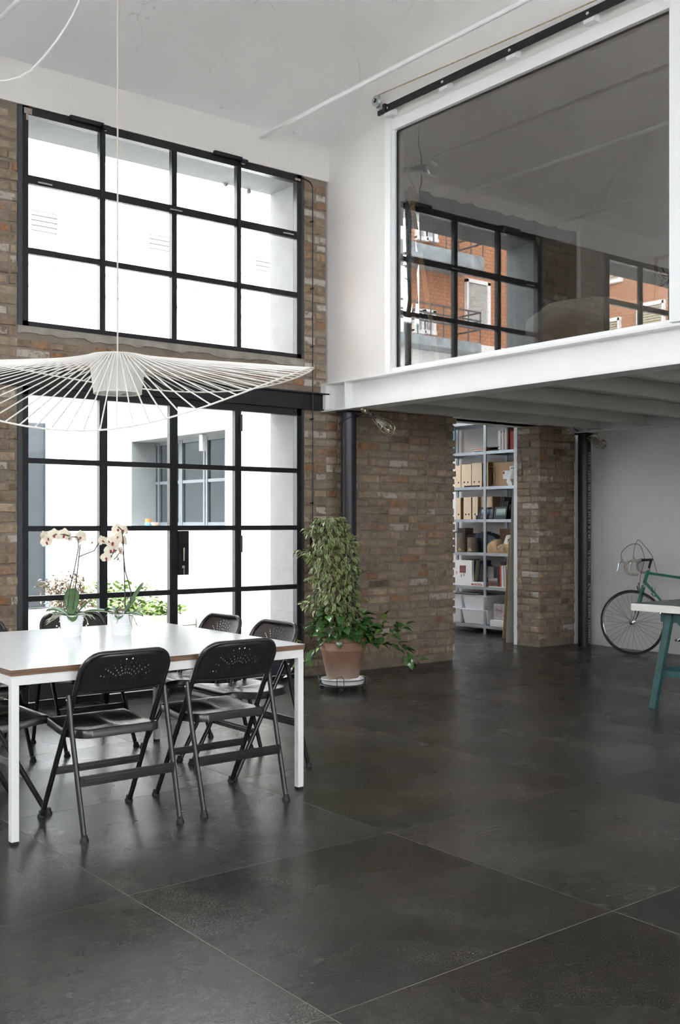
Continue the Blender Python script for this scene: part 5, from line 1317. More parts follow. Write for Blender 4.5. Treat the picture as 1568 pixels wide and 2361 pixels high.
for k in range(4):
    a = YAW+PI+k*PI/2-0.1; u = Vector((math.cos(a), math.sin(a), 0)); s_ = Vector((-u.y, u.x, 0)); c = Vector((QX, QY, 0))
    lp_ = [c+u*0.19+s_*(-0.028)+Vector((0,0,0.045)), c+u*0.202+s_*(-0.028)+Vector((0,0,0.11)), c+u*0.205+s_*(-0.015)+Vector((0,0,0.128)), c+u*0.205+s_*0.015+Vector((0,0,0.128)), c+u*0.202+s_*0.028+Vector((0,0,0.11)), c+u*0.19+s_*0.028+Vector((0,0,0.045))]
    part('wire_loop', MB().tube(lp_, 0.003, 6), M['zincwire'], tr, smooth=50)
    p = c+u*0.175+Vector((0,0,0.018)); q_ = Matrix.Translation(p) @ Matrix.Rotation(a+0.5, 4, 'Z') @ Matrix.Rotation(PI/2, 4, 'X')
    b = MB()
    for o_ in (-0.011, 0.004): b.lathe([(0.0, o_), (0.0175, o_), (0.0175, o_+0.008), (0, o_+0.008)], 14, M=q_)
    b.box(-0.006, 0.006, -0.006, 0.006, 0, 0.028, Matrix.Translation(p)); part('castor', b, M['rubber'], tr)
# ================================================================== SHELVING
XS = 9.34; XE = 9.76
def sy(px, X=XS): return on_X(px, 1200, X)[0]
SYM = sy(1117.5); SY0, SY1 = SYM-0.86, SYM+0.86
SZ = [0.070, 0.540, 0.955, 1.365, 1.765, 2.195, 2.570]      # undersides
ST = 0.036
sv = thing('shelving_unit', 'galvanised metal shelving unit full of files and books in the storage room', 'shelving', (XS+0.2, SYM, 0))
for y in (SY0, SYM, SY1):
    for x in (XS, XE-0.04):
        b = MB().box(x, x+0.004, y-0.020, y+0.020, 0, 3.0-0.1); b.box(x, x+0.036, y-0.004 if y != SY0 else y+0.016, y+0.0 if y != SY0 else y+0.020, 0, 2.9)
        if x == XS: b.box(x-0.003, x, y-0.006, y+0.006, 0, 2.9)
        p_ = part('upright', b, M['zinc'], sv)
for z in SZ:
    for y0, y1 in ((SY0+0.02, SYM-0.02), (SYM+0.02, SY1-0.02)):
        b = MB().box(XS+0.004, XE-0.004, y0, y1, z+ST-0.004, z+ST); b.box(XS+0.002, XS+0.006, y0, y1, z, z+ST); b.box(XE-0.008, XE-0.004, y0, y1, z, z+ST)
        b.box(XS+0.006, XE-0.006, y0, y0+0.002, z, z+ST); b.box(XS+0.006, XE-0.006, y1-0.002, y1, z, z+ST)
        part('shelf', b, M['zinc'], sv)
def Z(k): return SZ[k]+ST
def base(x0, x1, y0, y1, z): return ((x0+x1)/2, (y0+y1)/2, z)
def item(name, label, cat, pa, pb, z0, z1, m, xo=0.02, dep=0.25, group=None, ch=0.002, lean=0.0, rz=0.0, pz=None):
    x0 = XS+xo; x1 = x0+dep; y0, y1 = sy(pb, x0), sy(pa, x0)
    c = Vector(base(x0, x1, y0, y1, z0))
    o = MB().cbox(-dep/2, dep/2, -(y1-y0)/2, (y1-y0)/2, 0, z1-z0, ch)
    me = o.mesh(name, m); ob = tag(link(name, me, None, c), label, cat, group)
    if lean: ob.rotation_euler = (lean, 0, rz)
    elif rz: ob.rotation_euler = (0, 0, rz)
    return ob, (x0, x1, y0, y1)
# file boxes
def filebox(label, pa, pb, k, z1, xo, holes, side=0.0, group='pale file boxes on the shelves', dep=0.26):
    x0 = XS+xo; y0, y1 = sy(pb, x0), sy(pa, x0); z0 = Z(k)
    t = thing('file_box', label, 'file box', base(x0, x0+dep, y0, y1, z0), 0, group)
    b = MB().cbox(x0, x0+dep, y0, y1, z0, z1, 0.002); part('body', b, M['ply_side'], t)
    b = MB().cbox(x0-0.003, x0+0.002, y0+0.0015, y1-0.0015, z0, z1, 0.001); part('front', b, M['ply'], t)
    for ph in holes:
        y = sy(ph, x0-0.004); z = z0+0.062
        b = MB().lathe([(0.0, 0.0), (0.0085, 0.0), (0.0105, 0.001), (0.0105, 0.0)], 14, M=Matrix.Translation((x0-0.0035, y, z)) @ Matrix.Rotation(-PI/2, 4, 'Y')); part('finger_hole', b, M['black'], t)
    return t
h4 = Z(4)+0.285; h3 = Z(3)+0.275
filebox('pale file box leftmost on the upper file shelf, beside the brick edge', 1049, 1063, 4, h4-0.008, 0.03, [1057])
filebox('pale file box with two holes, second on the upper file shelf', 1064, 1087, 4, h4, 0.03, [1070.5, 1079])
filebox('pale file box with two holes, third on upper file shelf beside the upright', 1088, 1111.5, 4, h4+0.01, 0.03, [1093.5, 1104.5])
filebox('pale narrow file box right behind the shelf upright, upper file shelf', 1112.5, 1126, 4, h4+0.015, 0.05, [])
filebox('pale file box leftmost on the lower file shelf', 1051, 1062.5, 3, h3-0.005, 0.03, [1057.5])
filebox('pale file box with two holes, second on the lower file shelf', 1069, 1087, 3, h3, 0.03, [1074, 1081])
filebox('pale narrow file box with one hole behind the small navy bottle', 1089.5, 1102, 3, h3+0.003, 0.03, [1095.5])
filebox('pale wide file box behind the leaning framed photo at the upright', 1107, 1136.5, 3, h3+0.003, 0.08, [])
# top
item('box', 'pale box on the very top shelf, cut by the loft joist', 'box', 1046, 1088, Z(6), Z(6)+0.2, M['ply'], 0.03, 0.3)
item('box', 'brown box on the very top shelf right of the pale one', 'box', 1090, 1108, Z(6), Z(6)+0.16, M['card'], 0.10, 0.25)
# shelf 5
z = Z(5)
for i, (m, a, bb, h, dp) in enumerate([('black', 1093, 1120, 0.012, 0.26), ('paper', 1087, 1122, 0.008, 0.28), ('bk_orange', 1097, 1124, 0.016, 0.24), ('paper', 1086, 1121, 0.006, 0.27), ('bk_grey', 1100, 1146, 0.010, 0.24)]):
    pass
def colour(n, c, r_=0.55): 
    if n not in M: M[n] = mat(n, c, r_)
    return M[n]
colour('book_orange', (0.55, 0.20, 0.05)); colour('book_grey', (0.30, 0.30, 0.30)); colour('book_red', (0.36, 0.035, 0.02)); colour('book_navy', (0.03, 0.05, 0.10)); colour('book_blue', (0.12, 0.28, 0.40))
colour('book_lime', (0.42, 0.44, 0.12)); colour('book_violet', (0.15, 0.09, 0.25)); colour('book_white', (0.72, 0.71, 0.70)); colour('book_pink', (0.45, 0.25, 0.30)); colour('book_plum', (0.08, 0.045, 0.10)); colour('book_yellow', (0.52, 0.40, 0.08)); colour('slate', (0.07, 0.075, 0.08)); colour('steelblue', (0.07, 0.11, 0.15))
zz = z
for m, a, bb, h, lab in [('black', 1094, 1150, 0.012, 'black folder at the bottom of the flat pile on the second shelf'), ('book_white', 1087, 1124, 0.010, 'white magazine near the bottom of the flat pile'), ('book_orange', 1098, 1126, 0.016, 'orange magazine in the flat pile'), ('book_white', 1086, 1120, 0.006, 'white sheet stack on top of the orange magazine'), ('book_grey', 1116, 1150, 0.012, 'dark grey binder on top of the flat pile')]:
    item('magazine', lab, 'magazine', a, bb, zz, zz+h, M[m], 0.03, 0.27, 'flat pile on the second shelf', 0.001, rz=0.0); zz += h
def bookrow(k, specs, group, xo=0.04, dep=0.20, lean=0.0, cat='book'):
    for a, bb, h, m, lab in specs:
        item('book', lab, cat, a, bb, Z(k), Z(k)+h, M[m], xo, dep, group, 0.0012, lean=lean)
bookrow(5, [(1148.5, 1154, 0.235, 'book_white', 'pale tall book leftmost of the top upright books'), (1154.2, 1157, 0.215, 'book_grey', 'thin grey book between pale ones, top upright row'), (1157.2, 1160.5, 0.24, 'book_white', 'light grey book in the middle of the top upright books'), (1160.7, 1164.5, 0.22, 'book_pink', 'greyish pink book in the top upright books'), (1164.7, 1168, 0.25, 'book_white', 'white spine book before the brown panel')], 'grey and white upright books on the second shelf')
item('panel', 'brown wooden box side left of the red books', 'box', 1168.5, 1171.5, Z(5), Z(5)+0.28, M['wood_dark'], 0.02, 0.25)
item('panel', 'brown board lying over the red books', 'board', 1168.5, 1190, Z(5)+0.275, Z(5)+0.285, M['wood_dark'], 0.02, 0.25)
bookrow(5, [(1171.8, 1174.6, 0.225, 'book_red', 'red volume leftmost of the red set'), (1174.9, 1177.8, 0.225, 'book_red', 'red volume second from left of the red set'), (1178.1, 1181, 0.225, 'book_red', 'red volume third from left of the red set'), (1181.3, 1184, 0.225, 'book_red', 'red volume fourth of the red set'), (1184.3, 1187, 0.215, 'book_navy', 'dark volume at the right end beside the red set')], 'red set of volumes on the second shelf')
item('board', 'white board with blue edge standing behind the brick edge', 'board', 1044.5, 1048.5, Z(5), Z(5)+0.32, M['book_blue'], 0.02, 0.02)
# shelf 4
item('drive', 'flat black device lying in front of the pale file boxes', 'device', 1070, 1103, Z(4), Z(4)+0.018, M['black'], 0.004, 0.022)
item('cardboard_box', 'brown cardboard box with torn tape marks on upper file shelf', 'box', 1137, 1190, Z(4), Z(4)+0.29, M['card'], 0.09, 0.28)
b = MB(); y, zz = on_X(1132, 1107, XS+0.06); b.tube([(XS+0.06, y+0.07*math.cos(2*PI*k/28), Z(4)+0.125+0.12*math.sin(2*PI*k/28)) for k in range(28)], 0.006, 6, closed=True)
solo('wooden_hoop', b, M['wood_dark'], (XS+0.06, y, Z(4)), 'thin brown hoop standing between file box and cardboard box', 'hoop')
cardz = on_X(1160, 1095, XS+0.08)
y0, y1 = sy(1183, XS+.07), sy(1158.5, XS+.07); 
tg = thing('name_tag', 'white card with a red dot fixed on the cardboard box', 'card', (XS+0.08, (y0+y1)/2, Z(4)+0.09))
part('card', MB().box(XS+0.080, XS+0.083, y0, y1, Z(4)+0.085, Z(4)+0.185), M['paper'], tg)
yd, zd = on_X(1161, 1090, XS+.075); part('red_dot', MB().lathe([(0.0, 0.006), (0.012, 0.004), (0.017, 0.0)], 14, M=Matrix.Translation((XS+0.080, yd, zd)) @ Matrix.Rotation(-PI/2, 4, 'Y')), M['book_red'], tg)
sg = thing('letter_sign', 'white sign with letters A R at the top right of the cardboard box', 'sign', (XS+0.06, sy(1184), Z(4)+0.19))
y0, z1 = on_X(1190, 1074, XS+.06); y1, z0 = on_X(1175, 1084, XS+.06); part('sign_plate', MB().box(XS+0.062, XS+0.064, y0, y1, z0-0.01, z1), M['paper'], sg)
def text(body, size, loc, m, parent, fx='W', ext=0.0004):
    c = bpy.data.curves.new('lettering', 'FONT'); c.body = body; c.size = size; c.extrude = ext; c.offset = size*0.022; c.materials.append(m)
    o = link('lettering', c, parent, Vector(loc)-wloc(parent)); 
    if fx == 'W': o.rotation_euler = (PI/2, 0, -PI/2)       # faces -X, reads towards -Y
    return font_to_mesh(o)
text('AR', 0.05, (XS+0.0605, y1-0.012, z0+0.000), M['black'], sg)
fo_ = MB(); rr = random.Random(2)
for i in range(9):
    yy_, z_ = on_X(1173+rr.uniform(-4, 8), 1086+i*4, XS+0.05)
    fo_.grid(lambda u, v: (-0.004*math.sin(PI*u)-0.004*math.sin(PI*v), (u-0.5)*0.05*math.sin(PI*(0.1+0.8*v)), (v-0.5)*0.065), 4, 4, Matrix.Translation((XS+0.045-0.002*i, yy_, z_)) @ Matrix.Rotation(rr.uniform(-1, 1), 4, 'X'))
solo('paper_flower', fo_, M['paper'], (XS+0.05, sy(1176), Z(4)), 'white layered paper petals hanging in front of the cardboard box', 'paper decoration')
# shelf 3
for a, bb, h, lab, ln in [(1150, 1154, 0.27, 'black folder leftmost of the leaning black folders', 0.10), (1154.5, 1158.5, 0.27, 'black folder second of the leaning black folders', 0.12), (1159, 1163, 0.22, 'black folder third, shorter, of the leaning black folders', 0.14), (1163.5, 1168, 0.22, 'black folder fourth of the leaning black folders', 0.16), (1168.5, 1173, 0.18, 'black folder with white edge, fifth of the leaning folders', 0.24), (1174, 1178, 0.17, 'black folder rightmost of the leaning folders', 0.3)]:
    item('folder', lab, 'folder', a, bb, Z(3), Z(3)+h, M['black'], 0.10, 0.24, 'black folders leaning on the lower file shelf', 0.001, lean=ln)
def photo(label, pa, pb, k, h, cols, skew):
    x0 = XS+0.02; y0, y1 = sy(pb, x0), sy(pa, x0); z0 = Z(k)
    t = thing('photo_frame', label, 'photo frame', ((x0+0.05), (y0+y1)/2, z0), 0, 'black photo frames on the lower file shelf')
    T = Matrix.Translation((x0, (y0+y1)/2, z0)) @ Matrix.Rotation(0.22, 4, 'Y'); w_ = (y1-y0)
    b = MB(); f = 0.022
    b.box(0, 0.014, -w_/2, w_/2, 0, f, T); b.box(0, 0.014, -w_/2, w_/2, h-f, h, T); b.box(0, 0.014, -w_/2, -w_/2+f, 0, h, T); b.box(0, 0.014, w_/2-f, w_/2, 0, h, T); b.box(0.012, 0.014, -w_/2, w_/2, 0, h, T)
    b.bar(T @ Vector((0.014, 0, h*0.7)), (x0+0.09, (y0+y1)/2, z0+0.002), 0.02, 0.003)
    part('frame', b, M['black'], t)
    m, nt, bb_ = nmat('photo_print'); tc = nt.nodes.new('ShaderNodeTexCoord').outputs['Generated']; s_ = nt.nodes.new('ShaderNodeSeparateXYZ'); nt.links.new(tc, s_.inputs[0])
    nz = noise(nt, tc, 6, 4); v_ = math2(nt, 'ADD', s_.outputs[2], math2(nt, 'MULTIPLY', nz, 0.3))
    nt.links.new(ramp(nt, v_, cols), bb_.inputs['Base Color']); bb_.inputs['Roughness'].default_value = 0.2
    part('photograph', MB().box(0.006, 0.0075, -w_/2+f, w_/2-f, f, h-f, T), m, t)
photo('black framed photo with blue scene leaning left, crossed by the shelf upright', 1103, 1135, 3, 0.15, [(0.2, (0.25, 0.12, 0.08)), (0.5, (0.05, 0.10, 0.2)), (0.9, (0.30, 0.38, 0.45))], 0)
photo('black framed photo of a pale skyline, right of the shelf upright', 1137, 1166, 3, 0.155, [(0.3, (0.05, 0.08, 0.08)), (0.55, (0.25, 0.32, 0.30)), (0.8, (0.42, 0.50, 0.48))], 0)
y = sy(1097, XS+.01); b = MB().lathe([(0.0, 0), (0.0145, 0), (0.0145, 0.045), (0.012, 0.05)], 14, (XS+0.03, y, Z(3))); bt = thing('bottle', 'small navy bottle with silver cap in front of a file box', 'bottle', (XS+0.03, y, Z(3)))
part('body', b, M['book_navy'], bt, smooth=40); part('cap', MB().lathe([(0.0085, 0.05), (0.0085, 0.066), (0, 0.067)], 12, (XS+0.03, y, Z(3))), M['chrome'], bt)
b = MB(); 
for i in range(6): b.sphere((XS+0.06, sy(1180)+rr.uniform(-.03, .03), Z(3)+0.03+i*0.018), 0.03-0.002*i, 10, 7, (1, 1.1-0.05*i, 0.7))
solo('cloth_bundle', b, M['lamp_white'], (XS+0.06, sy(1180), Z(3)), 'crumpled off-white cloth bundle at right end of lower file shelf', 'cloth', smooth=60)
# shelf 2
item('kraft_box', 'dark brown box standing behind the two round tubes', 'box', 1055, 1072, Z(2), Z(2)+0.30, M['tube_brown'], 0.14, 0.15)
for a, bb, lab in ((1056.5, 1077.5, 'round dark brown paper tube canister, left of the pair'), (1079.5, 1102.5, 'round dark brown paper tube canister, right of the pair')):
    xc_ = XS+0.075; y = (sy(a, xc_)+sy(bb, xc_))/2; rd = (sy(a, xc_)-sy(bb, xc_))/2*0.86
    t = thing('paper_canister', lab, 'canister', (xc_, y, Z(2)), 0, 'brown paper canisters')
    part('tube', MB().lathe([(0, 0), (rd, 0), (rd, 0.145)], 28, (xc_, y, Z(2))), M['tube_brown'], t, smooth=40); part('lid', MB().lathe([(rd+0.001, 0.145), (rd+0.001, 0.185), (0, 0.186)], 28, (xc_, y, Z(2))), M['tube_brown'], t, smooth=40)
    tr_ = []; nn = 8
    for k in range(nn+1):
        q_ = k/nn; a_ = PI-0.15+0.85*q_; h_ = 0.045*(q_/0.35 if q_ < 0.35 else (1-q_)/0.65)
        for hh in (0.018, 0.018+h_): tr_.append((xc_+(rd+0.0012)*math.cos(a_), y+(rd+0.0012)*math.sin(a_), Z(2)+hh))
    part('printed_triangle', MB().add(tr_, [(2*k, 2*k+2, 2*k+3, 2*k+1) for k in range(nn)]), M['tan'], t)
    part('printed_ring', MB().tube([Vector((xc_, y, Z(2)+0.14))+Vector((-rd-0.001, 0.010*math.cos(2*PI*k/16), 0.010*math.sin(2*PI*k/16))) for k in range(16)], 0.0010, 4, closed=True), M['tan'], t)
item('device', 'black device with white lens behind the brown canisters', 'device', 1074, 1097, Z(2)+0.0, Z(2)+0.235, M['black'], 0.17, 0.12)
ORD = ['first', 'second', 'third', 'fourth', 'fifth', 'sixth', 'seventh', 'eighth', 'ninth']
CASE_L = ['slim blue grey case, %s one to the %s of the shelf upright' % (ORD[(5-k) if k < 6 else max(0, k-6)], 'left' if k < 6 else 'right') for k in range(14)]
for i in range(14):
    a = 1095+i*3.3; hh = 0.255-0.012*abs(i-5)*0.6
    if 1113 < a < 1117: continue
    item('video_case', CASE_L[i], 'case', a, a+2.9, Z(2), Z(2)+hh, M['steelblue'] if i % 3 else M['book_navy'], 0.16, 0.16, 'slim blue grey cases', 0.001, lean=-0.05)
item('folder', 'olive brown folder behind the wrapped parcel', 'folder', 1152, 1185, Z(2), Z(2)+0.295, M['wood_dark'], 0.20, 0.04)
pc = thing('card', 'white card with black bird drawing above the parcel', 'card', (XS+0.10, sy(1171), Z(2)+0.14))
y1, z1 = on_X(1162, 1234, XS+0.09); y0, z0 = on_X(1182, 1262, XS+0.09)
part('card', MB().add([(XS+0.09, y1+0.03, z0-0.02), (XS+0.09, y0, z0-0.02), (XS+0.12, y0, z1+0.01), (XS+0.12, y1-0.01, z1)], [(0,1,2,3)]), M['paper'], pc)
b = MB(); 
for i, (py_, pz_, s_) in enumerate([(0.45, 0.6, 0.014), (0.6, 0.5, 0.010), (0.75, 0.45, 0.012), (0.35, 0.45, 0.008), (0.85, 0.5, 0.008)]): b.sphere((XS+0.100, y1+(y0-y1)*py_, z0+(z1-z0)*pz_), s_, 8, 5, (0.4, 1, 0.8))
part('drawing', b, M['black'], pc)
# wrapped parcel
yb0, yb1 = sy(1182, XS+.02), sy(1125, XS+.02)
def parc(u, v):
    y = yb1+(yb0-yb1)*u; zt_ = 0.115+0.10*max(0, 1-((u-0.16)/0.2)**2)**0.5*0.55*(u < 0.36)+0.05*max(0, (u-0.62))*1.4+0.006*math.sin(u*30)
    if v < 0.34: return (XS+0.015-0.008*math.sin(PI*v/0.34)-0.004*math.sin(u*22), y, Z(2)+zt_*0.72*v/0.34)
    w_ = (v-0.34)/0.66; return (XS+0.015+0.24*w_, y, Z(2)+zt_*(0.72+0.28*math.sin(PI*w_))*(1-0.7*max(0, w_-0.6)/0.4)+0.004*math.sin(u*40+v*9))
pr = thing('parcel', 'crumpled kraft paper parcel tied with string', 'parcel', (XS+0.13, (yb0+yb1)/2, Z(2)))
part('wrapping', MB().grid(parc, 30, 16), M['kraft'], pr, smooth=60)
ycn = yb1+(yb0-yb1)*0.62; part('string', MB().tube([(XS+0.004, ycn+0.07*math.cos(t_)+0.02, Z(2)+0.075+0.03*math.sin(t_*2)) for t_ in [k*2*PI/20 for k in range(20)]], 0.0018, 5, closed=True).tube([(XS+0.004, ycn, Z(2)+0.10), (XS+0.005, ycn-0.03, Z(2)+0.06), (XS+0.006, ycn-0.045, Z(2)+0.03)], 0.0018, 5), M['orchid_stem'], pr)
# shelf 1
bookrow(2, [(1047, 1050, 0.26, 'book_grey', 'grey upright book leftmost on the canister shelf'), (1050.3, 1053, 0.24, 'book_white', 'pale upright book beside the left canister')], 'books left of the canisters')
al = thing('white_album', 'white square box lid with pasted brown photo and coloured leaves', 'album', (XS+0.03, (sy(1049)+sy(1088))/2, Z(1)))
y0, y1 = sy(1088, XS+.02), sy(1049, XS+.02); part('board', MB().cbox(XS+0.02, XS+0.06, y0, y1, Z(1), Z(1)+0.315, 0.002), M['paper'], al)
yy0, zz1 = on_X(1074, 1304, XS+.019); yy1, zz0 = on_X(1060, 1320, XS+.019); part('pasted_photo', MB().box(XS+0.0175, XS+0.0195, yy0, yy1, zz0, zz1), mat('photo_brown', (0.22, 0.10, 0.08), 0.4, var=0.6, scale=60), al)
for px_, py_, cname, col_ in ((1053, 1320, 'leaf_pink', (0.6, 0.25, 0.30)), (1064, 1327, 'leaf_lilac', (0.34, 0.26, 0.50)), (1070, 1325, 'leaf_ochre', (0.45, 0.27, 0.13))):
    y, z = on_X(px_, py_, XS+.019); part('pasted_leaf', MB().sphere((XS+0.0185, y, z), 0.016, 8, 6, (0.08, 0.7, 1.3)), colour(cname, col_), al)
for a, bb, h, m, lab, ln in [(1090, 1093, 0.30, 'book_navy', 'navy book leftmost of the leaning coloured books', 0.05), (1093.5, 1095, 0.31, 'book_white', 'thin white book next to the navy one', 0.10), (1095.5, 1099, 0.315, 'book_lime', 'lime green book among leaning books', 0.13), (1099.5, 1102, 0.31, 'book_violet', 'violet book next to lime green one', 0.15), (1102.5, 1108, 0.27, 'slate', 'thick dark book leaning right of violet one', 0.18), (1108.5, 1113, 0.25, 'slate', 'second thick dark book, leaning by the upright', 0.2), (1104, 1112, 0.31, 'book_plum', 'plum box behind the thick dark books', 0.0)]:
    item('book', lab, 'book', a, bb, Z(1), Z(1)+h, M[m], 0.12 if m != 'book_plum' else 0.2, 0.16, 'leaning books on the second lowest shelf', 0.001, lean=ln)
for i in range(5): item('magazine', 'thin magazine standing behind the white album, %s from the left' % ORD[i], 'magazine', 1066+i*4, 1068.5+i*4, Z(1), Z(1)+0.325, M['book_white'] if i % 2 else M['book_yellow'] if i == 0 else M['book_grey'], 0.10, 0.18, 'magazines behind the white album', 0.001)
gm = thing('board_game', 'long white game box with red lettering lying on the shelf', 'game box', (XS+0.06, (sy(1082)+sy(1115))/2, Z(1)))
y0, y1 = sy(1115, XS-.005), sy(1081, XS-.005); part('box', MB().cbox(XS-0.005, XS+0.10, y0, y1, Z(1), Z(1)+0.050, 0.002), M['paper'], gm)
text('MONOPOLI', 0.036, (XS-0.006, y1-0.045, Z(1)+0.012), colour('ink_red', (0.42, 0.02, 0.03)), gm)
g2 = thing('board_game', 'brown game box with dark lettering lying right of the upright', 'game box', (XS+0.08, (sy(1125)+sy(1147))/2, Z(1)))
y0, y1 = sy(1147, XS+.03), sy(1125, XS+.03); part('box', MB().cbox(XS+0.03, XS+0.22, y0, y1, Z(1)+0.012, Z(1)+0.075, 0.002), mat('brown_game', (0.20, 0.12, 0.10), 0.6), g2); part('lid', MB().cbox(XS+0.03, XS+0.22, y0, y1, Z(1)+0.076, Z(1)+0.105, 0.002), M['greyboard'], g2)
text('C MONO', 0.034, (XS+0.029, y1-0.01, Z(1)+0.03), colour('ink_dark', (0.08, 0.02, 0.02)), g2)
item('board', 'thin cream board lying flat under the right hand books', 'board', 1126, 1178, Z(1), Z(1)+0.010, M['lamp_white'], 0.0, 0.2)
item('device', 'grey louvred box behind the upright on the second lowest shelf', 'device', 1118, 1138, Z(1)+0.10, Z(1)+0.24, M['book_grey'], 0.16, 0.15)
item('frame', 'small grey picture standing at the back of the second lowest shelf', 'picture', 1154, 1164, Z(1), Z(1)+0.30, M['greyboard'], 0.36, 0.02)
sp_ = [(1147, 1149.2, .24, 'book_plum'), (1149.4, 1152.6, .26, 'black'), (1152.8, 1156.6, .27, 'ink_red2'), (1156.8, 1159, .265, 'book_white'), (1159.2, 1161.5, .265, 'book_white'), (1161.7, 1163.8, .265, 'book_grey'), (1164, 1166.4, .27, 'book_white'), (1166.6, 1168.4, .265, 'book_plum'), (1168.6, 1170.6, .28, 'book_white'), (1170.8, 1173.6, .28, 'book_blue'), (1173.8, 1177, .28, 'book_red')]
colour('ink_red2', (0.50, 0.07, 0.03))
nmz = ['plum narrow book leftmost of right hand row', 'black book second in right hand row', 'orange red book third in right hand row', 'white magazine right of the orange red book', 'white magazine fifth in the right hand row', 'grey magazine sixth in the right hand row', 'white magazine seventh in the right hand row', 'plum magazine eighth in right hand row', 'white magazine just left of the blue book', 'light blue book in right hand row', 'dark red book at the right end of the row']
for (a, bb, h, m), lab in zip(sp_, nmz): item('book', lab, 'book', a, bb, Z(1)+0.011, Z(1)+h, M[m], 0.03, 0.2, 'upright books right on the second lowest shelf', 0.001, lean=-0.03)
# bottom shelf: plastic bins
def binbox(label, pa, pb, z0, h, xo, dep):
    x0 = XS+xo; y0, y1 = sy(pb, x0), sy(pa, x0); c = Vector(((x0+dep/2), (y0+y1)/2, z0)); w_ = (y1-y0)/2; d = dep/2; q = 0.86
    t = thing('storage_bin', label, 'storage bin', c, 0, 'white plastic storage bins')
    b = MB(); vs = []
    for zz_, s_ in ((0, q), (h-0.02, 1.0), (h, 1.0)):
        for sx_, sy_ in ((-1,-1), (1,-1), (1,1), (-1,1)): vs.append((sx_*d*s_, sy_*w_*s_, zz_))
    b.add(vs, [(3,2,1,0), (0,1,5,4), (1,2,6,5), (2,3,7,6), (3,0,4,7), (4,5,9,8), (5,6,10,9), (6,7,11,10), (7,4,8,11)]); o = part('bin', b, M['plastic_white'], t, True)
    bv = o.modifiers.new('bevel', 'BEVEL'); bv.width = 0.012; bv.segments = 2
    b = MB(); b.box(-d-0.004, d+0.004, -w_-0.004, w_+0.004, h-0.012, h); part('lid', b, M['plastic_white'], t, True)
zb0 = Z(0)
binbox('white plastic bin, lower one of the wide stack behind the upright', 1064, 1124, zb0, 0.185, 0.0, 0.36)
binbox('white plastic bin, upper one of the wide stack behind the upright', 1066, 1122, zb0+0.186, 0.175, 0.0, 0.36)
binbox('white plastic bin, lower left one half hidden by bricks', 1018, 1063, zb0, 0.185, 0.0, 0.36)
binbox('white plastic bin, upper left one half hidden by bricks', 1018, 1064.5, zb0+0.186, 0.175, 0.0, 0.36)
item('folder', 'dark folder sagging over the top of the left bins', 'folder', 1046, 1095, zb0+0.362, zb0+0.372, M['black'], -0.01, 0.30)
item('plastic_sleeve', 'clear grey sleeve lying on the dark folder over the bins', 'sleeve', 1050, 1100, zb0+0.373, zb0+0.378, M['book_grey'], -0.02, 0.25)
item('carton', 'low white carton at the right of the bottom shelf', 'box', 1130, 1166, zb0, zb0+0.075, M['paper'], -0.01, 0.3)
by = item('bag', 'translucent grey bag with red speckled pattern above the white carton', 'bag', 1137, 1170, zb0+0.076, zb0+0.27, mat('speckled_bag', (0.42, 0.40, 0.42), 0.5, var=0.5, scale=70), 0.05, 0.22, ch=0.02)
y, z = on_X(1153, 1407, XS+.045); b = MB()
for i in range(60): b.sphere((XS+0.048, y+rr.gauss(0, 0.055), z+rr.gauss(0, 0.022)), 0.0035, 5, 3)
part('red_speckles', b, colour('speckle_red', (0.30, 0.06, 0.08)), by[0], kind='stuff')
# leaning boards
def lean_board(label, name, pxb, pyb, pxt, pyt, wpx, m, Xb, thick=0.02):
    y0, _ = on_X(pxb, pyb, Xb); 
    xb, yb = on_floor(pxb, pyb); xt, zt_ = xb+0.10, None
    t_ = 11.9; dx, dy = ray(pxt); top = Vector((dx, dy, (HZ-pyt)/FPX)); k_ = (xb*CA+yb*SA)/1.0; top = Vector((dx*k_, dy*k_, CH+(HZ-pyt)/FPX*k_))
    o = MB().bar((xb, yb, 0.0), top, wpx, thick, up=(CA, SA, 0)); 
    return solo(name, o, m, (xb, yb, 0), label, 'board', 'boards leaning by the white jamb')
lean_board('tall grey board leaning beside the white jamb, widest', 'leaning_board', 1175, 1481, 1189, 1130, 0.075, M['greyboard'], 9.0)
lean_board('grey board edge leaning just left of the widest one', 'leaning_board', 1169, 1479, 1185, 1150, 0.020, M['greyboard'], 9.0)
lean_board('pale pine strip leaning leftmost with its foot on the floor', 'leaning_board', 1162, 1472, 1177, 1240, 0.035, M['wood'], 9.1)
lean_board('lilac card strip leaning between pine strip and grey boards', 'leaning_board', 1166, 1470, 1175, 1300, 0.02, colour('lilac_card', (0.36, 0.34, 0.44)), 9.1)

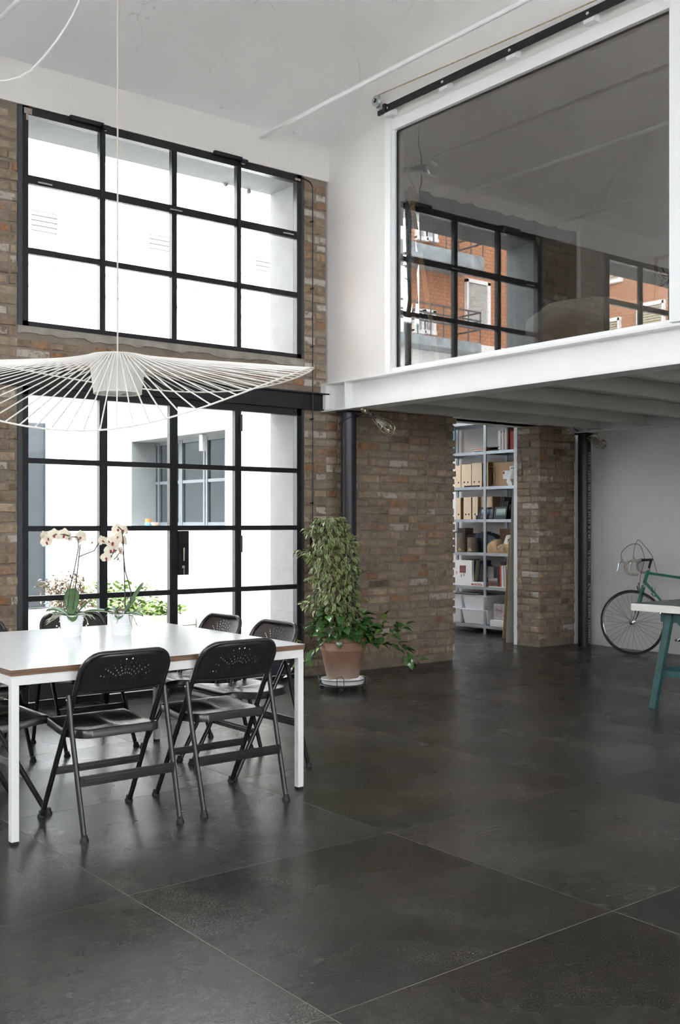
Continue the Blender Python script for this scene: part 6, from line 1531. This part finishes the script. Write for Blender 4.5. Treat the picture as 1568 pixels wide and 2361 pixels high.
# ================================================================== BICYCLE
WX, WY = on_floor(1458, 1510)[0], on_floor(1458, 1510)[1]
WX = min(WX, 9.12); R = 0.335
bk = thing('bicycle', 'green racing bicycle with dropped grey taped handlebars leaning along the white wall', 'bicycle', (WX, WY, 0))
TH_ = math.radians(109.3); fwd = Vector((math.cos(TH_), math.sin(TH_), 0)); sdw = Vector((-fwd.y, fwd.x, 0)); UP = Vector((0,0,1))
hub = Vector((WX, WY, R))
def wheel(hub, fwd, nm='wheel'):
    sd_ = Vector((-fwd.y, fwd.x, 0))
    cpt = lambda r_, a, o=0: hub+fwd*(r_*math.cos(a))+UP*(r_*math.sin(a))+sd_*o
    b = MB().tube([cpt(R-0.012, 2*PI*k/56) for k in range(56)], 0.0115, 8, closed=True); wh = part(nm, b, M['tyre'], bk, smooth=50)
    b = MB().tube([cpt(R-0.027, 2*PI*k/56) for k in range(56)], 0.0075, 6, closed=True); part('rim', b, M['chrome'], wh, smooth=50)
    b = MB(); 
    for k in range(32):
        a = 2*PI*k/32; o = 0.028 if k % 2 else -0.028; a2 = a+(0.9 if (k//2) % 2 else -0.9)
        b.tube([cpt(0.02, a2, o), cpt(R-0.03, a, 0)], 0.0011, 4)
    part('spokes', b, M['spoke_steel'], wh)
    T = Matrix.Translation(hub) @ Matrix((fwd, UP, sd_)).transposed().to_4x4()
    b = MB().lathe([(0.006, -0.06), (0.012, -0.05), (0.010, -0.034), (0.024, -0.030), (0.024, -0.026), (0.012, -0.022), (0.012, 0.022), (0.024, 0.026), (0.024, 0.030), (0.010, 0.034), (0.012, 0.05), (0.006, 0.06)], 16, M=T); part('hub', b, M['chrome'], wh, smooth=30)
wheel(hub, fwd)
FD = Vector((math.cos(math.radians(93)), math.sin(math.radians(93)), 0))        # frame runs along the wall, front to +Y
FS = Vector((-FD.y, FD.x, 0))
crown = hub-fwd*0.115+UP*0.375
headb = crown+UP*0.03-FD*0.010; headt = headb+UP*0.135-FD*0.045
bb_ = hub-FD*0.60-UP*0.065+sdw*0; bb_.x = headb.x+0.03
rear = hub-FD*1.0; rear.x = headb.x+0.06; rear.z = R
seatc = bb_+UP*0.52-FD*0.17
wheel(rear, FD)
b = MB().tube([headb, headt], 0.0185, 12); b.tube([headt-UP*0.028+FD*0.009, seatc], 0.0135, 10); b.tube([headb+UP*0.02, bb_], 0.0152, 10); b.tube([bb_, seatc+UP*0.04], 0.0143, 10)
for s_ in (-1, 1): b.tube([bb_+FS*0.02*s_, rear+FS*0.06*s_], 0.009, 8); b.tube([seatc+FS*0.01*s_, rear+FS*0.06*s_], 0.007, 8)
part('frame', b, M['bike_green'], bk, smooth=50)
b = MB()
for s_ in (-1, 1): b.tube([crown+sdw*0.035*s_, crown-UP*0.12+sdw*0.045*s_+fwd*0.03, hub+UP*0.10+sdw*0.052*s_+fwd*-0.045], [0.012, 0.0115, 0.010], 8)
fk = part('fork', b, M['bike_green'], bk, smooth=50)
b = MB()
for s_ in (-1, 1): b.tube([hub+UP*0.10+sdw*0.052*s_+fwd*-0.045, hub+UP*0.04+sdw*0.053*s_+fwd*-0.025, hub+sdw*0.053*s_], [0.010, 0.008, 0.007], 8)
b.tube([crown-sdw*0.04, crown+sdw*0.04], 0.014, 8); part('fork_tips', b, M['chrome'], fk, smooth=50)
hax = (headt-headb).normalized()
b = MB().tube([headt-hax*0.002, headt+hax*0.012], 0.022, 14); b.tube([headt+hax*0.012, headt+hax*0.026], 0.018, 14); b.tube([headb-hax*0.012, headb+hax*0.002], 0.021, 14); part('headset', b, M['chrome'], bk, smooth=40)
stem_t = headt+hax*0.115; bar_c = stem_t+fwd*0.105+UP*-0.008
b = MB().tube([headt+hax*0.02, stem_t], 0.0125, 10); b.tube([stem_t-fwd*0.012, bar_c], 0.0135, 10); b.tube([bar_c-sdw*0.02, bar_c+sdw*0.02], 0.018, 12); part('stem', b, M['black'], bk, smooth=50)
hb = None
for s_ in (-1, 1):
    o = sdw*s_
    pts = [bar_c+o*0.03, bar_c+o*0.16, bar_c+o*0.195+fwd*0.015, bar_c+o*0.205+fwd*0.055-UP*0.006, bar_c+o*0.205+fwd*0.09-UP*0.03, bar_c+o*0.207+fwd*0.103-UP*0.065, bar_c+o*0.209+fwd*0.090-UP*0.105, bar_c+o*0.21+fwd*0.055-UP*0.130, bar_c+o*0.21-UP*0.138-fwd*0.03]
    b = MB().tube(pts, 0.0145, 10); hb = part('handlebar', b, M['tape'], bk, smooth=50)
    b = MB().tube([bar_c+o*0.205+fwd*0.088-UP*0.03, bar_c+o*0.205+fwd*0.125-UP*0.015, bar_c+o*0.205+fwd*0.142+UP*0.030], [0.016, 0.014, 0.009], 8); part('brake_hood', b, M['tape'], hb, smooth=50)
    b = MB().tube([bar_c+o*0.205+fwd*0.135+UP*0.0, bar_c+o*0.205+fwd*0.165-UP*0.03, bar_c+o*0.207+fwd*0.170-UP*0.075, bar_c+o*0.207+fwd*0.188-UP*0.115], [0.006, 0.006, 0.005, 0.004], 6); part('brake_lever', b, M['chrome'], hb, smooth=50)
    top_ = bar_c+o*0.205+fwd*0.142+UP*0.030
    if s_ == 1: cab = [top_, top_+UP*0.06-fwd*0.01, top_+UP*0.13-fwd*0.07-o*0.07, top_+UP*0.13-fwd*0.14-o*0.14, bar_c+UP*0.08-fwd*0.02, bar_c+UP*0.0-fwd*0.035+o*0.01, crown+UP*0.11+fwd*0.03, crown+UP*0.03+fwd*0.035]
    else: cab = [top_, top_+UP*0.07-fwd*0.01, top_+UP*0.16-fwd*0.05-o*0.04, top_+UP*0.165-fwd*0.10-o*0.10, bar_c+UP*0.08-fwd*0.09, stem_t-fwd*0.02+UP*0.0, headt-FD*0.10-UP*0.02]
    sm = []
    for i in range(len(cab)-1):       # smooth the cable with Catmull-Rom
        p0, p1_, p2_, p3_ = cab[max(0, i-1)], cab[i], cab[i+1], cab[min(len(cab)-1, i+2)]
        for k in range(5):
            t_ = k/5; sm.append(0.5*((2*p1_)+(p2_-p0)*t_+(2*p0-5*p1_+4*p2_-p3_)*t_*t_+(3*p1_-p0-3*p2_+p3_)*t_**3))
    sm.append(cab[-1]); part('brake_cable', MB().tube(sm, 0.0026, 6), M['rubber'], bk, smooth=50)
b = MB().tube([crown+fwd*0.045+UP*0.035, crown+fwd*0.05-UP*0.0], 0.010, 8)
for s_ in (-1, 1): b.tube([crown+fwd*0.05+UP*0.01, crown+fwd*0.055+sdw*0.035*s_, crown+fwd*0.045-UP*0.05+sdw*0.02*s_], 0.007, 6); b.box(-0.02, 0.02, -0.005, 0.005, -0.006, 0.006, Matrix.Translation(crown+fwd*0.03-UP*0.055+sdw*0.015*s_) @ Matrix.Rotation(TH_, 4, 'Z'))
part('brake_caliper', b, M['chrome'], bk)
dt = (bb_-headb).normalized(); sp0 = headb+dt*0.15
b = MB().tube([sp0-dt*0.02+UP*0.0, sp0+dt*0.02], 0.019, 10); b.tube([sp0+FS*0.02, sp0+FS*0.024+UP*0.075], 0.004, 6); b.tube([sp0-FS*0.02, sp0-FS*0.024+UP*0.06], 0.004, 6); part('shift_lever', b, M['chrome'], bk)
b = MB().tube([headb+dt*0.19, headb+dt*0.30], 0.0157, 12); part('decal', b, M['paper'], bk, smooth=50)
T = Matrix.Translation(bb_-FS*0.045) @ Matrix((FD, UP, FS)).transposed().to_4x4()
b = MB().lathe([(0.078, 0.0), (0.086, 0.0), (0.086, 0.004), (0.078, 0.004), (0.078, 0.0)], 40, M=T, close=False); b.lathe([(0.0, -0.02), (0.02, -0.02), (0.02, 0.0)], 12, M=T)
for k in range(5): a = 2*PI*k/5; b.tube([T @ Vector((0.015*math.cos(a), 0.015*math.sin(a), 0)), T @ Vector((0.08*math.cos(a), 0.08*math.sin(a), 0.002))], 0.005, 5)
for k in range(40): a = 2*PI*k/40; b.tube([T @ Vector((0.085*math.cos(a), 0.085*math.sin(a), 0.002)), T @ Vector((0.091*math.cos(a), 0.091*math.sin(a), 0.002))], 0.0022, 4)
part('chainring', b, M['black'], bk)
b = MB(); 
for s_, dr in ((1, -1), (-1, 1)):
    dcr = (FD*0.9*(1)+UP*-0.6).normalized()*dr*-1; o0 = bb_-FS*0.055*s_; e0 = o0+dcr*0.165
    b.tube([o0, e0], 0.008, 8)
    b.box(-0.045, 0.045, -0.04, 0.04, -0.010, 0.010, Matrix.Translation(e0-FS*0.055*s_) @ Matrix.Rotation(math.radians(93), 4, 'Z'))
part('pedal_cranks', b, M['chrome'], bk)
b = MB().tube([seatc+UP*0.04, seatc+UP*0.17-FD*0.04], 0.013, 8); part('seat_post', b, M['chrome'], bk)
b = MB().sphere(seatc+UP*0.185-FD*0.03, 0.075, 14, 8, (0.9, 1.8, 0.28)); part('saddle', b, M['black'], bk, smooth=60)

ysk, zsk = on_X(1408, 1422, 9.46)
so = thing('wall_socket', 'white double wall socket behind the front wheel', 'socket', (9.455, ysk, zsk))
part('plate', MB().cbox(9.450, 9.459, ysk-0.035, ysk+0.035, zsk-0.036, zsk+0.036, 0.003), M['socket'], so)
part('insert', MB().box(9.448, 9.4505, ysk-0.020, ysk-0.002, zsk-0.02, zsk+0.02).box(9.448, 9.4505, ysk+0.002, ysk+0.020, zsk-0.02, zsk+0.02), M['paper'], so)

# ================================================================== GREEN TRESTLE TABLE
cx_, cy_ = on_floor(1455, 1390, 0.76); GT = 0.76
tt = thing('trestle_table', 'dark green topped table with chipped white edge on teal wooden trestle', 'table', (cx_+0.7, cy_-0.6, 0))
b = MB().box(cx_, cx_+1.5, cy_-2.6, cy_, GT-0.004, GT); part('tabletop', b, M['top_green'], tt)
b = MB().cbox(cx_-0.002, cx_+0.03, cy_-2.6, cy_+0.0, GT-0.056, GT-0.002, 0.002); b.box(cx_+0.03, cx_+1.5, cy_-0.03, cy_, GT-0.056, GT-0.004); b.box(cx_+0.03, cx_+1.5, cy_-2.6, cy_-0.03, GT-0.030, GT-0.004); part('edge_trim', b, M['worn_white'], tt, label='chipped white painted edge')
gx, gy = on_floor(1506, 1633); tz = GT-0.056
top = at_depth(1546, 1416, gx+0.02, gy-0.01); top.z = tz
leglen = 0.95
def teal_leg(p0, p1, nm='leg'): part(nm, MB().bar(p0, p1, 0.052, 0.040, up=(1, 0, 0)), M['table_green'], tt)
dxl = top.x-gx
teal_leg((gx, gy, 0), (top.x, top.y, tz)); teal_leg((gx+0.62, gy, 0), (gx+0.62-dxl-0.02, top.y, tz))
teal_leg((gx, gy-1.9, 0), (top.x, gy-1.9, tz)); teal_leg((gx+0.62, gy-1.9, 0), (gx+0.62-dxl, gy-1.9, tz))
sx, sz = None, 0.30
zc1 = CH-(1551-HZ)/FPX*(gx*CA+gy*SA)
for yy_ in (top.y,): part('cross_rail', MB().cbox(gx+0.03, gx+0.60, gy-0.034, gy-0.012, zc1-0.028, zc1+0.026, 0.002), M['table_green'], tt)
part('cross_rail', MB().cbox(top.x-0.012, top.x+0.012, gy-1.9, gy, tz-0.075, tz-0.0, 0.002), M['table_green'], tt)
part('cross_rail', MB().cbox(gx+0.03, gx+0.60, gy-1.90, gy-1.878, zc1-0.028, zc1+0.026, 0.002), M['table_green'], tt)
part('cross_rail', MB().cbox(gx+0.040, gx+0.062, gy-1.9, gy-0.02, zc1-0.026, zc1+0.022, 0.002), M['table_green'], tt)

# ================================================================== LOFT ROOM (behind the glass)
def tl(px, py, X): y, z = on_X(px, py, X); return Vector((X, y, z))
LF = 2.595
# curtain: wavy heavy cloth on the north wall
yc = YA-0.06
xa = on_Y(967, 443, yc)[0]; xb_ = on_Y(1328, 536, yc)[0]; zt1 = on_Y(1100, 476, yc)[1]
def cur(u, v):
    x = xa+(xb_-xa)*u; amp = 0.012+0.018*(1-v)
    return (x, yc+amp*math.sin(u*78+1.3*math.sin(u*9))+0.01*math.sin(u*23), LF+0.01+(zt1-LF-0.01+0.010*math.sin(u*46)+0.008*math.sin(u*21+1))*v)
cu = solo('curtain', MB().grid(cur, 260, 8), M['curtain'], ((xa+xb_)/2, yc, LF), 'dark charcoal curtain drawn over the loft window, behind the glass', 'curtain', smooth=60)
sd = cu.modifiers.new('thickness', 'SOLIDIFY'); sd.thickness = 0.003
# reflector spot lamp on its cord
XL = 6.28
sl = thing('spot_lamp', 'silver reflector bulb clamped on a bent rod, hanging behind the loft glass', 'lamp', tl(972, 388, XL))
c0_ = tl(966, 285, XL); ctop = Vector((c0_.x, c0_.y, zc(c0_.y)-0.002))
part('cord', MB().tube([ctop, c0_, tl(965.5, 312, XL)], 0.0018, 5), M['rubber'], sl)
part('rod', MB().tube([tl(965.5, 312, XL), tl(965.5, 338, XL), tl(970, 354, XL), tl(972, 372, XL), tl(972, 415, XL), tl(971, 427, XL), tl(967, 438, XL)], 0.0058, 8), M['steel_black'], sl, smooth=50)
a_ = tl(944, 391, XL); bq = tl(983, 388.5, XL); ax = (bq-a_); 
q = ax.normalized().to_track_quat('Z', 'Y').to_matrix().to_4x4(); T = Matrix.Translation(a_) @ q; L = ax.length
part('lamp_holder', MB().lathe([(0.006, 0.0), (0.020, 0.1*L), (0.022, 0.40*L), (0.030, 0.42*L), (0.030, 0.66*L), (0.036, 0.68*L), (0.036, 0.98*L), (0, L)], 20, M=T), M['steel_black'], sl, smooth=30)
T2 = Matrix.Translation(bq) @ q
part('reflector_bulb', MB().lathe([(0.016, -0.01), (0.018, 0.008), (0.024, 0.022), (0.055, 0.068), (0.062, 0.088), (0.060, 0.102), (0.040, 0.116), (0, 0.121)], 28, M=T2), mat('silvered_bulb', (0.50, 0.51, 0.50), 0.28, 0.8), sl, smooth=60)
part('flex', MB().tube([a_, tl(940, 397, XL), tl(944, 410, XL), tl(955, 432, XL), tl(962, 448, XL), tl(958, 447, XL), tl(950, 438, XL)], 0.0025, 6), M['rubber'], sl, smooth=50)
# wooden easel-like stand and tulle fabric at the left
XW = 6.45
ea = thing('wooden_stand', 'slanting pine and brown laths of a folded wooden stand behind the left loft glass', 'stand', tl(960, 845, XW))
def lath(p, q_, w_, m, X=XW): part('lath', MB().bar(tl(*p, X), tl(*q_, X), w_, 0.02, up=(CA, SA, 0)), M[m], ea)
lath((944, 432), (1010, 842), 0.040, 'wood'); lath((963, 585), (940, 730), 0.042, 'wood_dark'); lath((958, 640), (944, 885), 0.030, 'wood_dark', XW+0.08)
lath((918, 585), (962, 583), 0.02, 'wood_dark'); 
b = MB().tube([tl(920, 606, XW), tl(924, 613, XW), tl(938, 614, XW), tl(950, 612, XW)], 0.012, 8); part('hook', b, M['wood_dark'], ea)
b = MB().tube([tl(919, 622, XW), tl(926, 634, XW), tl(938, 644, XW), tl(945, 650, XW)], 0.004, 6); part('cord', b, M['rubber'], ea)
def lace(u, v): 
    p0_ = tl(933+20*u, 440+10*u, XW+0.25); p1_ = tl(938+23*u+3*v, 700, XW+0.25); p = p0_.lerp(p1_, v); p.x += 0.015*math.sin(u*9)
    return p
m_lace, nt, bs = nmat('speckled_voile'); bs.inputs['Roughness'].default_value = 0.9
tcx = nt.nodes.new('ShaderNodeTexCoord').outputs['Object']; nt.links.new(ramp(nt, noise(nt, tcx, 60, 6, 0.7), [(0.4, (0.10, 0.11, 0.13)), (0.6, (0.50, 0.52, 0.56))]), bs.inputs['Base Color'])
solo('voile_panel', MB().grid(lace, 14, 10), m_lace, tl(940, 700, XW+0.25), 'speckled grey white fabric strip hanging left of the dark curtain', 'fabric', smooth=60)
# bed
bx0 = 7.55; ybA, _ = on_X(1268, 760, 8.35)
bd = thing('bed', 'high bed with bulky grey beige bedding behind the right part of the loft glass', 'bed', (8.6, 6.2, LF))
zbd = on_X(1290, 776, 8.35)[1]
BY = 6.08
def bx_(px): dx, dy = ray(px); return BY*dx/dy
bx0 = bx_(1262); zbd = on_Y(1290, 775, BY-0.35)[1]; ztop = on_Y(1385, 692, BY)[1]
part('bed_box', MB().cbox(bx_(1272), 9.28, 4.9, BY+0.22, LF, zbd+0.01, 0.01), M['orange_board'], bd)
def duv(u, v):
    x = bx0+(9.27-bx0)*u; e = math.sqrt(max(0, 1-(1-min(1, u/0.16))**2)); e = 0.25+0.75*e if u > 0 else 0.02
    a = 2*PI*v; c_, s__ = math.cos(a), math.sin(a)
    hh = (ztop-zbd)/2*(0.80+0.20*min(1, u/0.35)); w_ = 0.40
    n_ = 0.018*math.sin(u*31+3*s__)+0.014*math.sin(u*57+5*v)+0.012*math.sin(a*5+u*20)
    yy_ = BY+(abs(c_)**0.75*math.copysign(1, c_))*(w_+n_)*e; z = zbd+hh*1.0+(abs(s__)**0.8*math.copysign(1, s__))*(hh+n_*0.7)*e
    return (x, yy_, max(zbd-0.01, z))
part('duvet', MB().grid(duv, 70, 40), M['duvet'], bd, smooth=80)
part('mattress', MB().cbox(bx_(1272)+0.03, 9.27, 4.95, BY+0.15, zbd+0.01, zbd+0.16, 0.03), M['duvet'], bd)
# picture on the end wall of the loft
y1p, z1p = on_X(1512, 594, 9.29)
pcn = thing('picture', 'pale framed picture with black ink strokes and a red spot on the loft end wall', 'picture', (9.28, y1p-0.45, z1p-0.75))
b = MB(); f = 0.03; ya, yb_ = y1p-0.95, y1p; za, zb2 = z1p-0.80, z1p
b.box(9.262, 9.295, ya, yb_, zb2-f, zb2); b.box(9.262, 9.295, ya, yb_, za, za+f); b.box(9.262, 9.295, ya, ya+f, za, zb2); b.box(9.262, 9.295, yb_-f, yb_, za, zb2); part('frame', b, M['tan'], pcn)
part('print', MB().box(9.280, 9.284, ya+f, yb_-f, za+f, zb2-f), M['paper'], pcn)
b = MB(); rr = random.Random(8)
for k in range(16):
    y, z = on_X(1530+rr.uniform(-6, 16), 632+rr.uniform(-8, 30), 9.278); b.tube([(9.279, y, z), (9.279, y-rr.uniform(-.06, .06), z+rr.uniform(-.05, .05))], 0.006, 5)
part('ink_strokes', b, M['black'], pcn)
y, z = on_X(1558, 632, 9.277); part('red_spot', MB().sphere((9.278, y, z), 0.09, 14, 8, (0.03, 1, 1.3)), colour('poster_red', (0.60, 0.02, 0.03)), pcn)

# ================================================================== COURTYARD OBJECTS
def cyl_thing(name, label, cat, x, y, z, prof, m): return solo(name, MB().lathe(prof, 20, (x, y, z)), m, (x, y, z), label, cat, smooth=50)
yk, _ = on_X(342, 1205, XR+0.12); cu_ = thing('ceramic_cup', 'two tone orange and blue ceramic cup on the outside sill', 'cup', (XR+0.12, yk, NZ0))
part('body', MB().lathe([(0, 0), (0.03, 0.0), (0.046, 0.02), (0.044, 0.036), (0.036, 0.045)], 18, (XR+0.12, yk, NZ0)), M['book_blue'], cu_, smooth=50); part('rim_band', MB().lathe([(0.036, 0.045), (0.038, 0.085), (0.034, 0.085), (0.032, 0.046)], 18, (XR+0.12, yk, NZ0), close=False), M['book_orange'], cu_, smooth=50)
yk, _ = on_X(358, 1208, XR+0.12); cyl_thing('ceramic_bowl', 'small terracotta bowl beside the cup on the outside sill', 'bowl', XR+0.12, yk, NZ0, [(0, 0), (0.03, 0), (0.052, 0.03), (0.05, 0.045), (0.045, 0.032), (0, 0.02)], M['terracotta'])
# planter boxes along the annex wall
pl = thing('planter', 'long white planked planter with leafy herbs outside the glazed door', 'planter', (5.62, 10.9, -0.03))
py0, py1 = 9.98, 12.2
for i, z in enumerate((0.0, 0.125, 0.25)):
    part('plank', MB().cbox(5.34, 5.365, py0, py1, z, z+0.118, 0.003), M['plank_white'], pl); part('plank', MB().cbox(5.34, 5.88, py0-0.027, py0-0.002, z, z+0.118, 0.003), M['plank_white'], pl)
part('soil', MB().box(5.366, 5.88, py0, py1, -0.03, 0.33), M['soil'], pl)
rr = random.Random(31)
exl = [leaf_me('leaf', M['leaf_pale'], 0.075, 0.024, 90+k) for k in range(3)]; exl2 = [leaf_me('leaf', M['ext_leaf'], 0.07, 0.022, 94+k) for k in range(2)]
ms_ = MB(); n_ = 0
for k in range(520):
    y = rr.uniform(py0+0.05, py1-0.05); x = rr.uniform(5.40, 5.84); z = 0.34+rr.random()**1.3*(0.30 if y > 10.6 else 0.12)
    p = Vector((x, y, z)); d = Vector((rr.uniform(-1, 1), rr.uniform(-1, 1), rr.uniform(-0.2, 1.0))); Mx = orient(d, rr.uniform(-1, 1))
    if k % 6 == 0: o = link('leaf', (exl+exl2)[k % 5], pl, p-wloc(pl)); o.rotation_euler = Mx.to_euler()
    else: vs, fs, uv = small_leaf_mesh(0.07, 0.022, k % 5); ms_.add(vs, fs, Matrix.Translation(p) @ Mx)
part('foliage', ms_, M['leaf_pale'], pl, kind='stuff')
# airy shrub
sx_, sy_ = 4.42, 9.95
shb = thing('potted_shrub', 'airy reddish green shrub growing outside the glazed door, behind the left orchid', 'shrub', (sx_, sy_, -0.03))
part('pot', MB().lathe([(0, -0.03), (0.15, -0.03), (0.20, 0.30), (0.18, 0.30), (0, 0.27)], 20, (sx_, sy_, 0)), M['ext_grey'], shb, smooth=40)
ms_ = MB(); st = MB()
for k in range(26):
    a = rr.uniform(0, 2*PI); sp_r = rr.uniform(0.08, 0.30); top_ = Vector((sx_+sp_r*math.cos(a), sy_+sp_r*math.sin(a), 0.55+rr.uniform(0.05, 0.42)*(1-sp_r)))
    s0 = Vector((sx_+rr.uniform(-.05, .05), sy_, 0.28)); mid = (s0+top_)/2+Vector((0,0,0.12)); st.tube([s0, mid, top_], [0.005, 0.003, 0.0015], 4)
    for q in range(34):
        t_ = rr.uniform(0.35, 1.0); p = s0.lerp(mid, t_*2) if t_ < 0.5 else mid.lerp(top_, t_*2-1); p += Vector((rr.uniform(-.07, .07), rr.uniform(-.07, .07), rr.uniform(-.05, .05)))
        d = Vector((rr.uniform(-1, 1), rr.uniform(-1, 1), rr.uniform(-0.6, 0.4))); vs, fs, uv = small_leaf_mesh(0.042, 0.009, q % 5); ms_.add(vs, fs, Matrix.Translation(p) @ orient(d, rr.uniform(-1, 1)))
part('stems', st, M['bark'], shb, kind='stuff'); part('foliage', ms_, M['ext_leaf_red'], shb, kind='stuff')
# festoon wire over the courtyard
fw_ = thing('festoon_wire', 'thin wire with small bulbs strung across outside the upper window', 'wire', (6, 9, 3.5))
A_ = Vector(); xx, zz_ = on_Y(340, 690, 14.0); A_ = Vector((xx, 14.0, zz_)); xx, zz_ = on_Y(475, 606, 11.0); B_ = Vector((xx, 11.0, zz_)); xx, zz_ = on_Y(622, 492, 8.6); C_ = Vector((xx, 8.6, zz_))
part('wire', MB().tube([A_, B_, C_, Vector((C_.x+0.35, 7.92, C_.z+0.12))], 0.006, 5), M['book_grey'], fw_)
part('bulb', MB().sphere(B_-Vector((0,0,0.04)), 0.03, 8, 6), M['book_grey'], fw_)
for px_, py_ in ((522, 424), (575, 441)):
    xx, zz_ = on_Y(px_, py_, YA+TA+0.01); part('bulb', MB().sphere((xx, YA+TA+0.02, zz_), 0.022, 8, 6), M['book_grey'], fw_)
